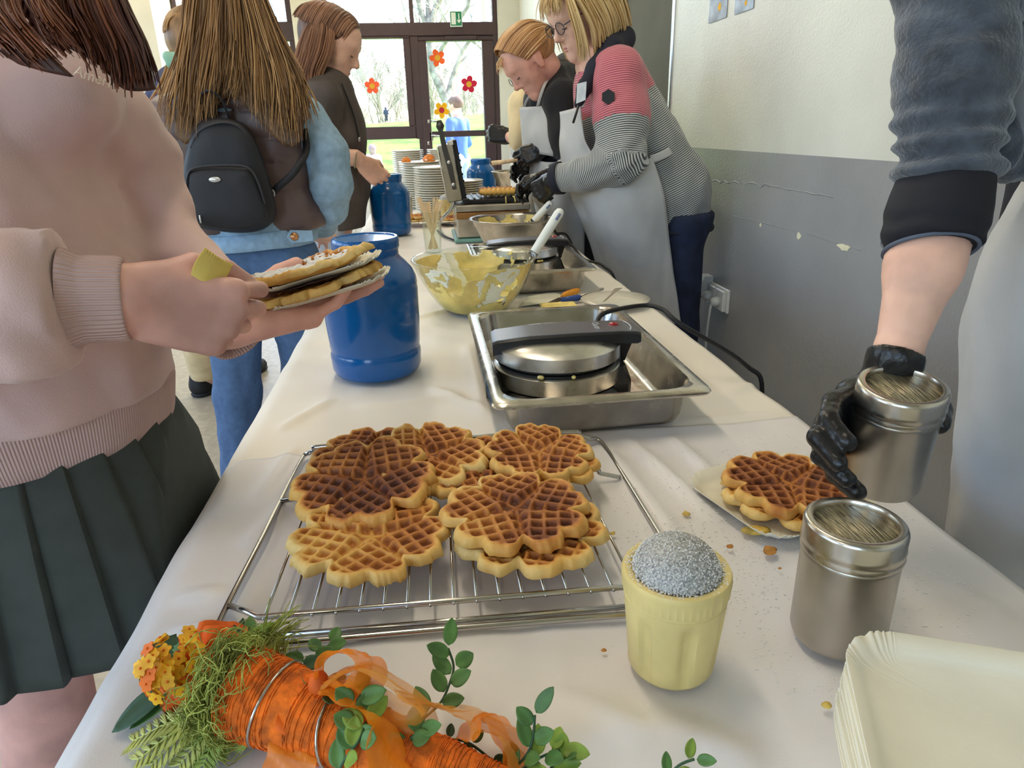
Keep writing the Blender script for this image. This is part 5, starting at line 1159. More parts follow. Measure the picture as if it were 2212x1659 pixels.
frond(Q(560, 1400, .045), Q(610, 1345, .04), m_leafl, ln=.012); frond(Q(550, 1420, .05), Q(575, 1350, .05), m_leafl, ln=.012); frond(Q(520, 1420, .05), Q(580, 1480, .05), m_fern, ln=.014)
# organza bow and tails
def ribbon(pts, w, m, name='ribbon', tw=None, n=60):
    P = resample(spline(pts, 8), n); T, U, Wv = frames(P); V = np.zeros((n, 9, 3))
    for i in range(n):
        a = 0 if tw is None else np.interp(i / (n - 1), np.linspace(0, 1, len(tw)), tw); s_ = U[i] * math.sin(a) + Wv[i] * math.cos(a); nn = np.cross(T[i], s_); wi = w if np.isscalar(w) else np.interp(i / (n - 1), np.linspace(0, 1, len(w)), w)
        for j in range(9): v = j / 4 - 1; V[i, j] = P[i] + s_ * wi * v + nn * .0016 * math.sin(v * 6 + i * .45)
    V[..., 2] = np.maximum(V[..., 2], TZ + .0012)
    obj(name, (V.reshape(-1, 3), grid_faces(n, 9)), m, dc)
kn = PZ(690, 1480, TZ + .056)
obj('bow_knot', lathe([(0, -.010), (.006, -.008), (.0085, 0), (.006, .008), (0, .010)], kn, 14), m_petal, dc)
ribbon([kn, Q(700, 1420, .075), Q(770, 1410, .085), Q(800, 1450, .078), Q(770, 1500, .066), kn + A([.004, -.004, .002])], [.005, .013, .017, .017, .012, .005], m_rib, 'bow_loop', [0, .6, 1.0, .6, .2, 0])
ribbon([kn, Q(790, 1440, .080), Q(880, 1500, .062), Q(930, 1540, .050), Q(880, 1560, .050), Q(760, 1490, .062), kn], [.005, .014, .018, .016, .014, .010, .005], m_rib2, 'bow_loop', [0, .5, .7, .5, .3, .3, 0])
ribbon([kn, Q(660, 1540, .040), Q(640, 1600, .030), Q(620, 1680, .020)], [.006, .014, .019, .020], m_rib, 'bow_tail', [.2, .4, .5, .3])
ribbon([kn, Q(760, 1500, .062), Q(840, 1560, .052), Q(850, 1640, .042), Q(880, 1700, .03)], [.005, .015, .022, .022, .02], m_rib, 'bow_tail', [0, .4, .7, .5, .3])
ribbon([Q(860, 1500, .060), Q(960, 1530, .040), Q(1050, 1560, .030), Q(1110, 1620, .020), Q(1130, 1700, .012)], [.010, .010, .017, .019, .017], m_rib2, 'bow_tail', [.3, .8, .2, .6, .2])
ribbon([Q(1000, 1600, .030), Q(1040, 1545, .034), Q(1090, 1580, .030), Q(1120, 1640, .018), Q(1140, 1700, .01)], [.012, .016, .016, .014, .012], m_rib, 'bow_tail', [.5, .9, .6, .3, .2])
ribbon([kn + A([-.012, -.008, -.004]), kn + A([-.016, -.024, -.018]), Q(650, 1590, .016), Q(690, 1640, .012)], [.014, .013, .012, .010], m_petal, 'bow_wrap', [.2, .2, .3, .3])
# ivy sprays
def spray(path, leaves, m_l, ln=.022, w=.0075):
    P = spline(path, 8); P[:, 2] = np.maximum(P[:, 2], TZ + .002); st = obj('ivy_stem', tube(P, .0010, 5), m_leafd, dc); rg = random.Random(int(path[0][0] * 1e5) & 0xffff)
    for i in range(leaves):
        t = (i + 1) / leaves; k = int(t * (len(P) - 1)); dv = norm(P[k] - P[max(0, k - 2)]); s_ = norm(np.cross(dv, (0, 0, 1))); sg = 1 if i % 2 else -1; e = norm(dv * (.5 if i < leaves - 1 else 1.5) + s_ * sg * .9 + A([0, 0, rg.uniform(.0, .5)])); l_ = ln * rg.uniform(.8, 1.1)
        leaf(P[k] + e * .002, P[k] + e * l_, w * rg.uniform(.85, 1.1), m_l if i % 3 else m_leafm, up=(rg.uniform(-.3, .3), -.5, .85), par=dc)
spray([Q(740, 1490, .05), Q(660, 1440, .04), Q(690, 1410, .03), Q(715, 1390, .03)], 7, m_leafm, .018)
spray([Q(905, 1560, .035), Q(950, 1520, .03), Q(970, 1480, .035), Q(980, 1440, .04), Q(968, 1400, .05)], 8, m_leafm)
spray([Q(760, 1640, .04), Q(770, 1580, .055), Q(765, 1530, .062), Q(780, 1500, .066)], 7, m_leafm, .02)
spray([Q(720, 1690, .03), Q(745, 1640, .045), Q(775, 1600, .055), Q(790, 1560, .058)], 6, m_leafl, .02)
spray([Q(1080, 1680, .012), Q(1130, 1640, .02), Q(1150, 1600, .03), Q(1155, 1545, .045)], 6, m_leafm); spray([Q(1090, 1690, .012), Q(1160, 1640, .02), Q(1210, 1620, .024)], 6, m_leafl)
spray([Q(1150, 1720, .008), Q(1190, 1660, .012), Q(1215, 1640, .02)], 4, m_leafl); spray([Q(1420, 1700, .004), Q(1465, 1655, .02), Q(1500, 1640, .026)], 4, m_leafl, .016, .005); spray([Q(560, 1450, .05), Q(620, 1440, .045), Q(680, 1460, .05), Q(720, 1500, .055)], 6, m_leafd, .015)
spray([Q(880, 1570, .04), Q(920, 1600, .03), Q(1000, 1600, .02), Q(1060, 1640, .015)], 9, m_leafd, .012, .004); spray([Q(880, 1640, .03), Q(885, 1600, .04), Q(905, 1580, .045)], 4, m_leafm, .02)
# ================================================================== people
def J(px, py, Y): return PY(px, py, Y)
m_skin = mat('skin', (236, 186, 164), .5, var=.06, vscale=18, sss=.12, bump=.06, bscale=400)
m_skin_p = mat('skin_pink', (228, 174, 160), .5, var=.10, vscale=14, sss=.12, bump=.08, bscale=350)
m_glove = mat('black_nitrile', (24, 24, 26), .32, var=.1, vscale=30, bump=.35, bscale=90)
m_lip = mat('lips', (190, 110, 104), .45, var=.03); m_lash = mat('lashes', (60, 44, 36), .6, var=0); m_brow = mat('brow_hair', (140, 104, 72), .7, var=.05)
m_denim_l = mat('denim_light', (144, 174, 200), .8, var=.05, vscale=60, bump=.35, bscale=500)
m_denim = mat('denim_blue', (80, 108, 146), .8, var=.05, vscale=60, bump=.35, bscale=500)
m_denim_d = mat('denim_dark', (30, 40, 66), .8, var=.14, vscale=18, bump=.3, bscale=500)
m_pink = mat('sweatshirt_pink', (214, 180, 174), .85, var=.05, vscale=8, bump=.25, bscale=700, sheen=.3)
m_skirt = mat('skirt_greygreen', (60, 65, 60), .75, var=.05, vscale=30, bump=.15, bscale=900)
m_vest = mat('puffer_brown', (98, 80, 78), .42, var=.06, vscale=12, bump=.1, bscale=60)
m_bag = mat('backpack_black', (26, 26, 32), .55, var=.1, vscale=20, bump=.2, bscale=500)
m_shirt = mat('shirt_charcoal', (84, 76, 74), .8, var=.08, vscale=10, bump=.15, bscale=300)
m_apron = mat('apron_grey', (192, 192, 192), .75, var=.04, vscale=6, bump=.12, bscale=400)
m_black = mat('hoodie_black', (26, 26, 30), .85, var=.1, vscale=14, sheen=.15)
m_navy = mat('navy_knit', (30, 32, 48), .8, var=.06)
m_fleece = mat('fleece_grey', (72, 78, 88), .95, var=.16, vscale=40, bump=.5, bscale=220, sheen=.4)
m_beige = mat('beige_cotton', (226, 204, 160), .8, var=.05); m_offw = mat('offwhite_cotton', (226, 224, 216), .8, var=.04); m_shoe = mat('shoe_black', (24, 24, 26), .6, var=.08)
def hair_mat(n, a, b, c): return mat_attr('hair_' + n, 'tone', [(0, a), (.5, b), (1, c)], .50)
def hand_prims(o, xf, tv, zn, curls, thumb, sc=1.0, spread=(.10, .03, -.04, -.12), k=.006, fk=.004, fat=1.0):
    """fingers along xf, thumb side tv, back of hand zn; thumb: points in (x,t,z) of the hand frame, metres"""
    xf = norm(xf); tv = norm(tv - xf * (A(tv) @ xf)); zz = np.cross(xf, tv); zz = zz if zz @ A(zn) > 0 else -zz
    def pt(x, t, z=0.): return A(o, float) + sc * (xf * x + tv * t + zz * z)
    lat = (.029, .0095, -.0100, -.0280); kn = (.090, .094, .089, .080); fl = ((.043, .026, .021), (.047, .030, .022), (.043, .028, .021), (.034, .021, .018)); fr_ = (.0088, .0090, .0086, .0075); q = []
    q.append(cap_(pt(-.04, 0), pt(.01, 0), .026 * sc, .026 * sc, zz, .78, k=.015))
    for i in range(4): q.append(cap_(pt(.005, lat[i] * .62), pt(kn[i], lat[i]), .0150 * sc * fat, .0125 * sc * fat, k=.008 * sc)); q.append(cap_(pt(kn[i] - .006, lat[i], .004), pt(kn[i] + .001, lat[i], .004), .0105 * sc * fat, k=.005))
    q.append(cap_(pt(.02, -.022, -.006), pt(.055, -.026, -.006), .014 * sc, .012 * sc, k=.012)); q.append(cap_(pt(.015, .02, -.008), pt(.045, .028, -.010), .016 * sc, .012 * sc, k=.012))
    for i in range(4):
        p = pt(kn[i], lat[i]); a = 0.0; r_ = fr_[i] * sc * fat
        for j in range(3):
            a += curls[i][j]; sdir = xf * math.cos(a) - zz * math.sin(a); sdir = norm(sdir + tv * spread[i] * math.cos(a)); e = p + sdir * fl[i][j] * sc
            q.append(cap_(p, e, r_, r_ * (.92, .90, .78)[j], k=fk if j else k)); p = e; r_ *= (.95, .92, .9)[j]
    T = [pt(*t) for t in thumb]; rr_ = (.0150, .0115, .0108, .0085)
    for j in range(len(T) - 1): q.append(cap_(T[j], T[j + 1], rr_[j] * sc * fat, rr_[j + 1] * sc * fat, k=.008 if j == 0 else fk))
    return q
def head_prims(c, f, u, s=1.0, neck=None):
    f = norm(f); u = norm(A(u) - f * (A(u) @ f)); l = np.cross(u, f)
    def pt(x, y, z): return A(c, float) + s * (f * x + l * y + u * z)
    q = [cap_(pt(-.032, 0, .034), pt(.024, 0, .036), .083 * s, .078 * s, l, .93), cap_(pt(.030, 0, .0), pt(.050, 0, -.05), .064 * s, .045 * s), cap_(pt(.015, 0, -.045), pt(.070, 0, -.090), .050 * s, .021 * s, k=.03)]
    for sg in (-1, 1):
        q.append(cap_(pt(.058, sg * .030, -.022), pt(.050, sg * .034, -.036), .026 * s, .022 * s)); q.append(cap_(pt(.000, sg * .078, .010), pt(.004, sg * .074, -.028), .020 * s, .012 * s, l, .5, k=.006)); q.append(cap_(pt(.102, sg * .031, .008), pt(.102, sg * .032, .008), .013 * s, .013 * s, k=.012, sub=True))
        q.append(cap_(pt(.076, sg * .030, .004), pt(.076, sg * .032, .004), .0150 * s, .0145 * s, k=.006)); q.append(cap_(pt(.098, sg * .009, -.031), pt(.094, sg * .011, -.031), .0070 * s, .0070 * s, k=.006))
    q += [cap_(pt(.083, -.030, .030), pt(.083, .030, .030), .013 * s, .013 * s), cap_(pt(.090, 0, .018), pt(.112, 0, -.024), .0065 * s, .0105 * s, k=.012), cap_(pt(.088, -.014, -.057), pt(.088, .014, -.057), .0075 * s, k=.007), cap_(pt(.085, -.012, -.069), pt(.085, .012, -.069), .0075 * s, k=.007), cap_(pt(.076, -.006, -.094), pt(.076, .006, -.094), .017 * s, k=.015)]
    if neck is not None: q.append(cap_(pt(-.028, 0, -.055), neck, .050 * s, .056 * s))
    return q, pt
def face_parts(par, pt, s=1.0, sides=(-1, 1), brow=None):
    for sg in sides:
        obj('eyelashes', tube([pt(.0925 - .0006 * i, sg * (.020 + .0052 * i), -.002 - .003 * math.sin(i / 4 * math.pi)) for i in range(5)], .0017 * s, 5), m_lash, par)
        obj('eyebrow', tube([pt(.0985 - .018 * (i / 4) ** 2, sg * (.014 + .007 * i), .0285 + .004 * math.sin(i / 4 * math.pi)) for i in range(5)], [.001 * s, .0022 * s, .0022 * s, .0018 * s, .0008 * s], 5), brow or m_brow, par)
    obj('lips', join(tube([pt(.0965 - .0016 * i * i * .6, .0062 * i, -.0585) for i in (-3, -2, -1, 0, 1, 2, 3)], [.0008, .0028, .0034, .0034, .0034, .0028, .0008], 8), tube([pt(.0935 - .0016 * i * i * .6, .0058 * i, -.0680) for i in (-3, -2, -1, 0, 1, 2, 3)], [.0008, .0032, .0042, .0044, .0042, .0032, .0008], 8)), m_lip, par)
def strands(guides, n, r=.0014, jit=.006, seed=1, npts=18, flare=1.0, sides=4, tone=(.5, .3), ends=.12, wave=0.0, clumps=14):
    """hair: strands blended between neighbouring guide curves"""
    rg = np.random.default_rng(seed); Gd = [resample(spline(g, 6), npts) for g in guides]; Vs, Fs, Ts = [], [], []; off = 0; a = np.linspace(0, 2 * math.pi, sides, endpoint=False); CO = rg.normal(0, 1, (clumps, 3)); CP = rg.uniform(0, 6.28, clumps); CT = rg.normal(0, .6, clumps)
    for k in range(n):
        u = rg.uniform(0, len(Gd) - 1); i = min(int(u), len(Gd) - 2); w = u - i; P = Gd[i] * (1 - w) + Gd[i + 1] * w; t = np.linspace(0, 1, npts)
        P = P[: max(6, int(npts * (1 - rg.random() ** 2 * ends * 2)))]; t = t[: len(P)]
        P = P + rg.normal(0, jit, 3) * (.5 + flare * t)[:, None] + rg.normal(0, jit * .5, 3) * np.sin(t * rg.uniform(3, 9) + rg.uniform(0, 6))[:, None] * t[:, None]
        ci = min(clumps - 1, int(u / (len(Gd) - 1) * clumps)); P = P + (CO[ci] * jit * .9 * t[:, None]) + wave * np.sin(t * 9 + CP[ci] + rg.normal(0, .35))[:, None] * t[:, None] * A([1, .4, 0])
        T, U, Wv = frames(P); rad = r * rg.uniform(.6, 1.3) * np.clip(1.15 - t ** 3, .15, 1)
        V = P[:, None] + rad[:, None, None] * (np.cos(a)[None, :, None] * U[:, None] * 1.8 + np.sin(a)[None, :, None] * Wv[:, None]); Vs.append(V.reshape(-1, 3)); Fs.append(grid_faces(len(P), sides, cv=True, off=off)); off += len(P) * sides
        Ts.append(np.full(len(P) * sides, np.clip(rg.normal(tone[0] + CT[ci] * tone[1] * .6, tone[1] * .7), 0, 1)) + np.repeat(t, sides) * .16)
    return (np.concatenate(Vs), np.concatenate(Fs)), np.clip(np.concatenate(Ts), 0, 1)
def streak(P): return np.clip(.26 + .30 * fbm(A(P) * A([1, 1, .12]), 110, 2, 3), .05, .8)
def hair_obj(par, guides, n, m, name='hair', **k):
    VF, tn = strands(guides, n, **k); return obj(name, VF, m, par, attrs={'tone': tn})
def hair_base(par, guides, m, name='hair_base', tone=.25, push=None, cv=False):
    g = [A(x, float) + (A(push) if push is not None else 0) for x in guides]; VF = sheet(g, 24, 40, .006, cv=cv); return obj(name, VF, m, par, attrs={'tone': np.clip(streak(VF[0]) - .26 + tone, 0, 1)})
def folds(freq=14, amp=.004, seed=1, ax=(1, 1, .35)):
    ax = A(ax)
    def f(P): n = fbm(P * ax, freq, 3, seed); return amp * (np.abs(n) * 1.6 - .6)
    return f
def rib_mat(name, col, per, axis='Z'):
    if name in MATS: return MATS[name]
    m = mat(name, col, .85, var=.04, vscale=10); N = m.node_tree.nodes; L = m.node_tree.links; b = N['Principled BSDF']; at = N.new('ShaderNodeAttribute'); at.attribute_name = 'rib'
    mu = N.new('ShaderNodeMath'); mu.operation = 'MULTIPLY'; mu.inputs[1].default_value = 2 * math.pi / per; L.new(at.outputs['Fac'], mu.inputs[0]); sn = N.new('ShaderNodeMath'); sn.operation = 'SINE'; L.new(mu.outputs[0], sn.inputs[0])
    bp = N.new('ShaderNodeBump'); bp.inputs['Strength'].default_value = .7; bp.inputs['Distance'].default_value = .0012; L.new(sn.outputs[0], bp.inputs['Height']); L.new(bp.outputs[0], b.inputs['Normal']); return m
m_pink_rib = rib_mat('sweatshirt_rib', (212, 178, 172), .0042)
def legs(hipc, feet, r=(.085, .06, .045), z_hip=None): 
    q = []
    for h, f in zip(hipc, feet):
        h = A(h, float); f = A(f, float); kn = (h + f) / 2 + A([0, 0, .02]); q += [cap_(h, kn, r[0], r[1]), cap_(kn, f, r[1], r[2])]
    return q
def shoe(par, heel, toe, m=m_shoe, w=.043):
    heel = A(heel, float); toe = A(toe, float); d = norm(toe - heel); q = [cap_(heel + A([0, 0, .05]), toe - d * .09 + A([0, 0, .045]), w, w * .95), cap_(toe - d * .10 + A([0, 0, .035]), toe - d * .03 + A([0, 0, .030]), w, w * .8), cap_(heel + A([0, 0, .05]), heel + A([0, 0, .10]), w, w * .9)]
    V, F = sdf_mesh(q, .008, .03, cut=lambda P: -(P[:, 2] - .001)); obj('shoe', (V, F), m, par); V2, F2 = sdf_mesh([cap_(heel + A([0, 0, .012]), toe - d * .04 + A([0, 0, .012]), w + .006, w, (0, 0, 1), .35)], .008, .02, cut=lambda P: -(P[:, 2] - .0008)); obj('shoe_sole', (V2, F2), m_shoe, par)

# ------------------------------------------------------------------ girl in the pink sweatshirt
def person_pink():
    base = A([-.44, .80, 0]); t = thing('person', 'girl in pink sweatshirt and pleated grey skirt holding waffles', 'person', base)
    nv = norm((.55, -.83, 0)); sv = norm((.83, .55, 0)); c = A([-.468, .80, 0])
    shR = c - A([.05, 0, 0]) - sv * .15 + A([0, 0, 1.275]); shL = J(244, 268, .89); elR = A([-.56, .60, 1.03]); wrR = J(244, 642, .597); elL = J(312, 450, .93); wrL = J(498, 704, .80)
    # right fist
    fR = J(505, 690, .635); xfR = norm(fR - wrR); HR = hand_prims(wrR + xfR * .012, xfR, (0, 0, 1), (-.1, -1, .15), [(.75, 1.6, .9), (.85, 1.65, .9), (.95, 1.65, .9), (1.0, 1.65, .9)], [(.018, .022, -.008), (.050, .044, -.016), (.083, .045, -.022), (.108, .036, -.030)], sc=.90, fat=1.04, k=.0035, fk=.0015)
    tipL = J(796, 620, .875); xfL = norm(tipL - wrL); HL = hand_prims(wrL + xfL * .010, xfL, (-.1, 1, .38), (0, .3, -1), [(-.02, .10, .08), (.0, .06, .06), (.04, .10, .1), (.35, .5, .4)], [(.02, .024, -.006), (.045, .052, -.010), (.075, .066, -.014), (.10, .070, -.018)], sc=.97, fat=1.02, k=.004, fk=.002)
    VF1 = sdf_mesh(HR + [cap_(elR, wrR, .038, .027)], .0021, .012); VF2 = sdf_mesh(HL + [cap_(elL, wrL, .036, .026)], .0028, .012)
    core = [cap_(c + A([0, 0, .90]), c + A([-.03, 0, 1.2]), .10, .10, nv, .7), cap_(shR, c + A([-.04, 0, 1.26]), .04), cap_(c + A([-.04, 0, 1.26]), shL, .04, .03), cap_(shR, elR, .045, .04), cap_(elR, wrR, .038, .026), cap_(shL, elL, .034, .032), cap_(elL, wrL, .032, .025), cap_(c + A([0, 0, 1.28]), c + A([0, 0, 1.40]), .05, .05)]
    hq, hp = head_prims(c + A([.02, -.03, 1.50]), (.6, -.75, -.35), (.2, -.25, .95), 1.0, c + A([0, 0, 1.33])); core += hq
    lg = legs([c - sv * .062 + A([0, 0, .80]), c + sv * .062 + A([0, 0, .80])], [A([-.50, .66, .06]), A([-.42, .86, .06])], (.064, .052, .040)); core += lg
    VF3 = sdf_mesh(core, .010, .02); obj('body', join(VF3, VF1, VF2), m_skin_p, t)
    face_parts(t, hp)
    for s_, (h, e) in enumerate(((A([-.50, .66, 0]), A([-.42, .50, 0])), (A([-.42, .86, 0]), A([-.31, .72, 0])))): shoe(t, h, e)
    # nails on the visible finger tips
    m_nail = mat('nail', (226, 170, 158), .25, var=0)
    # sweatshirt
    hem_z = .902
    shN = c + A([-.04, 0, 1.27]); sw = [cap_(c + nv * .015 + A([0, 0, hem_z + .02]), c + nv * .012 + A([-.005, 0, 1.02]), .150, .150, nv, .92), cap_(c + nv * .012 + A([-.005, 0, 1.02]), c + A([-.030, -.01, 1.17]), .150, .122, nv, .86), cap_(J(140, 215, .80), J(172, 95, .85), .052, .046), cap_(shR, shN, .062), cap_(shN, shL, .066, .046), cap_(shR, elR, .064, .058), cap_(elR, J(60, 648, .585), .058, .048), cap_(J(60, 648, .585), J(140, 650, .59), .050, .040), cap_(shL, J(294, 350, .93), .046, .044, k=.02), cap_(J(294, 350, .93), elL, .044, .047, k=.02), cap_(elL, J(455, 640, .83), .044, .038, k=.02), cap_(c + A([-.05, 0, 1.28]), c + A([-.05, 0, 1.345]), .062, .058)]
    fw = J(150, 640, .59) - J(60, 648, .585); fw = norm(fw); cp = J(150, 645, .592)
    def cut(P):
        near = (np.linalg.norm(P - cp, axis=1) < .12); return np.maximum(hem_z - P[:, 2] - .03 * 0, np.where(near, (P - cp) @ fw, -1))
    def dsp(P):
        n1 = fbm(P * A([1, 1, .5]) + A([0, 0, .3]) * P[:, :1], 9, 3, 3); z = .0095 * (np.abs(n1) * 1.7 - .6)
        d = np.linalg.norm(P - J(40, 620, .575), axis=1); z += -.006 * np.sin((P @ A([.75, 0, .65])) * 150) * np.exp(-(d / .055) ** 2)
        z += -.005 * np.cos((P @ norm((.2, 0, 1.))) * 110) * np.exp(-((P[:, 2] - 1.05) / .09) ** 2) * np.exp(-((P[:, 0] + .28) / .07) ** 2)
        return z
    VF = sdf_mesh(sw, .0048, .045, dsp, cut, smooth=2); obj('sweatshirt', VF, m_pink, t)
    # ribbed cuff and hem
    a0 = J(143, 648, .592); a1 = J(276, 646, .602); n = 24; m_ = 90; cu = np.zeros((n, m_, 3)); T_ = norm(a1 - a0); U_ = norm(A([0, 0, 1]) - T_ * T_[2]); W_ = np.cross(T_, U_); ang = np.linspace(0, 2 * math.pi, m_, endpoint=False)
    for i in range(n):
        s_ = i / (n - 1); r_ = np.interp(s_, [0, .08, .3, .9, 1], [.0425, .042, .0370, .0362, .0350]); cu[i] = a0 + (a1 - a0) * s_ + (np.cos(ang)[:, None] * U_ + np.sin(ang)[:, None] * W_ * .85) * r_ * (1 + .004 * np.sin(ang * 40)[:, None])
    inn_ = cu[-1] + (a0 - a1) * .02 + (np.mean(cu[-1], 0) - cu[-1]) * .18; cu = np.concatenate([cu, inn_[None], (inn_ + (a0 - a1) * .12)[None]])
    obj('cuff', (cu.reshape(-1, 3), grid_faces(n + 2, m_, cv=True)), m_pink_rib, t, attrs={'rib': np.tile(ang * .036, n + 2)})
    b0 = J(452, 655, .825); b1 = wrL + norm(wrL - b0) * .018; cu = []; T_ = norm(b1 - b0); U_ = norm(A([0, 0, 1]) - T_ * T_[2]); W_ = np.cross(T_, U_)
    for s_, r_ in ((0, .040), (.5, .037), (1, .036), (1.0, .033), (.6, .032)): cu.append(b0 + (b1 - b0) * s_ + (np.cos(ang)[:, None] * U_ + np.sin(ang)[:, None] * W_) * r_)
    obj('cuff', (A(cu).reshape(-1, 3), grid_faces(5, m_, cv=True)), m_pink_rib, t, attrs={'rib': np.tile(ang * .036, 5)})
    # hem band follows the body
    m2 = 220; ang = np.linspace(0, 2 * math.pi, m2, endpoint=False); rows = []
    for z, r_ in ((hem_z + .012, 0.1360), (hem_z + .004, 0.1405), (hem_z - .010, 0.1380), (hem_z - .035, 0.1330), (hem_z - .048, 0.1290), (hem_z - .050, 0.1240), (hem_z - .03, 0.1210)):
        cc = c + nv * .015; p = cc + np.cos(ang)[:, None] * sv * (r_ + .004) + np.sin(ang)[:, None] * nv * (r_ * .92 + .004); p[:, 2] = z; p += (np.cos(ang)[:, None] * sv + np.sin(ang)[:, None] * nv) * (.004 * np.sin(ang * 3 + 1) + .002 * np.sin(ang * 7))[:, None]; rows.append(p)
    obj('hem_band', (A(rows).reshape(-1, 3), grid_faces(7, m2, cv=True, flip=True)), m_pink_rib, t, attrs={'rib': np.tile(ang * .19, 7)})
    # embroidered lettering on the chest
    tx = text_mesh('Ameri', .026, .0003); lc = J(192, 160, .66)
    # find chest surface along the view ray
    V = VF[0]; 
    def on_surf(px, py, push=.0012):
        r = ray(px, py); r = r / np.linalg.norm(r); w = V - CAMP; tt = w @ r; dd = np.linalg.norm(w - tt[:, None] * r, axis=1); k = dd < .006
        return CAMP + r * (tt[k].min() - push) if k.any() else J(px, py, .66)
    tV, tf_ = tx; sc2 = 84 / (tV[:, 0].max() - tV[:, 0].min()); tv_ = A([on_surf(200 + v[0] * sc2 * .95 + v[1] * sc2 * .25, 166 + v[0] * sc2 * .33 - v[1] * sc2 * .95, .0016 + .0004 * (v[2] > 0)) for v in tV])
    obj('chest_lettering', (tv_, tf_), mat('embroidery_cream', (236, 220, 204), .8, var=0), t, smooth=False)
    # pleated skirt
    nz, na = 20, 640; ang = np.linspace(0, 2 * math.pi, na, endpoint=False); V = np.zeros((nz, na, 3)); npl = 24
    for i in range(nz):
        s_ = i / (nz - 1); z = .91 + (.632 - .91) * s_; ra, rb = .120 + .096 * s_ ** .7, .110 + .080 * s_ ** .7; saw = np.mod(ang / (2 * math.pi) * npl, 1); rad = -.013 * (s_ * .8 + .2) * np.where(saw < .9, saw / .9, (1 - saw) / .1) + .004 * s_ * np.sin(ang * 5 + 1)
        p = c + (np.cos(ang) * (ra + rad))[:, None] * sv + (np.sin(ang) * (rb + rad))[:, None] * nv; p[:, 2] = z - .004 * np.sin(ang * 3) * s_; V[i] = p
    V[..., 0] = np.minimum(V[..., 0], TX0 - .030)
    o = obj('skirt', (V.reshape(-1, 3), grid_faces(nz, na, cv=True, flip=True)), m_skirt, t); sharp(o, 50); md = o.modifiers.new('t', 'SOLIDIFY'); md.thickness = .0015; md.offset = 1
    # auburn hair
    hm = hair_mat('auburn', (44, 20, 16), (98, 52, 36), (158, 92, 56)); Yh = .60
    g1 = [[J(x0, -160, .66), J(x0 + 10, -60, .62), J(x1, 30, .60), J(x2, y2, .585), J(x3, y3, .585)] for x0, x1, x2, y2, x3, y3 in ((-90, -60, -20, 80, 20, 105), (-60, -20, 20, 85, 80, 140), (-20, 10, 45, 80, 110, 150), (20, 40, 75, 85, 150, 158))]
    hair_base(t, g1, hm, tone=.30, push=(0, .006, -.002)); hair_obj(t, g1, 360, hm, r=.0012, jit=.0022, seed=3, tone=(.55, .22))
    g2 = [[J(x0, -160, .70), J(x0 + 5, -60, .68), J(x1, 30, .665), J(x2, y2, .66), J(x3, y3, .66)] for x0, x1, x2, y2, x3, y3 in ((80, 60, 70, 50, 85, 78), (100, 100, 100, 60, 150, 105), (130, 150, 180, 80, 210, 140), (160, 190, 220, 100, 235, 165), (190, 220, 255, 110, 262, 192), (215, 245, 285, 110, 300, 196), (235, 270, 305, 110, 330, 192))]
    hair_base(t, g2, hm, tone=.16, push=(0, .010, 0)); hair_obj(t, g2, 520, hm, r=.0013, jit=.0028, seed=4, tone=(.40, .24), ends=.06)
    g3 = [[J(40, -120, .66), J(70, -20, .64), J(95, 30, .62), J(130, 80, .61), J(165, 115, .61)], [J(60, -120, .66), J(90, -20, .64), J(110, 20, .625), J(140, 55, .62), J(160, 95, .615)]]
    hair_obj(t, g3, 60, hm, r=.0009, jit=.003, seed=5, tone=(.6, .2))
    cap_h = [cap_(hp(-.035, 0, .036), hp(.0, 0, .042), .094, .088)]; VFh = sdf_mesh(cap_h, .008, .02); obj('hair_crown', VFh, hm, t, attrs={'tone': streak(VFh[0])})
    return t, HL
pink, HLp = person_pink()
# what she holds: waffles on paper plates, yellow slips
pcx = J(683, 600, .845); tilt = .235
def held(o, c, extra=0.0):
    o.rotation_euler = (-.06, -tilt - extra, .06)
def tilt_about(VF, c): V, F = VF; V = rot_about(V, c, (0, 1, 0), -tilt); V = rot_about(V, c, (1, 0, 0), -.07); return V, F
def held_waffle(c, up, R_, seed, brown, rot, label, **k):
    VF, tn = waffle_mesh(A(c) + A([0, 0, up]), R_, seed, brown, rot=rot, **k); V, F = tilt_about(VF, c); o = obj('waffle', (V, F), m_waf, attrs={'tone': tn}); tag(o, label, 'waffle', 'waffles held by the girl in pink'); return o
def held_plate(c, up, hx, hy, label):
    o = paper_plate(A([0, 0, 0]), hx, hy, 0, label, 'paper plates held by the girl in pink', h=.006); Rm = Matrix.Rotation(-.07, 4, 'X') @ Matrix.Rotation(-tilt, 4, 'Y'); o.matrix_world = Matrix.Translation(Vector(c)) @ Rm @ Matrix.Translation((0, 0, up)); return o
held_plate(pcx + A([.012, 0, 0]), -.018, .058, .042, 'lower paper plate resting on the open palm'); held_waffle(pcx, -.0125, .079, 31, .52, .3, 'lower waffle with chocolate spread on the open palm', th=.010, over=1.6, wob=.004)
m_choc = mat('chocolate_spread', (58, 30, 22), .3, var=.1, vscale=40)
VF = lathe([(0, .0), (.055, .0), (.058, .002), (.04, .0035), (0, .004)], pcx + A([0, 0, -.0015]), 40); V, F = VF; V = V + A([0, 0, .0015]) * vnoise(V, 120, 5)[:, None]; o = obj('chocolate_spread', tilt_about((V, F), pcx), m_choc); tag(o, 'chocolate spread between lower waffle and middle plate', 'spread')
held_plate(pcx + A([.008, 0, 0]), .0035, .058, .042, 'middle paper plate between the two held waffles'); wt = held_waffle(pcx + A([-.008, 0, 0]), .0085, .080, 32, .50, .5, 'sugared golden waffle on top of the held plates', th=.010, over=1.8, wob=.0045)
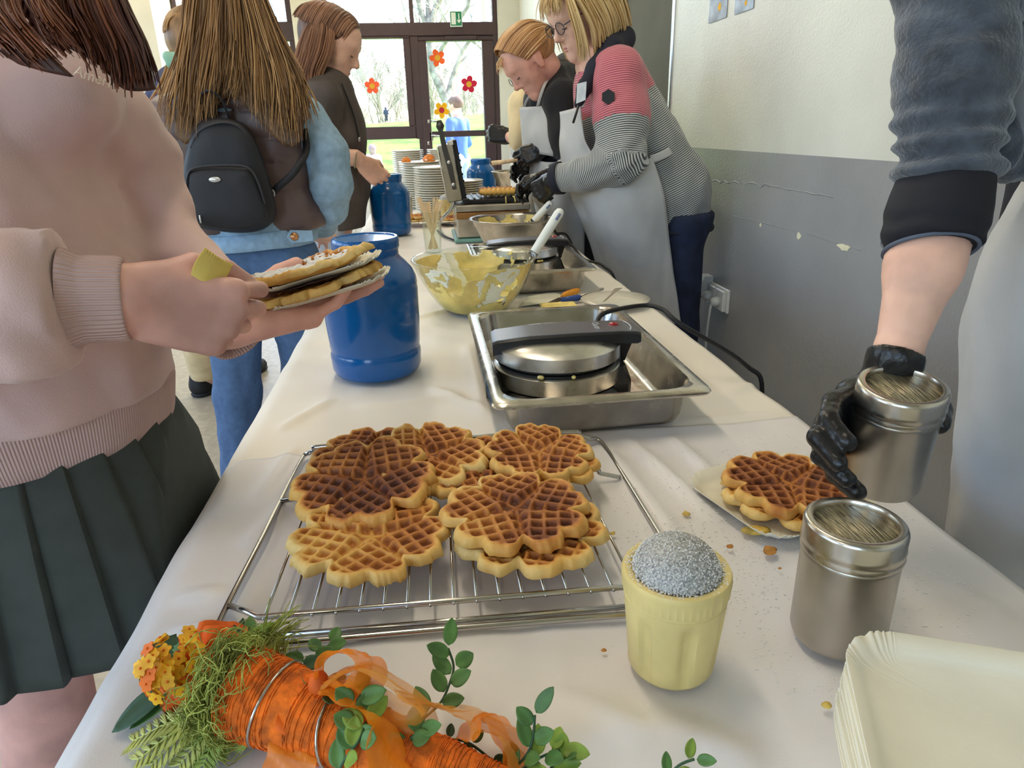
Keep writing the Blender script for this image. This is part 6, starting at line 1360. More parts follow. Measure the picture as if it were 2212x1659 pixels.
Vw = A([v.co for v in wt.data.vertices]) + A(wt.location); nw = 330 * 60; nrm_up = norm(rot_about(A([[0, 0, 1.]]), (0, 0, 0), (0, 1, 0), -tilt)[0])
Ft = grid_faces(60, 330, cv=True); Vt = Vw[:nw] + nrm_up * .0007; ns = fbm(Vt, 160, 3, 6); ringi = np.repeat(np.arange(60) / 59, 330); ok = (ns + 1.1 - np.clip((ringi - .55) * 4.5, 0, 3)) > 0; Ft = Ft[ok[Ft].all(1)]; us = np.unique(Ft); mp_ = np.full(nw, -1); mp_[us] = np.arange(len(us))
o = obj('icing_sugar', (Vt[us], mp_[Ft]), m_sugar); o['kind'] = 'stuff'; o['label'] = 'icing sugar dusted over the held top waffle'; o['category'] = 'sugar'
m_slip = mat('yellow_slip', (226, 198, 104), .7, var=.03)
s0, s1, s2, s3 = J(413, 600, .618), J(442, 535, .628), J(502, 572, .648), J(478, 616, .632); zig = []
o = obj('paper_slips', sheet([[s0 + A([.0, .004, -.012]), s3 + A([0, .004, -.010])], [s0, (s0 + s3) / 2 + A([0, -.006, .0]), s3], [(s0 + s1) / 2 + A([-.002, -.004, 0]), (s0 + s1 + s2 + s3) / 4 + A([0, -.006, 0]), (s2 + s3) / 2], [s1, (s1 + s2) / 2 + A([0, -.003, 0]), s2]], 18, 36, .0012, disp=lambda Pn, u, v: .0006 * np.sign(np.sin(v * 70)) * (u > .93)), m_slip); tag(o, 'yellow perforated paper slips pinched in the fist', 'paper slips')

def crown(par, pt, hm, s=1.0, n=260, seed=1, part=.0, low=-.02, front=.075, back=-.115, r=.0017, tone=(.5, .2)):
    '''strands laid over the skull from a parting, both sides'''
    for sg in (-1, 1):
        gs = []
        for fx in np.linspace(front, back, 7):
            g = []; e = math.sqrt(max(.05, 1 - ((fx + .012) / .118) ** 2))
            for a in np.linspace(0, 1.0, 6):
                th = a * 1.75; y = sg * (.088 * e * math.sin(th)) + part * (1 - a); z = .036 + .092 * e * math.cos(th); g.append(pt(fx - .02 * a, y, max(z, low + .035)))
            gs.append(g)
        hair_obj(par, gs, n, hm, name='hair_crown_strands', r=r * s, jit=.0016, seed=seed + sg, tone=tone, ends=.02, npts=12)
# ------------------------------------------------------------------ generic standing figure pieces
def on_line(a, b, t): return A(a) + (A(b) - A(a)) * t

# ------------------------------------------------------------------ girl with the black backpack (seen from behind)
def person_backpack():
    Y = 2.10; c = J(505, 380, Y); base = A([c[0], Y, 0]); t = thing('person', 'girl with long brown hair in puffer vest and jeans, seen from behind', 'person', base)
    sh0 = J(372, 262, Y); sh1 = J(655, 255, Y); hip = J(560, 540, Y); pel0 = J(500, 590, Y); pel1 = J(625, 585, Y)
    f0 = PZ(500, 1090, .05); f0 = A([J(505, 900, 2.05)[0] - .02, 2.05, .06]); f1 = A([J(640, 700, 2.2)[0], 2.22, .06])
    ch = J(515, 300, Y); wa = J(545, 480, Y)
    legq = [cap_(pel0, on_line(pel0, f0, .5), .088, .066), cap_(on_line(pel0, f0, .5), f0, .066, .058), cap_(pel1, on_line(pel1, f1, .5), .086, .064), cap_(on_line(pel1, f1, .5), f1, .064, .056)]
    elR = J(715, 400, Y - .02); elL = J(352, 400, Y + .02); wrR = J(690, 505, Y + .14); wrL = J(405, 500, Y + .2)
    head = J(488, -45, Y + .02); hq, hp = head_prims(head, (.1, 1, -.1), (0, .1, 1), 1.05, J(495, 150, Y))
    core = [cap_(J(500, 190, Y), wa, .11, .10, (0, 1, 0), .7), cap_(wa, hip, .09, .085, (0, 1, 0), .75), cap_(sh0, sh1, .045), cap_(sh1, elR, .042, .036), cap_(elR, wrR, .034, .026), cap_(sh0, elL, .042, .036), cap_(elL, wrL, .034, .026)] + hq + [cap_(q['a'], q['b'], q['ra'] * .8, q['rb'] * .8) for q in legq]
    core += hand_prims(wrR, (.1, .9, -.2), (-1, .2, .3), (0, .3, 1), [(.3, .4, .3)] * 4, [(.02, .022, -.005), (.05, .045, -.015), (.08, .05, -.02), (.10, .05, -.03)]) + hand_prims(wrL, (.1, .9, -.2), (1, .2, .3), (0, .3, 1), [(.3, .4, .3)] * 4, [(.02, .022, -.005), (.05, .045, -.015), (.08, .05, -.02), (.10, .05, -.03)])
    obj('body', sdf_mesh(core, .009, .02), m_skin, t); face_parts(t, hp)
    jq = legq + [cap_(pel0 + A([.02, .01, .05]), pel1 + A([-.02, .01, .05]), .105, .105, (0, 1, 0), .85)]
    wz = hip[2] + .0
    obj('jeans', sdf_mesh(jq, .008, .03, folds(13, .006, 5, (1, 1, .5)), lambda P: np.maximum(P[:, 2] - wz - .02, .10 - P[:, 2])), m_denim, t)
    for f, d in ((f0, (.06, .24, 0)), (f1, (.02, .25, 0))): h = A([f[0], f[1] - .04, 0]); shoe(t, h, h + A(d), m_offw)
    # jeans pockets and seams
    for px in (545, 662):
        p = [J(px - 2, 585, Y - .095), J(px + 40, 582, Y - .09), J(px + 38, 645, Y - .09), J(px + 18, 662, Y - .09), J(px, 648, Y - .09)]
    # denim jacket
    dj = [cap_(J(500, 215, Y), J(545, 470, Y), .135, .140, (0, 1, 0), .72), cap_(J(545, 470, Y), J(560, 505, Y), .150, .155, (0, 1, 0), .72), cap_(sh0 + A([.03, 0, -.01]), sh1 + A([-.03, 0, -.01]), .058), cap_(sh1, J(705, 330, Y - .01), .062, .056), cap_(J(705, 330, Y - .01), elR, .056, .056), cap_(elR, J(712, 450, Y + .03), .055, .048), cap_(J(712, 450, Y + .03), wrR, .046, .042), cap_(sh0, elL, .060, .056), cap_(elL, wrL, .052, .044)]
    hz = J(560, 530, Y)[2]
    obj('denim_jacket', sdf_mesh(dj, .008, .03, folds(16, .005, 9, (1, 1, 1.6)), lambda P: hz - P[:, 2]), m_denim_l, t)
    # waistband with button
    ang = np.linspace(0, 2 * math.pi, 80, endpoint=False); rows = []; cc = J(560, 512, Y)
    for dz, r_ in ((.024, .160), (.022, .167), (.0, .168), (-.022, .167), (-.024, .160)): rows.append(np.column_stack([cc[0] + np.cos(ang) * r_, cc[1] + np.sin(ang) * r_ * .72, np.full(80, cc[2] + dz) + .010 * np.cos(ang)]))
    wb = obj('waistband', (A(rows).reshape(-1, 3), grid_faces(5, 80, cv=True, flip=True)), m_denim_l, t)
    bp_ = J(636, 511, Y - .115); V, F = lathe([(0, .006), (.010, .004), (.012, 0), (0, 0)], (0, 0, 0), 16); obj('jacket_button', (A([bp_ + A([v[0], -v[2], v[1]]) for v in V]), F), mat('copper_button', (196, 140, 96), .35, metal=.8, var=0), t)
    obj('button_tab', prism([(-.022, 0), (-.010, .018), (.05, .014), (.05, -.014), (-.010, -.018)], (1, 0, 0), (0, 0, 1), bp_ + A([0, .004, 0]), (0, -1, 0), .004), m_denim_l, t, smooth=False)
    # stitched seam on the sleeve
    obj('sleeve_seam', tube(spline([J(668, 262, Y - .055), J(700, 330, Y - .06), J(718, 400, Y - .055), J(712, 470, Y - .02)], 6), .0025, 5), mat('seam_blue', (70, 100, 135), .8, var=0), t)
    # puffer vest: stacked quilted bulges
    vq = [cap_(sh0 + A([.005, 0, .0]), sh1 + A([-.015, 0, .0]), .070, .070)]
    for i, (py, xl, xr) in enumerate(((232, 385, 640), (285, 350, 660), (340, 362, 668), (395, 395, 672), (445, 398, 690), (478, 405, 700))):
        a = J(xl + 58, py, Y); b = J(xr - 58, py, Y); vq.append(cap_(a, b, .082, .082, (0, 1, 0), 1.22, k=.022))
    vq.append(cap_(J(470, 170, Y), J(530, 170, Y), .072))
    def vd(P): return .0045 * (np.abs(fbm(P * A([1, 1, .6]), 16, 3, 4)) * 1.7 - .6) + .005 * (np.abs(np.sin((P[:, 2] - .9) * 47)) < .18)
    vz = J(560, 495, Y)[2]; obj('puffer_vest', sdf_mesh(vq, .008, .03, vd, lambda P: vz - P[:, 2], smooth=2), m_vest, t)
    # hair
    hm = hair_mat('brown', (70, 50, 34), (128, 96, 64), (198, 154, 100)); gs = []
    for x0, x1, x2, x3, y3 in ((415, 402, 380, 372, 285), (430, 420, 405, 392, 312), (450, 440, 425, 420, 300), (468, 460, 450, 445, 290), (485, 482, 478, 470, 225), (500, 505, 508, 500, 205), (515, 530, 540, 528, 230), (530, 555, 575, 580, 285), (545, 575, 605, 612, 315), (552, 590, 625, 634, 318), (556, 600, 645, 652, 285)):
        dd = .115; gs.append([J((x0 + 485) / 2, -105, Y - .03), J(x0, -30, Y - .10), J(x1, 80, Y - dd), J(x2, 190, Y - dd - .012), J(x3, y3, Y - dd - .02)])
    hair_base(t, gs, hm, tone=.22, push=(0, .018, 0)); hair_obj(t, gs, 1000, hm, r=.0014, jit=.008, seed=8, tone=(.52, .26), ends=.16, wave=.007, clumps=26, npts=26)
    side = [[J(556, -20, Y - .06), J(598, 70, Y - .06), J(640, 160, Y - .07), J(668, 215, Y - .09), J(690, 270, Y - .09)], [J(550, -20, Y - .08), J(592, 70, Y - .08), J(632, 160, Y - .10), J(655, 215, Y - .11), J(664, 275, Y - .11)]]
    hair_obj(t, side, 45, hm, r=.0012, jit=.007, seed=9, tone=(.6, .2))
    VFh = sdf_mesh([cap_(hp(-.035, 0, .036), hp(.0, 0, .042), .098, .092)], .010, .02); obj('hair_crown', VFh, hm, t, attrs={'tone': streak(VFh[0])})
    return t
person_backpack()
# ------------------------------------------------------------------ backpack
def backpack():
    Y = 1.985; bc = J(492, 400, Y); t = thing('backpack', 'small black backpack on the back of the long haired girl', 'backpack', J(495, 497, Y))
    def ring(py, xl, xr, dy, th): return [J(xl, py, Y), J((xl + xr) / 2, py - dy, Y - th), J(xr, py, Y + .02)]
    def slab(pts, y0, y1, n=5):
        """rounded slab between two outlines in the image plane"""
        return pts
    out = [(446, 258), (420, 285), (404, 330), (396, 385), (402, 430), (415, 482), (470, 497), (530, 501), (570, 492), (592, 470), (594, 440), (578, 380), (562, 330), (540, 285), (508, 262)]
    out = resample(spline(A([(x, y, 0) for x, y in out]), 6, closed=True), 64, closed=True)[:, :2]; cen = out.mean(0); L = []
    for s_, dy in ((.90, .075), (1.0, .06), (1.02, .02), (1.02, -.03), (.99, -.045), (.93, -.055), (.6, -.060), (.2, -.061)): L.append(A([J(*(cen + (p - cen) * s_), Y + dy) for p in out]))
    V, F = loft(L); V = V + .003 * fbm(V, 14, 3, 3)[:, None] * A([0, 1, 0]); obj('main_pouch', (V, F), m_bag, t)
    fp = [(402, 378), (404, 430), (418, 480), (470, 494), (528, 498), (566, 488), (580, 465), (566, 420), (548, 378), (530, 362), (450, 360), (414, 366)]; fp = resample(spline(A([(x, y, 0) for x, y in fp]), 6, closed=True), 56, closed=True)[:, :2]; cen2 = fp.mean(0); L = []
    for s_, dy in ((1.0, -.02), (1.0, -.070), (.97, -.082), (.85, -.088), (.4, -.091)): L.append(A([J(*(cen2 + (p - cen2) * s_), Y + dy) for p in fp]))
    V, F = loft(L); pk = obj('front_pocket', (V, F), m_bag, t)
    obj('zip', tube(spline([J(404, 430, Y - .084), J(405, 380, Y - .084), J(425, 362, Y - .086), J(490, 357, Y - .088), J(535, 362, Y - .086), J(556, 390, Y - .084), J(572, 440, Y - .082)], 6), .0028, 6), mat('zip_tape', (48, 48, 54), .6, var=0), pk)
    obj('zip', tube(spline([J(412, 320, Y - .050), J(430, 284, Y - .055), J(470, 266, Y - .058), J(510, 270, Y - .056), J(540, 300, Y - .052), J(560, 345, Y - .048)], 6), .003, 6), MATS['zip_tape'], t)
    e = J(464, 388, Y - .093); V, F = lathe([(0, .002), (.014, .0015), (.015, 0), (0, 0)], (0, 0, 0), 20); obj('metal_badge', (A([e + A([v[0], -v[2], v[1] * .45]) for v in V]), F), m_logo, pk)
    obj('zip_puller', tube([J(431, 465, Y - .093), J(434, 482, Y - .093)], .0022, 6), m_logo, pk)
    hd = spline([J(437, 262, Y + .0), J(433, 220, Y - .02), J(440, 200, Y - .03), J(458, 198, Y - .03), J(480, 218, Y - .02), J(497, 262, Y)], 8)
    T, U, Wv = frames(hd); V = np.zeros((len(hd), 4, 3))
    for i in range(len(hd)):
        s_ = norm(A([.25, -1, 0]) - T[i] * (A([.25, -1, 0]) @ T[i])); n_ = np.cross(T[i], s_); 
        for j, (a_, b_) in enumerate(((-1, -1), (1, -1), (1, 1), (-1, 1))): V[i, j] = hd[i] + s_ * .013 * a_ + n_ * .003 * b_
    obj('carry_loop', (V.reshape(-1, 3), grid_faces(len(hd), 4, cv=True)), m_bag, t)
    st = spline([J(575, 430, Y + .0), J(600, 405, Y - .02), J(630, 378, Y - .025), J(650, 350, Y - .015), J(662, 320, Y + .02), J(655, 270, Y + .06)], 6); V = np.zeros((len(st), 4, 3)); T, U, Wv = frames(st)
    for i in range(len(st)):
        s_ = norm(np.cross(T[i], A([0, -1, 0]))); n_ = np.cross(T[i], s_)
        for j, (a_, b_) in enumerate(((-1, -1), (1, -1), (1, 1), (-1, 1))): V[i, j] = st[i] + s_ * .0095 * a_ + n_ * .0025 * b_
    obj('shoulder_strap', (V.reshape(-1, 3), grid_faces(len(st), 4, cv=True)), m_bag, t)
    obj('strap_ring', tube([J(583, 418, Y - .025) + .012 * (A([math.cos(a), 0, math.sin(a)])) for a in np.linspace(0, 6.28, 16, endpoint=False)], .0018, 6, closed=True), m_logo, t)
backpack()

# ------------------------------------------------------------------ girl in the charcoal shirt (profile, facing the table)
def person_shirt():
    Y = 2.98; hd = J(712, 98, Y); base = A([J(690, 400, Y)[0] - .05, Y, 0]); t = thing('person', 'long haired girl in charcoal shirt looking down beside the far blue jar', 'person', base)
    nk = J(705, 185, Y); ch = J(722, 260, Y); wa = J(735, 380, Y); hp_ = J(695, 500, Y); sh0 = J(700, 215, Y - .15); sh1 = J(705, 205, Y + .16); el = J(668, 322, Y - .17); wr = J(776, 345, Y - .15)
    hq, hp = head_prims(hd, (.86, -.10, -.42), (.42, 0, .9), 1.08, nk)
    fl = (A([base[0] - .02, Y - .12, .06]), A([base[0] + .02, Y + .12, .06])); H0, H1 = J(690, 500, Y - .09), J(690, 500, Y + .09); legq = [cap_(H0, on_line(H0, fl[0], .5), .085, .065), cap_(on_line(H0, fl[0], .5), fl[0], .065, .06), cap_(H1, on_line(H1, fl[1], .5), .085, .065), cap_(on_line(H1, fl[1], .5), fl[1], .065, .06)]
    hx = norm(J(805, 372, Y - .12) - wr); hnd = hand_prims(wr + hx * .02, hx, (.4, -.2, .8), (.1, -1, .5), [(.7, 1.1, .7)] * 4, [(.02, .022, -.006), (.05, .04, -.02), (.075, .035, -.03), (.095, .02, -.035)], k=.004, fk=.002)
    core = [cap_(nk, ch, .08, .11, (0, 1, 0), 1.1), cap_(ch, wa, .10, .10), cap_(wa, hp_, .10, .12), cap_(sh0, sh1, .045), cap_(sh0, el, .042, .036), cap_(el, on_line(el, wr, .5), .042, .040), cap_(on_line(el, wr, .5), wr, .040, .027), cap_(sh1, J(690, 340, Y + .17), .042, .036), cap_(J(690, 340, Y + .17), J(770, 350, Y + .12), .036, .026)] + hq + [cap_(q['a'], q['b'], q['ra'] * .8, q['rb'] * .8) for q in legq]
    obj('body', join(sdf_mesh(core, .009, .02), sdf_mesh(hq, .0052, .02), sdf_mesh(hnd + [cap_(on_line(el, wr, .6), wr, .037, .026)], .0045, .01)), m_skin, t); face_parts(t, hp, 1.08, (-1, 1))
    sq = [cap_(J(702, 205, Y), J(715, 290, Y), .115, .135, (0, 1, 0), 1.15), cap_(J(715, 290, Y), J(722, 400, Y), .135, .135, (0, 1, 0), 1.1), cap_(J(722, 400, Y), J(718, 490, Y), .135, .135, (0, 1, 0), 1.05), cap_(sh0, sh1, .062), cap_(sh0, on_line(sh0, el, .75), .066, .060), cap_(sh1, on_line(sh1, J(690, 340, Y + .17), .75), .064, .060)]
    hz = J(720, 492, Y)[2]; obj('shirt', sdf_mesh(sq, .009, .04, folds(12, .008, 7), lambda P: hz - P[:, 2]), m_shirt, t)
    obj('lanyard', tube(spline([J(738, 180, Y - .10), J(752, 215, Y - .12), J(766, 255, Y - .11), J(776, 300, Y - .10)], 6), .004, 6), m_black, t); obj('drawstring', tube([J(776, 296, Y - .10), J(775, 306, Y - .10)], .005, 6), m_alu, t)
    obj('jeans', sdf_mesh(legq + [cap_(J(692, 470, Y - .05), J(692, 470, Y + .05), .11, .11)], .010, .03, folds(13, .006, 5), lambda P: np.maximum(P[:, 2] - J(692, 440, Y)[2], .11 - P[:, 2])), mat('jeans_bleached', (196, 204, 220), .8, var=.05), t)
    for f in fl: h = A([f[0] - .03, f[1], 0]); shoe(t, h, h + A([.25, -.03, 0]))
    br = [wr + norm(wr - el) * -.012 + .033 * (math.cos(a) * norm(np.cross(wr - el, (0, 1, 0))) + math.sin(a) * A([0, 1, 0])) for a in np.linspace(0, 6.28, 24, endpoint=False)]; obj('bracelet', tube(br, .003, 6, closed=True), mat('bracelet_cord', (150, 140, 110), .7, var=0), t)
    hm = hair_mat('chestnut', (66, 42, 34), (124, 86, 64), (176, 130, 100)); gs = []
    for o_ in (-.085, -.06, -.02, .03, .07, .095):
        gs.append([J(700, 32, Y + o_ * .4), J(672 - abs(o_) * 60, 60, Y + o_), J(648, 120, Y + o_ * 1.1), J(640, 170, Y + o_ * 1.2), J(668, 232, Y + o_ * 1.3)])
    fr_ = [[J(700, 30, Y - .03), J(718, 60, Y - .085), J(712, 110, Y - .105), J(690, 160, Y - .12), J(690, 228, Y - .14)], [J(690, 30, Y - .04), J(690, 60, Y - .10), J(680, 110, Y - .115), J(664, 165, Y - .125), J(668, 228, Y - .14)], [J(680, 34, Y - .04), J(664, 70, Y - .095), J(652, 120, Y - .11), J(642, 165, Y - .12), J(645, 210, Y - .12)]]
    VFh = sdf_mesh([cap_(hp(-.035, 0, .036), hp(.018, 0, .050), .097, .086), cap_(hp(-.045, 0, .01), J(668, 160, Y), .068, .05), cap_(J(668, 160, Y), J(668, 215, Y), .05, .035)], .007, .02, cut=lambda P: ((P - hp(.05, 0, .045)) @ norm(hp(1, 0, -.55) - hp(0, 0, 0)))); obj('hair_crown', VFh, hm, t, attrs={'tone': streak(VFh[0])})
    hair_base(t, fr_, hm, tone=.3, push=(0, .012, 0)); hair_base(t, gs, hm, tone=.3); crown(t, hp, hm, 1.08, 240, 31, part=-.02); hair_obj(t, fr_, 260, hm, r=.0026, jit=.005, seed=12, tone=(.5, .2)); hair_obj(t, gs, 220, hm, r=.0026, jit=.006, seed=13, tone=(.5, .2))
person_shirt()

# ------------------------------------------------------------------ girl mostly hidden behind the backpack girl
def person_hidden():
    Y = 2.75; hd = J(436, 105, Y); base = A([J(430, 400, Y)[0], Y, 0]); t = thing('person', 'girl with ponytail hidden behind the girl in puffer vest', 'person', base)
    nk = J(415, 190, Y); hq, hp = head_prims(hd, (.25, .96, -.1), (0, .1, 1), 1.0, nk); ch = J(420, 290, Y); hp_ = J(430, 500, Y)
    f0 = PZ(452, 845, .0); fl = (A([f0[0], f0[1], .06]), A([f0[0] + .12, f0[1] + .12, .06])); hips = (hp_ + A([-.08, -.04, 0]), hp_ + A([.08, .04, 0]))
    legq = []
    for h, f in zip(hips, fl): legq += [cap_(h, on_line(h, f, .5), .085, .072), cap_(on_line(h, f, .5), f, .072, .068)]
    arm = [cap_(J(345, 250, Y), J(338, 380, Y), .040, .036), cap_(J(338, 380, Y), J(380, 470, Y + .15), .036, .026), cap_(J(490, 250, Y), J(500, 380, Y), .040, .036)] + hand_prims(J(380, 470, Y + .15), (.3, .8, -.4), (1, 0, .3), (0, 0, 1), [(.4, .5, .3)] * 4, [(.02, .022, -.006), (.05, .045, -.015), (.08, .05, -.02), (.1, .05, -.03)])
    obj('body', sdf_mesh([cap_(nk, ch, .08, .11), cap_(ch, hp_, .10, .12), cap_(J(345, 250, Y), J(490, 250, Y), .045)] + hq + arm + [cap_(q['a'], q['b'], q['ra'] * .75, q['rb'] * .75) for q in legq], .011, .02), m_skin, t); face_parts(t, hp)
    sq = [cap_(ch + A([0, 0, .10]), hp_, .135, .14, (0, 1, 0), .8), cap_(J(350, 250, Y), J(490, 250, Y), .06), cap_(J(345, 250, Y), J(338, 380, Y), .056, .052), cap_(J(338, 380, Y), J(372, 455, Y + .12), .052, .045), cap_(J(490, 250, Y), J(500, 380, Y), .056, .05)]
    obj('jacket', sdf_mesh(sq, .010, .04, folds(12, .007, 2), lambda P: hp_[2] - .03 - P[:, 2]), mat('jacket_navy', (44, 52, 92), .7, var=.2, vscale=30), t)
    obj('trousers', sdf_mesh(legq + [cap_(hips[0], hips[1], .10)], .010, .03, folds(11, .007, 3), lambda P: .085 - P[:, 2]), m_beige, t)
    for f in fl: h = A([f[0] - .02, f[1] - .05, 0]); shoe(t, h, h + A([.10, .24, 0]))
    hm = hair_mat('darkblond', (96, 70, 44), (160, 120, 76), (206, 168, 116)); VFh = sdf_mesh([cap_(hp(-.035, 0, .036), hp(.03, 0, .044), .094, .086), cap_(hp(-.04, 0, .0), hp(-.05, 0, -.09), .088, .06)], .008, .02, cut=lambda P: ((P - hp(.055, 0, .04)) @ norm(hp(1, 0, -.5) - hp(0, 0, 0)))); obj('hair_crown', VFh, hm, t, attrs={'tone': streak(VFh[0])})
    crown(t, hp, hm, 1.0, 160, 41)
    pt_ = [[J(385, 100, Y - .06), J(374, 130, Y - .10), J(368, 165, Y - .12), J(356, 200, Y - .12), J(342, 235, Y - .12)], [J(395, 100, Y - .06), J(384, 130, Y - .10), J(380, 170, Y - .12), J(372, 205, Y - .12), J(358, 235, Y - .12)]]
    hair_obj(t, pt_, 130, hm, name='ponytail', r=.003, jit=.007, seed=2, tone=(.6, .2)); hmp = hair_mat('pink', (170, 40, 80), (214, 70, 110), (236, 120, 150)); hair_obj(t, [[J(352, 200, Y - .12), J(342, 222, Y - .12), J(330, 245, Y - .12), J(322, 268, Y - .12)], [J(366, 205, Y - .12), J(354, 228, Y - .12), J(340, 250, Y - .12), J(330, 275, Y - .12)]], 60, hmp, name='pink_hair_tips', r=.003, jit=.005, seed=3)
    e = J(373, 131, Y - .13); obj('hair_clip', sdf_mesh([cap_(e + A([-.012, 0, .012]), e + A([.010, 0, -.012]), .018, .016), cap_(e + A([.012, 0, .012]), e + A([-.01, 0, -.010]), .016, .014)], .005, .008), mat('mint_clip', (150, 200, 176), .5, var=.05), t)
person_hidden()
# ------------------------------------------------------------------ woman in the striped jacket
def stripe_mat(name, c1, c2, per):
    return mat_attr(name, 'stripe', [(0, c1), (.42, c1), (.58, c2), (1, c2)], .8, period=per, sheen=.2)
m_st_pink = stripe_mat('stripe_pink', (222, 132, 142), (150, 70, 84), .0066)
m_st_grey = stripe_mat('stripe_grey', (196, 198, 196), (58, 62, 66), .0066)
def split_jacket(par, VF, stripe, zone, names):
    V, F = VF; zf = zone[F].mean(1) > .5
    for k, (nm, m) in enumerate(names):
        f = F[zf == (k == 0)]; u = np.unique(f); mp_ = np.full(len(V), -1); mp_[u] = np.arange(len(u)); obj(nm, (V[u], mp_[f]), m, par, attrs={'stripe': stripe[u]})
def person_woman():
    Y = 2.50; t = thing('person', 'woman with blond bob and glasses in striped jacket and apron', 'person', A([J(1440, 430, Y)[0], Y, 0]))
    hd = J(1256, 34, Y - .02); nk = J(1300, 140, Y); f_ = A([-.80, -.28, -.42]); hq, hp = head_prims(hd, f_, (-.35, -.1, .93), 1.04, nk)
    sh = J(1335, 165, Y - .14); shb = J(1325, 165, Y + .16); el = J(1345, 345, Y - .24); wr = J(1200, 388, Y - .08)
    ch = J(1335, 240, Y); wa = J(1400, 350, Y); hp_ = J(1450, 440, Y); f0 = A([J(1480, 600, Y - .1)[0], Y - .10, .06]); f1 = A([J(1480, 600, Y + .1)[0] + .0, Y + .12, .06])
    hx = norm(J(1150, 425, Y + .02) - wr); HN = hand_prims(wr + hx * .014, hx, (-.35, .5, .75), (-.1, -.75, .6), [(.55, .9, .6), (.6, 1.0, .6), (.7, 1.1, .6), (.8, 1.1, .6)], [(.02, .022, -.006), (.052, .038, -.018), (.085, .032, -.026), (.108, .020, -.030)], sc=1.0, fat=1.15, k=.005, fk=.003)
    legq = []
    for h, f in ((hp_ + A([0, -.09, -.05]), f0), (hp_ + A([0, .09, -.05]), f1)): legq += [cap_(h, on_line(h, f, .5), .095, .075), cap_(on_line(h, f, .5), f, .075, .06)]
    core = [cap_(nk, ch, .09, .11, (0, 1, 0), 1.2), cap_(ch, wa, .11, .10), cap_(wa, hp_, .10, .11), cap_(sh, shb, .05), cap_(sh, el, .045, .04), cap_(el, wr, .04, .027), cap_(shb, J(1290, 340, Y + .22), .045, .04), cap_(J(1290, 340, Y + .22), J(1190, 380, Y + .16), .04, .027)] + hq + [cap_(q['a'], q['b'], q['ra'] * .75, q['rb'] * .75) for q in legq]
    obj('body', join(sdf_mesh(core, .010, .02), sdf_mesh(hq, .0048, .02)), m_skin, t); face_parts(t, hp, 1.04)
    obj('glove', sdf_mesh(HN + [cap_(wr - hx * .012, wr + hx * .02, .031, .030)], .0042, .012, folds(45, .0012, 3)), m_glove, t)
    ex = J(1190, 380, Y + .16); HN2 = hand_prims(ex, (-.85, .2, -.3), (0, -.6, .7), (0, .6, .7), [(.5, .8, .5)] * 4, [(.02, .022, -.006), (.052, .038, -.018), (.085, .032, -.026), (.108, .020, -.030)], fat=1.1); obj('glove', sdf_mesh(HN2, .006, .012), m_glove, t)
    # jacket
    jq = [cap_(J(1318, 190, Y), J(1338, 250, Y), .125, .140, (0, 1, 0), 1.25), cap_(J(1338, 250, Y), J(1385, 330, Y), .140, .140, (0, 1, 0), 1.2), cap_(J(1385, 330, Y), J(1432, 415, Y), .145, .155, (0, 1, 0), 1.15), cap_(J(1432, 415, Y), J(1438, 480, Y), .158, .152, (0, 1, 0), 1.15),
          cap_(sh, on_line(sh, el, .5), .082, .082, k=.035), cap_(on_line(sh, el, .5), el, .082, .072, k=.035), cap_(el, J(1270, 372, Y - .16), .072, .062, k=.03), cap_(J(1270, 372, Y - .16), J(1214, 384, Y - .09), .060, .050, k=.02), cap_(shb, J(1290, 340, Y + .22), .078, .07), cap_(J(1290, 340, Y + .22), J(1205, 378, Y + .17), .066, .05), cap_(sh, shb, .075)]
    hz = J(1440, 500, Y)[2]; cwr = J(1208, 385, Y - .088); fw = norm(cwr - J(1270, 372, Y - .16))
    def dj(P):
        n1 = fbm(P * A([1, 1, .7]), 12, 3, 6); z = .007 * (np.abs(n1) * 1.7 - .6); d = np.linalg.norm(P - el, axis=1); return z - .005 * np.sin((P @ norm((.6, 0, -.8))) * 120) * np.exp(-(d / .11) ** 2)
    VF = sdf_mesh(jq, .0075, .045, dj, lambda P: np.maximum(hz - P[:, 2] + .25 * (P[:, 0] - hp_[0]) * 0, np.where(np.linalg.norm(P - cwr, axis=1) < .1, (P - cwr) @ fw, -1)), smooth=2); V = VF[0]
    dT = np.min([prim_d(V, q)[0] for q in jq[:4]], 0); arms = [jq[4], jq[5], jq[6], jq[7]]; dA = [prim_d(V, q)[0] for q in arms]; dAm = np.min(dA, 0); isA = dAm < dT
    ud = norm(J(1320, 150, Y) - J(1440, 470, Y)); sT = V @ ud; ua = norm(sh - el); fa = norm(el - cwr); up = np.minimum(dA[0], dA[1]) < np.minimum(dA[2], dA[3]); sA = np.where(up, (V - el) @ ua, (V - el) @ fa * -1 * -1); stripe = np.where(isA, sA, sT)
    # colour change runs slanting across back and upper arm
    zb = J(1418, 175, Y) @ ud; za = (J(1320, 270, Y - .2) - el) @ ua; zone = np.where(isA, (up & (((V - el) @ ua) > za)).astype(float), (sT > zb).astype(float))
    split_jacket(t, VF, stripe, zone, [('jacket_yoke', m_st_pink), ('jacket', m_st_grey)])
    ang = np.linspace(0, 2 * math.pi, 40, endpoint=False); U_ = norm(A([0, 1, 0]) - fw * fw[1]); W_ = np.cross(fw, U_); rows = [cwr + fw * s_ + (np.cos(ang)[:, None] * U_ + np.sin(ang)[:, None] * W_) * r_ for s_, r_ in ((-.012, .053), (-.006, .0555), (.016, .053), (.020, .048), (.0, .042))]; obj('jacket_cuff', (A(rows).reshape(-1, 3), grid_faces(5, 40, cv=True, flip=True)), m_navy, t)
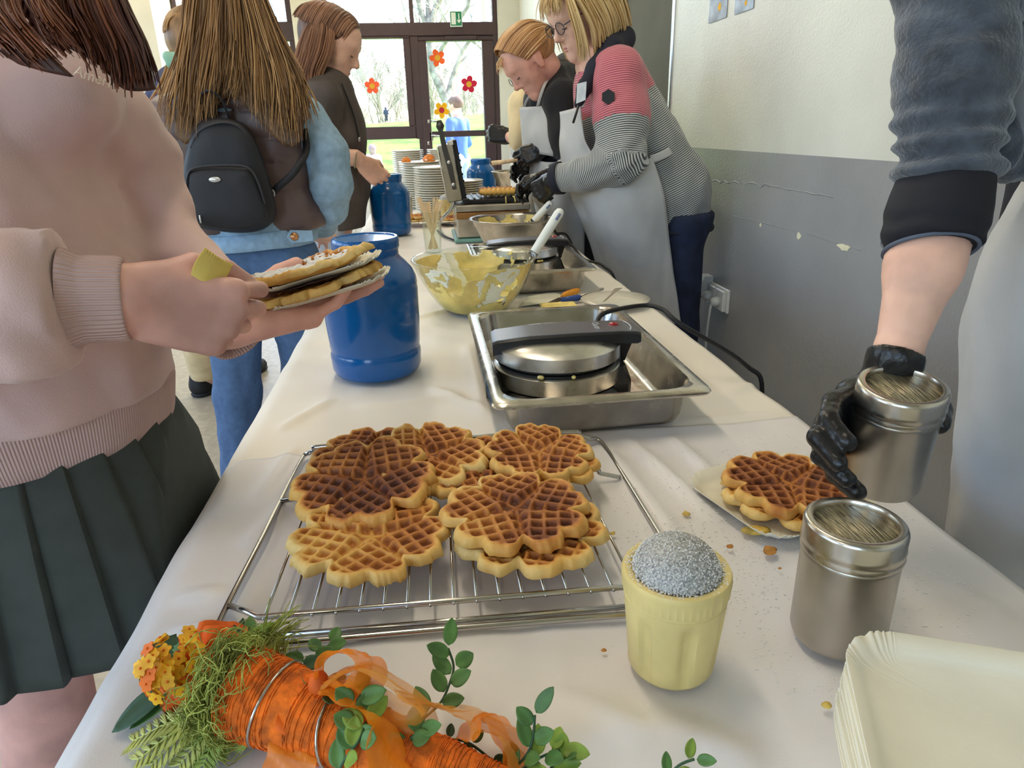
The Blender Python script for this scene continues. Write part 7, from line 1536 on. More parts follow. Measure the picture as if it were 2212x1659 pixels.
    cq = [cap_(J(1286, 148, Y - .125), J(1320, 104, Y - .10), .028, .034), cap_(J(1320, 104, Y - .10), J(1346, 84, Y - .02), .034, .038), cap_(J(1346, 84, Y - .02), J(1340, 88, Y + .06), .038, .036), cap_(J(1286, 148, Y - .125), J(1262, 190, Y - .15), .028, .022), cap_(J(1262, 190, Y - .15), J(1250, 225, Y - .16), .022, .016)]; obj('jacket_collar', sdf_mesh(cq, .007, .02), m_navy, t)
    hq_ = [cap_(J(1395, 498, Y - .10), J(1500, 485, Y - .10), .020), cap_(J(1500, 485, Y - .10), J(1528, 470, Y + .05), .018)]
    hem = []
    for a in np.linspace(0, 2 * math.pi, 60, endpoint=False): hem.append(J(1438, 495, Y) + A([.160 * math.cos(a), .182 * math.sin(a), .012 - .03 * math.cos(a) * 0]))
    obj('jacket_hem', tube(hem, .012, 8, closed=True), m_navy, t)
    obj('jeans', sdf_mesh(legq + [cap_(hp_ + A([0, -.06, -.04]), hp_ + A([0, .06, -.04]), .135)], .010, .03, folds(13, .006, 5), lambda P: np.maximum(P[:, 2] - hp_[2] + .02, .10 - P[:, 2])), m_denim_d, t)
    for f in (f0, f1): h = A([f[0] + .04, f[1], 0]); shoe(t, h, h + A([-.25, -.02, 0]))
    # hexagon patch on the sleeve
    def surf(px, py, push=.002):
        r = ray(px, py); r = r / np.linalg.norm(r); w = V - CAMP; tt = w @ r; dd = np.linalg.norm(w - tt[:, None] * r, axis=1); k = dd < .012; return CAMP + r * (tt[k].min() - push)
    pc_ = surf(1314, 209, .006); vn = norm(CAMP - pc_); ex_ = norm(np.cross((0, 0, 1), vn)); ey_ = np.cross(vn, ex_); obj('sleeve_patch', prism([(.0225 * math.cos(a), .0225 * math.sin(a)) for a in np.arange(6) * math.pi / 3 + .5], ex_, ey_, pc_, vn, .005), m_black_pl, t, smooth=False)
    # apron
    def ap(rows_): return [[J(*p) for p in r] for r in rows_]
    yn = Y - .20
    bib = ap([[(1207, 242, Y - .02), (1230, 236, Y - .10), (1254, 230, yn)], [(1210, 300, Y - .02), (1236, 300, Y - .12), (1262, 300, yn)], [(1214, 360, Y - .02), (1240, 360, Y - .12), (1290, 355, yn - .02)]])
    obj('apron_bib', sheet(bib, 16, 16, .003, lambda Pn, u, v: .006 * fbm(Pn, 11, 2, 3)), m_apron, t)
    sk = ap([[(1212, 352, Y + .05), (1262, 372, Y - .14), (1335, 385, yn - .03), (1408, 338, yn - .02)], [(1240, 430, Y + .05), (1290, 430, Y - .16), (1360, 440, yn - .05), (1436, 425, yn - .03)], [(1268, 500, Y + .05), (1320, 520, Y - .14), (1385, 530, yn - .03), (1450, 530, yn)], [(1290, 580, Y + .05), (1340, 600, Y - .10), (1405, 620, yn + .0), (1468, 668, yn + .0)], [(1320, 660, Y + .05), (1360, 680, Y - .10), (1420, 700, yn + .02), (1472, 700, yn + .0)]])
    obj('apron_skirt', sheet(sk, 50, 40, .003, lambda Pn, u, v: .014 * fbm(Pn * A([1, 1, .3]), 9, 3, 6) * (.25 + u)), m_apron, t)
    obj('apron_tie', sheet(ap([[(1404, 336, yn - .022), (1440, 322, yn + .01), (1470, 300, Y - .07)], [(1410, 352, yn - .022), (1446, 338, yn + .01), (1475, 316, Y - .07)]]), 6, 24, .003), m_apron, t)
    obj('neck_strap', sheet(ap([[(1310, 92, Y - .10), (1290, 128, Y - .115), (1262, 180, Y - .13), (1252, 232, Y - .17)], [(1318, 96, Y - .10), (1299, 132, Y - .115), (1272, 184, Y - .13), (1262, 232, Y - .17)]]), 6, 24, .003), m_apron, t)
    nt = surf(1256, 200, .05); nt = J(1255, 200, Y - .21); obj('name_tag', prism([(-.016, -.032), (.014, -.022), (.018, .032), (-.012, .026)], (1, 0, 0), (0, .1, 1), nt, (0, -1, 0), .002), mat('tag_white', (226, 234, 248), .15, var=.05, vscale=40), t, smooth=False); obj('pen', tube([J(1250, 228, Y - .215), J(1238, 266, Y - .215)], .004, 8), m_black_pl, t)
    # blond bob
    hm = hair_mat('blond', (118, 88, 52), (188, 152, 98), (232, 206, 156)); VFh = sdf_mesh([cap_(hp(-.035, 0, .036), hp(.028, 0, .052), .100, .088), cap_(hp(-.07, 0, .0), hp(-.07, 0, -.045), .060, .055)], .007, .03, cut=lambda P: ((P - hp(.052, 0, .040)) @ norm(hp(1, 0, -.62) - hp(0, 0, 0)))); obj('hair_volume', VFh, hm, t, attrs={'tone': streak(VFh[0])})
    crown(t, hp, hm, 1.04, 260, 51, part=.01)
    # person's left side is towards the camera (sg=+1)
    for sg in (1, -1):
        gs = [[hp(.045 - .020 * i, sg * .03, .118 - .004 * i), hp(.052 - .026 * i, sg * (.080 - .002 * i), .07), hp(.050 - .027 * i, sg * (.098 - .003 * i), .01), hp(.050 - .028 * i, sg * (.104 - .005 * i), -.05), hp(.060 - .030 * i, sg * (.092 - .006 * i), -.105 - .006 * math.sin(i))] for i in range(7)]
        hair_base(t, gs, hm, tone=.45, push=A(hp(0, -sg * .008, 0)) - A(hp(0, 0, 0))); hair_obj(t, gs, 240, hm, r=.0019, jit=.004, seed=60 + sg, tone=(.55, .22), ends=.05)
    # fringe and a front wisp falling past the face
    gs = [[hp(.035, y * .4, .122), hp(.075, y * .8, .10), hp(.098, y, .07), hp(.105, y * 1.05, .038)] for y in (-.06, -.03, 0, .03, .06, .075)]; hair_obj(t, gs, 110, hm, r=.0013, jit=.004, seed=63, tone=(.55, .2))
    gs = [[hp(.06, .055, .10), hp(.080, .080, .04), hp(.088, .085, -.02), hp(.098, .078, -.075), hp(.110, .062, -.115)], [hp(.05, .06, .10), hp(.066, .088, .04), hp(.072, .092, -.02), hp(.078, .088, -.08), hp(.085, .075, -.12)]]; hair_obj(t, gs, 50, hm, r=.0016, jit=.003, seed=64, tone=(.7, .2))
    # glasses
    m_gf = mat('glasses_frame', (46, 46, 60), .35, var=0)
    gl = []
    for sg in (-1, 1): gl.append(tube([hp(.110 - .004 * abs(math.cos(a)), sg * .032 + .024 * math.cos(a), .004 + .018 * math.sin(a)) for a in np.linspace(0, 6.283, 24, endpoint=False)], .0016, 6, closed=True)); gl.append(tube([hp(.104, sg * .056, .010), hp(.06, sg * .076, .014), hp(.03, sg * .080, .015)], .0018, 6))
    gl.append(tube([hp(.111, -.009, .008), hp(.113, 0, .011), hp(.111, .009, .008)], .0014, 6)); g_ = obj('glasses', join(*gl), m_gf, t)
    for sg in (-1, 1): obj('lens', sheet([[hp(.1085, sg * .032 - .020, .018), hp(.1085, sg * .032 + .020, .018)], [hp(.1085, sg * .032 - .023, .003), hp(.1085, sg * .032 + .023, .003)], [hp(.1085, sg * .032 - .020, -.011), hp(.1085, sg * .032 + .020, -.011)]], 8, 8, .0008), glass_mat('spectacle_glass', (240, 242, 244), 0, .12, .01), g_)
person_woman()

# ------------------------------------------------------------------ girl in the black hoodie
def person_hoodie():
    Y = 2.98; t = thing('person', 'blond girl in black hoodie and grey apron stirring at the table', 'person', A([J(1215, 430, Y)[0], Y, 0]))
    hd = J(1150, 132, Y - .12); nk = J(1186, 185, Y - .03); hq, hp = head_prims(hd, (-.72, -.14, -.68), (-.68, 0, .73), 1.03, nk)
    sh = J(1212, 215, Y - .15); shb = J(1200, 215, Y + .15); el = J(1228, 318, Y - .20); wr = J(1180, 318, Y - .14); ch = J(1205, 260, Y); hp_ = J(1252, 430, Y)
    hx = norm(J(1128, 340, Y - .10) - wr); HN = hand_prims(wr + hx * .005, hx, (-.4, .5, .7), (-.1, -.7, .7), [(.35, .6, .5), (.4, .7, .5), (.45, .7, .5), (.5, .8, .5)], [(.02, .022, -.006), (.052, .036, -.018), (.085, .028, -.028), (.108, .018, -.034)], sc=1.0, fat=1.15, k=.005, fk=.003)
    wr2 = J(1170, 345, Y - .02); el2 = J(1225, 330, Y + .14)
    f0 = A([hp_[0], Y - .09, .06]); f1 = A([hp_[0], Y + .10, .06]); legq = []
    for h, f in ((hp_ + A([0, -.08, -.05]), f0), (hp_ + A([0, .08, -.05]), f1)): legq += [cap_(h, on_line(h, f, .5), .085, .065), cap_(on_line(h, f, .5), f, .065, .052)]
    core = [cap_(nk, ch, .08, .10, (0, 1, 0), 1.2), cap_(ch, hp_, .09, .10), cap_(sh, shb, .045), cap_(sh, el, .042, .038), cap_(el, wr, .038, .028), cap_(shb, el2, .042, .036), cap_(el2, wr2, .036, .027)] + hq + [cap_(q['a'], q['b'], q['ra'] * .75, q['rb'] * .75) for q in legq]
    m_fair = mat('skin_fair', (230, 170, 152), .5, var=.06, vscale=18, sss=.12)
    obj('body', join(sdf_mesh(core, .010, .02), sdf_mesh(hq, .0052, .02)), m_fair, t); face_parts(t, hp, 1.03)
    obj('glove', sdf_mesh(HN + [cap_(wr - hx * .03, wr + hx * .02, .034, .030)], .005, .012, folds(40, .0014, 3)), m_glove, t)
    HN2 = hand_prims(wr2, (-.8, .1, -.3), (0, -.4, .8), (0, .7, .6), [(.5, .8, .5)] * 4, [(.02, .022, -.006), (.05, .036, -.018), (.08, .03, -.026), (.1, .02, -.03)], fat=1.1); obj('glove', sdf_mesh(HN2 + [cap_(wr2, wr2 + A([.05, 0, .01]), .032, .033)], .006, .012), m_glove, t)
    hq_ = [cap_(J(1192, 225, Y), J(1212, 300, Y), .115, .125, (0, 1, 0), 1.25), cap_(J(1212, 300, Y), J(1232, 400, Y), .125, .13, (0, 1, 0), 1.15), cap_(sh, shb, .068), cap_(sh, J(1222, 285, Y - .19), .070, .062), cap_(J(1222, 285, Y - .19), el + A([.01, 0, 0]), .062, .054), cap_(el + A([.01, 0, 0]), J(1216, 318, Y - .175), .054, .046), cap_(shb, el2, .066, .056), cap_(el2, J(1185, 342, Y + .03), .056, .046), cap_(J(1205, 165, Y - .10), J(1222, 150, Y + .06), .050, .055), cap_(J(1222, 150, Y + .06), J(1190, 170, Y + .12), .05, .045)]
    obj('hoodie', sdf_mesh(hq_, .008, .035, folds(12, .008, 4), lambda P: J(1230, 400, Y)[2] - P[:, 2]), m_black, t)
    tx = place(text_mesh('18', .045, .0006), J(1172, 350, Y - .085), norm((.75, 0, .66)), norm((-.66, 0, .75)), (0, -1, 0)); obj('sleeve_print', tx, m_offw, t, smooth=False)
    obj('trousers', sdf_mesh(legq + [cap_(hp_ + A([0, -.05, -.02]), hp_ + A([0, .05, -.02]), .115)], .011, .03, None, lambda P: np.maximum(P[:, 2] - hp_[2] - .03, .09 - P[:, 2])), m_black, t)
    for f in (f0, f1): h = A([f[0] + .04, f[1], 0]); shoe(t, h, h + A([-.24, -.02, 0]))
    def ap(rows_): return [[J(*p) for p in r] for r in rows_]
    obj('apron_bib', sheet(ap([[(1122, 232, Y + .0), (1150, 230, Y - .12), (1180, 228, Y - .175)], [(1126, 280, Y + .0), (1155, 282, Y - .14), (1186, 284, Y - .20)], [(1130, 330, Y), (1160, 332, Y - .14), (1196, 338, Y - .20)]]), 16, 16, .003, lambda Pn, u, v: .006 * fbm(Pn, 11, 2, 5)), m_apron, t)
    obj('apron_skirt', sheet(ap([[(1140, 335, Y), (1180, 350, Y - .16), (1255, 345, Y - .20)], [(1150, 430, Y), (1195, 440, Y - .18), (1262, 430, Y - .19)], [(1198, 505, Y - .02), (1215, 520, Y - .15), (1262, 540, Y - .16)], [(1216, 610, Y - .05), (1226, 620, Y - .12), (1262, 640, Y - .13)]]), 30, 24, .003, lambda Pn, u, v: .010 * fbm(Pn * A([1, 1, .4]), 10, 2, 6)), m_apron, t)
    obj('neck_strap', sheet(ap([[(1198, 140, Y - .08), (1172, 185, Y - .17), (1158, 230, Y - .165)], [(1203, 142, Y - .08), (1178, 187, Y - .17), (1164, 230, Y - .165)]]), 6, 18, .003), m_apron, t); obj('neck_strap', sheet(ap([[(1150, 196, Y - .10), (1136, 215, Y - .06), (1130, 234, Y - .03)], [(1154, 198, Y - .10), (1140, 217, Y - .06), (1134, 234, Y - .03)]]), 6, 12, .003), m_apron, t)
    hm = hair_mat('strawberry', (126, 84, 50), (196, 146, 96), (232, 196, 150)); VFh = sdf_mesh([cap_(hp(-.035, 0, .036), hp(.028, 0, .044), .0870, .081)], .006, .02, cut=lambda P: ((P - hp(.026, 0, .034)) @ norm(hp(1, 0, -.70) - hp(0, 0, 0)))); obj('hair_cap', VFh, hm, t, attrs={'tone': streak(VFh[0])})
    tie = hp(-.125, .0, .03)
    for sg in (1, -1):
        gs = []
        for i in range(7):
            a = i / 6 * 1.75; gs.append([hp(.078 - .045 * (i / 6) ** 2, sg * .082 * math.sin(a) * .9, .036 + .088 * math.cos(a)), hp(.02 - .03 * i / 6, sg * .096 * math.sin(a), .040 + .098 * math.cos(a) * 1.0), hp(-.06, sg * .086 * math.sin(a), .038 + .084 * math.cos(a)), hp(-.108, sg * .04 * math.sin(a), .034 + .034 * math.cos(a)), tie])
        hair_obj(t, gs, 420, hm, r=.0013, jit=.0020, seed=70 + sg, tone=(.5, .3), ends=.0, clumps=30)
    gs = [[tie, hp(-.15, y, .03), hp(-.175, y * 1.5, .0), hp(-.185, y * 1.8, -.05), hp(-.18, y * 1.6, -.10)] for y in (-.02, 0, .02, .03)]; hair_obj(t, gs, 110, hm, name='ponytail', r=.0022, jit=.005, seed=74, tone=(.6, .2)); obj('hair_band', tube([tie + A(hp(0, .018 * math.cos(a), .018 * math.sin(a))) - A(hp(0, 0, 0)) for a in np.linspace(0, 6.28, 16, endpoint=False)], .005, 8, closed=True), m_black, t)
    gs = [[hp(.07, .02, .09), hp(.10, .02, .075), hp(.105, .01, .05)], [hp(.07, -.02, .09), hp(.10, -.02, .08), hp(.11, -.02, .055)]]; hair_obj(t, gs, 24, hm, r=.0007, jit=.006, seed=75, tone=(.8, .1))
    sp_ = thing('wooden_spoon', 'pale wooden spoon held over the small steel bowl', 'spoon', J(1060, 353, Y - .1)); obj('spoon_handle', tube([J(1062, 353, Y - .10), J(1118, 346, Y - .10)], [.010, .0065], 10), m_stick, sp_)
    wk = thing('ladle', 'steel ladle with hooked end in the small steel bowl', 'ladle', J(1110, 368, 3.52)); obj('handle', tube(spline([J(1104, 352, 3.5), J(1110, 362, 3.5), J(1111, 374, 3.48)], 5), .006, 8), m_steel, wk); obj('hook', tube([J(1110, 378, 3.48) + .011 * A([math.cos(a), 0, math.sin(a)]) for a in np.linspace(0, 6.28, 16, endpoint=False)], .0028, 6, closed=True), m_gun, wk)
person_hoodie()

# ------------------------------------------------------------------ helper almost hidden behind her
def person_third():
    Y = 3.42; t = thing('person', 'helper in beige top and white apron hidden behind the girl in hoodie', 'person', A([J(1165, 430, Y)[0], Y, 0]))
    hd = J(1150, 150, Y); nk = J(1165, 205, Y); hq, hp = head_prims(hd, (-.85, -.1, -.5), (-.5, 0, .85), 1.0, nk); ch = J(1150, 280, Y); hp_ = J(1205, 430, Y); sh = J(1135, 225, Y - .12); shb = J(1150, 225, Y + .14); el = J(1125, 300, Y - .18); wr = J(1100, 296, Y - .1)
    hx = norm(J(1080, 292, Y - .08) - wr); HN = hand_prims(wr, hx, (-.1, .3, .9), (0, -1, .2), [(.9, 1.3, .8)] * 4, [(.02, .022, -.006), (.05, .036, -.018), (.075, .03, -.03), (.09, .015, -.035)], sc=1.0, fat=1.12, k=.005, fk=.003)
    f0 = A([hp_[0], Y - .09, .06]); f1 = A([hp_[0], Y + .09, .06]); legq = []
    for h, f in ((hp_ + A([0, -.08, -.05]), f0), (hp_ + A([0, .08, -.05]), f1)): legq += [cap_(h, on_line(h, f, .5), .085, .065), cap_(on_line(h, f, .5), f, .065, .052)]
    obj('body', sdf_mesh([cap_(nk, ch, .08, .10), cap_(ch, hp_, .09, .10), cap_(sh, shb, .045), cap_(sh, el, .04, .036), cap_(el, wr, .036, .026), cap_(shb, J(1130, 320, Y + .15), .04, .03)] + hq + [cap_(q['a'], q['b'], q['ra'] * .75, q['rb'] * .75) for q in legq], .010, .02), m_skin, t); face_parts(t, hp)
    obj('glove', sdf_mesh(HN, .006, .012, folds(40, .0014, 3)), m_glove, t); obj('top', sdf_mesh([cap_(J(1150, 235, Y), J(1160, 400, Y), .115, .125, (0, 1, 0), 1.2), cap_(sh, shb, .062), cap_(sh, el, .062, .056), cap_(shb, J(1130, 320, Y + .15), .06, .05)], .010, .035, folds(12, .008, 4), lambda P: hp_[2] - P[:, 2]), m_beige, t)
    obj('trousers', sdf_mesh(legq + [cap_(hp_ + A([0, -.05, -.02]), hp_ + A([0, .05, -.02]), .11)], .011, .03, None, lambda P: np.maximum(P[:, 2] - hp_[2] - .03, .09 - P[:, 2])), m_offw, t)
    for f in (f0, f1): h = A([f[0] + .04, f[1], 0]); shoe(t, h, h + A([-.24, -.02, 0]))
    def ap(rows_): return [[J(*p) for p in r] for r in rows_]
    obj('apron', sheet(ap([[(1106, 262, Y), (1125, 264, Y - .17), (1145, 270, Y - .19)], [(1100, 330, Y), (1118, 340, Y - .18), (1150, 340, Y - .20)], [(1102, 420, Y), (1118, 420, Y - .16), (1150, 430, Y - .18)], [(1104, 455, Y), (1118, 455, Y - .14), (1150, 460, Y - .16)]]), 24, 16, .003, lambda Pn, u, v: .010 * fbm(Pn, 9, 2, 6)), m_offw, t)
    hm = hair_mat('ash', (90, 66, 44), (150, 116, 80), (200, 164, 120)); VFh = sdf_mesh([cap_(hp(-.035, 0, .036), hp(.028, 0, .046), .095, .086)], .008, .02, cut=lambda P: ((P - hp(.05, 0, .035)) @ norm(hp(1, 0, -.7) - hp(0, 0, 0)))); obj('hair', VFh, hm, t, attrs={'tone': streak(VFh[0])}); crown(t, hp, hm, 1.0, 120, 81)
    g_ = [tube([hp(.110, sg * .032 + .023 * math.cos(a), .004 + .017 * math.sin(a)) for a in np.linspace(0, 6.283, 20, endpoint=False)], .0018, 6, closed=True) for sg in (-1, 1)]; obj('glasses', join(*g_), MATS['glasses_frame'], t)
person_third()

# ------------------------------------------------------------------ helper at the right with the held shaker
def person_right():
    t = thing('person', 'helper with rolled grey sleeve and apron shaking sugar over a waffle', 'person', A([.862, .76, 0]))
    sh = J(2075, -120, .72); elb = J(2025, 470, .66); wr = J(1936, 772, .60); c = A([.862, .76, 0])
    # hand behind the shaker: fingers wrap its left side, thumb the right side
    sc_ = J(1916, 925, .572)
    xf = norm(J(1845, 965, .585) - wr); q = [cap_(wr - norm(wr - elb) * .05, wr, .0260, .0245, k=.012), cap_(wr, J(1915, 850, .605), .0245, .030, k=.012), cap_(J(1925, 850, .605), J(1880, 900, .600), .026, .022, k=.015), cap_(J(1850, 860, .60), J(1930, 870, .60), .022, .022, k=.015)]
    fing = [[(1850, 850, .595), (1800, 868, .575), (1790, 910, .545), (1830, 955, .520)], [(1848, 880, .598), (1785, 905, .575), (1768, 945, .540), (1812, 1000, .512)], [(1845, 905, .598), (1782, 935, .572), (1775, 985, .540), (1830, 1035, .510)], [(1850, 930, .595), (1800, 975, .572), (1808, 1025, .540), (1850, 1062, .512)]]
    for i, fg in enumerate(fing):
        P = [J(*p) for p in fg]
        for j in range(3): r0 = (.0108, .0105, .0100, .0090)[j]; q.append(cap_(P[j], P[j + 1], r0, (.0108, .0105, .0100, .0088)[j + 1], k=.010 if j == 0 else .003))
    th = [J(1940, 850, .60), J(1990, 860, .59), J(2024, 885, .565), J(2030, 915, .54)]
    for j in range(3): q.append(cap_(th[j], th[j + 1], (.016, .0125, .0115)[j], (.0125, .0115, .0100)[j], k=.008))
    gd = norm(elb - wr); obj('glove', sdf_mesh(q, .0024, .010, folds(60, .0010, 3), lambda P: (P - wr - gd * .004) @ gd), m_glove, t)
    core = [cap_(sh, elb, .035, .033), cap_(elb + A([.0, 0, -.005]), on_line(elb, wr, .35), .036, .034), cap_(on_line(elb, wr, .35), wr, .034, .0205), cap_(wr, J(1925, 850, .605), .0185, .015), cap_(c + A([0, 0, .95]), c + A([0, 0, 1.35]), .09, .10, (1, 0, 0), .8), cap_(sh, c + A([.02, .12, 1.40]), .045)]
    hq, hp = head_prims(c + A([-.06, -.02, 1.66]), (-.85, -.1, -.4), (-.4, 0, .9), 1.05, c + A([0, 0, 1.46])); core += hq
    f0, f1 = A([.872, .69, .06]), A([.872, .84, .06]); legq = []
    for h, f in ((c + A([.01, -.065, .92]), f0), (c + A([.01, .065, .92]), f1)): legq += [cap_(h, on_line(h, f, .5), .075, .060), cap_(on_line(h, f, .5), f, .065, .052)]
    armb = [cap_(c + A([.03, .14, 1.38]), c + A([.10, .17, 1.12]), .045, .038), cap_(c + A([.10, .17, 1.12]), c + A([.11, .15, .88]), .038, .027)] + hand_prims(c + A([.11, .15, .88]), (-.2, 0, -.9), (0, -1, .2), (0, 0, 1), [(.3, .4, .3)] * 4, [(.02, .022, -.006), (.05, .045, -.015), (.08, .05, -.02), (.1, .05, -.03)])
    fine = sdf_mesh([core[1], core[2], core[3]], .004, .006); obj('body', join(sdf_mesh(core + armb + [cap_(q_['a'], q_['b'], q_['ra'] * .8, q_['rb'] * .8) for q_ in legq], .010, .02), fine), m_skin, t); face_parts(t, hp)
    # rolled fleece sleeve
    e_t = J(2050, 392, .665); ax = norm(e_t - sh)
    def dsl(P):
        s_ = (P - sh) @ ax; w = np.exp(-((s_ - .235) / .10) ** 2); n = vnoise(P * A([6, 6, 20]), 1.0, 4); n2 = fbm(P * A([1, 1, 2.0]), 22, 3, 8)
        return -.0085 * w * np.sin(s_ * 235 + 2.2 * n) * (.55 + .45 * n) - .005 * n2
    slv = [cap_(sh, on_line(sh, e_t, .55), .056, .050), cap_(on_line(sh, e_t, .55), e_t, .049, .0465), cap_(c + A([-.02, -.10, 1.40]), sh, .065, .056)]
    obj('fleece_sleeve', sdf_mesh(slv, .0040, .03, dsl, lambda P: np.where(np.linalg.norm(P - e_t, axis=1) < .25, (P - e_t) @ ax, -1), smooth=1), m_fleece, t)
    a0 = J(2040, 400, .665); a1 = J(2008, 540, .645); n_ = norm(a1 - a0); cu = norm(n_ + A([.10, -.25, 0])); ctr_ = a1
    obj('under_sleeve', sdf_mesh([cap_(a0, J(2022, 470, .655), .0445, .0435), cap_(J(2022, 470, .655), a1 + n_ * .02, .0435, .042)], .0038, .02, lambda P: .0022 * np.sin(((P - a0) @ n_) * 300 + 2 * vnoise(P, 30, 2)) * np.exp(-((((P - a0) @ n_) - .07) / .03) ** 2), lambda P: (P - ctr_) @ cu), mat('black_jersey', (26, 26, 34), .8, var=.05), t)
    ang = np.linspace(0, 2 * math.pi, 70, endpoint=False); U_ = norm(A([0, 0, 1]) - cu * cu[2]); U_ = norm(np.cross(cu, (0, 1, 0))); W_ = np.cross(cu, U_)
    obj('sleeve_edge', tube([ctr_ + (math.cos(a) * U_ + math.sin(a) * W_) * .0425 for a in ang], .0022, 6, closed=True), mat('stitch_grey', (96, 106, 124), .8, var=.1), t)
    L = [box(ctr_ - cu * .014 + (math.cos(a) * U_ + math.sin(a) * W_) * .0438 - .0009, ctr_ - cu * .011 + (math.cos(a) * U_ + math.sin(a) * W_) * .0438 + .0009) for a in ang]; obj('stitching', join(*L), MATS['stitch_grey'], t, smooth=False)
    # torso in black shirt, dark bulge of the hoodie beside the arm
    tq = [cap_(c + A([.0, 0, .95]), c + A([.0, 0, 1.15]), .125, .130, (1, 0, 0), .95), cap_(c + A([0, 0, 1.15]), c + A([0, 0, 1.36]), .130, .125, (1, 0, 0), .9), cap_(c + A([.03, .14, 1.38]), c + A([.09, .17, 1.14]), .058, .052), cap_(c + A([-.02, -.10, 1.40]), c + A([.02, .12, 1.40]), .065), cap_(c + A([0, 0, 1.42]), c + A([0, 0, 1.48]), .065)]
    obj('shirt', sdf_mesh(tq, .008, .03, folds(12, .008, 6), lambda P: .93 - P[:, 2]), mat('black_shirt', (30, 30, 38), .85, var=.06), t)
    bq = [cap_(J(2140, 240, .70), J(2150, 310, .69), .018, .022), cap_(J(2150, 310, .69), J(2185, 350, .69), .022, .020), cap_(J(2150, 330, .70), J(2215, 360, .70), .016, .014)]; obj('tied_sleeve', sdf_mesh(bq, .004, .02, folds(40, .004, 7)), m_fleece, t)
    # apron: bib above, wide skirt below
    def ap(rows_): return [[J(*p) for p in r] for r in rows_]
    obj('apron_bib', sheet(ap([[(2166, -160, .705), (2240, -160, .665), (2330, -160, .635)], [(2165, 0, .705), (2240, 0, .665), (2330, 0, .635)], [(2168, 180, .705), (2240, 190, .665), (2330, 190, .635)], [(2186, 345, .70), (2250, 380, .66), (2330, 400, .63)]]), 24, 20, .003, lambda Pn, u, v: .004 * fbm(Pn, 16, 2, 4)), m_apron, t)
    obj('bib_hem', sheet(ap([[(2164, 38, .70), (2240, 40, .66), (2330, 40, .63)], [(2164, 46, .70), (2240, 48, .66), (2330, 48, .63)]]), 4, 12, .003), m_apron, t)
    sk = ap([[(2240, 372, .84), (2214, 400, .70), (2250, 400, .62), (2360, 400, .58)], [(2160, 540, .84), (2128, 560, .72), (2190, 560, .63), (2360, 560, .58)], [(2120, 720, .84), (2086, 740, .73), (2150, 740, .64), (2360, 740, .58)], [(2100, 900, .84), (2066, 920, .74), (2130, 920, .65), (2360, 920, .58)], [(2080, 1060, .84), (2048, 1080, .75), (2110, 1080, .66), (2360, 1100, .58)], [(2070, 1300, .84), (2036, 1320, .76), (2100, 1320, .68), (2360, 1340, .58)], [(2060, 1700, .84), (2030, 1720, .78), (2100, 1720, .70), (2360, 1740, .60)]])
    for r in sk:
        for p in r: p[:] = CAMP + (p - CAMP) * 1.04
    for r in sk:
        for p in r: p[0] = max(p[0], TX1 + .012 + max(0, (p[1] - .6)) * .02) if p[2] < .80 else p[0]
    obj('apron_skirt', sheet(sk, 70, 50, .003, lambda Pn, u, v: .010 * fbm(Pn * A([1, 1, .5]), 9, 3, 12) + .006 * np.sin(Pn[..., 2] * 38 + Pn[..., 1] * 30) * np.clip(u, 0, 1)), m_apron, t)
    obj('trousers', sdf_mesh(legq + [cap_(c + A([.01, -.05, .90]), c + A([.01, .05, .90]), .098)], .011, .03, None, lambda P: np.maximum(P[:, 2] - .96, .09 - P[:, 2])), m_denim_d, t)
    for f in (f0, f1): h = A([f[0] + .05, f[1], 0]); shoe(t, h, h + A([-.25, -.02, 0]))
    hm = hair_mat('darkbrown', (30, 22, 18), (64, 46, 36), (104, 78, 60)); VFh = sdf_mesh([cap_(hp(-.035, 0, .036), hp(.028, 0, .046), .098, .088)], .008, .02, cut=lambda P: ((P - hp(.05, 0, .04)) @ norm(hp(1, 0, -.65) - hp(0, 0, 0)))); obj('hair', VFh, hm, t, attrs={'tone': streak(VFh[0])}); crown(t, hp, hm, 1.05, 120, 91)
    return sc_
sc_ = person_right()
hs = steel_shaker(A([0, 0, 0]), 'steel sugar shaker in the gloved hand above the waffle'); hs.location = tuple(sc_ - A([0, 0, .060])); hs.rotation_euler = (.16, -.05, 0)

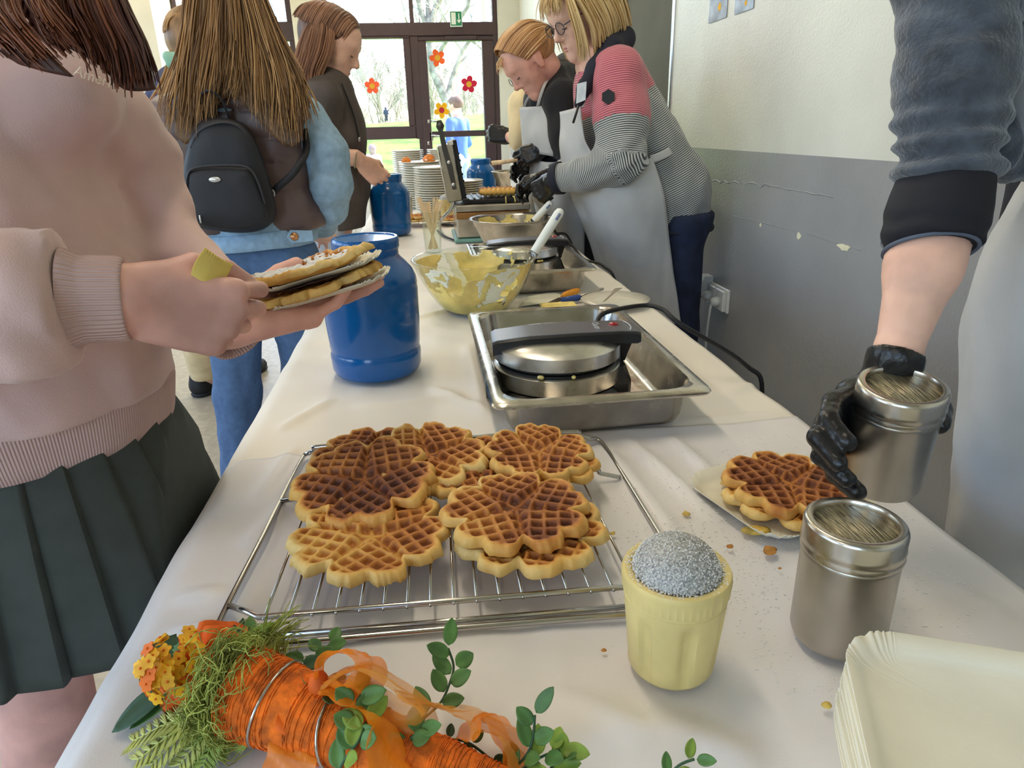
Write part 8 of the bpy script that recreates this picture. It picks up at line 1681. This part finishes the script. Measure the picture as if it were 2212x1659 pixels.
# ------------------------------------------------------------------ people outside
def outdoor_person(px, Y, head_py, hs_px, label, m_top, m_leg, face, hair_m, ztop=None, hood=False, sc=None):
    hd = J(px, head_py, Y); g = gz(hd[0], Y); H_ = hd[2] - g; s = sc or H_ / 1.56; t = thing('person', label, 'person', A([hd[0], Y, g])); f = norm(face); l = np.cross((0, 0, 1), f); l = norm(l)
    nk = hd + A([0, 0, -.13 * s]) - f * .02 * s; hq, hp = head_prims(hd, f, (0, 0, 1), s, nk); ch = nk + A([0, 0, -.20 * s]); hp_ = nk + A([0, 0, -.56 * s]); z0 = g
    fl = [A([hp_[0], hp_[1], z0 + .05]) + l * k * .09 * s for k in (-1, 1)]; hips = [hp_ + l * k * .08 * s for k in (-1, 1)]; legq = []
    for h, fo in zip(hips, fl): legq += [cap_(h, on_line(h, fo, .5), .085 * s, .062 * s), cap_(on_line(h, fo, .5), fo, .062 * s, .05 * s)]
    arms = []; slv = []; hnd = []
    for k in (-1, 1):
        sh = nk + A([0, 0, -.09 * s]) + l * k * .18 * s; el = sh + A([0, 0, -.27 * s]) + l * k * .05 * s; wr = el + f * .16 * s + A([0, 0, -.14 * s]) - l * k * .05 * s; arms += [cap_(sh, el, .045 * s, .038 * s), cap_(el, wr, .036 * s, .026 * s)]; slv += [cap_(sh, el, .062 * s, .055 * s), cap_(el, on_line(el, wr, .8), .053 * s, .046 * s)]; hnd += hand_prims(wr, f * .7 + A([0, 0, -.6]), -l * k, f * .5 + A([0, 0, .7]), [(.4, .5, .4)] * 4, [(.02, .022, -.006), (.05, .045, -.015), (.08, .05, -.02), (.1, .05, -.03)], sc=s)
    obj('body', sdf_mesh(hq + arms + hnd + [cap_(nk, ch, .08 * s, .10 * s), cap_(ch, hp_, .09 * s, .10 * s)] + [cap_(q['a'], q['b'], q['ra'] * .8, q['rb'] * .8) for q in legq], .014, .02), m_skin, t)
    obj('top', sdf_mesh(slv + [cap_(nk + A([0, 0, -.13 * s]), ch + A([0, 0, -.05 * s]), .135 * s, .14 * s, f, .8), cap_(ch, hp_, .14 * s, .14 * s, f, .8), cap_(nk + A([0, 0, -.09 * s]) - l * .17 * s, nk + A([0, 0, -.09 * s]) + l * .17 * s, .065 * s)], .013, .035, folds(9, .008, 3), lambda P: hp_[2] - P[:, 2]), m_top, t)
    obj('trousers', sdf_mesh(legq + [cap_(hips[0], hips[1], .11 * s)], .014, .03, None, lambda P: z0 + .08 - P[:, 2]), m_leg, t)
    for fo in fl:
        d = f * .2 * s; q = [cap_(fo + A([0, 0, -.01]), fo + d + A([0, 0, -.02]), .042 * s, .035 * s)]; obj('shoe', sdf_mesh(q, .012, .02, None, lambda P: z0 - P[:, 2]), m_shoe, t)
    if hood: obj('hood', sdf_mesh([cap_(hp(-.03, 0, .03), hp(.02, 0, .03), .115 * s, .105 * s), cap_(hp(-.04, 0, -.05), nk, .10 * s, .09 * s)], .012, .03, None, lambda P: (P - hp(.06, 0, 0)) @ f), hair_m, t)
    else: VFh = sdf_mesh([cap_(hp(-.035, 0, .036), hp(.022, 0, .044), .088 * s, .080 * s)], .011, .02, cut=lambda P: ((P - hp(.055, 0, .045)) @ norm(hp(1, 0, -.8) - hp(0, 0, 0)))); obj('hair', VFh, hair_m, t)
outdoor_person(984, 10.2, 229, 36, 'man in blue sweatshirt outside behind the glazed door', mat('sweat_blue', (78, 112, 190), .8, var=.05), mat('jeans_pale', (150, 165, 190), .8, var=.05), (-.75, .55, -.12), mat('hair_short', (120, 98, 84), .7, var=.1))
outdoor_person(805, 13.0, 322, 24, 'child in pale pink hooded jacket out on the meadow', mat('coat_palepink', (226, 198, 200), .8, var=.04), mat('leggings_grey', (150, 140, 150), .8, var=.05), (.3, .9, 0), mat('hood_mauve', (170, 140, 146), .8, var=.1), hood=True)
outdoor_person(833, 24.0, 234, 12, 'person in dark blue jacket far out by the hedge', mat('coat_navy', (58, 64, 92), .8, var=.05), mat('trousers_dark', (60, 60, 70), .8, var=.05), (.2, .9, 0), mat('hood_navy', (80, 78, 96), .8, var=.1), hood=True)
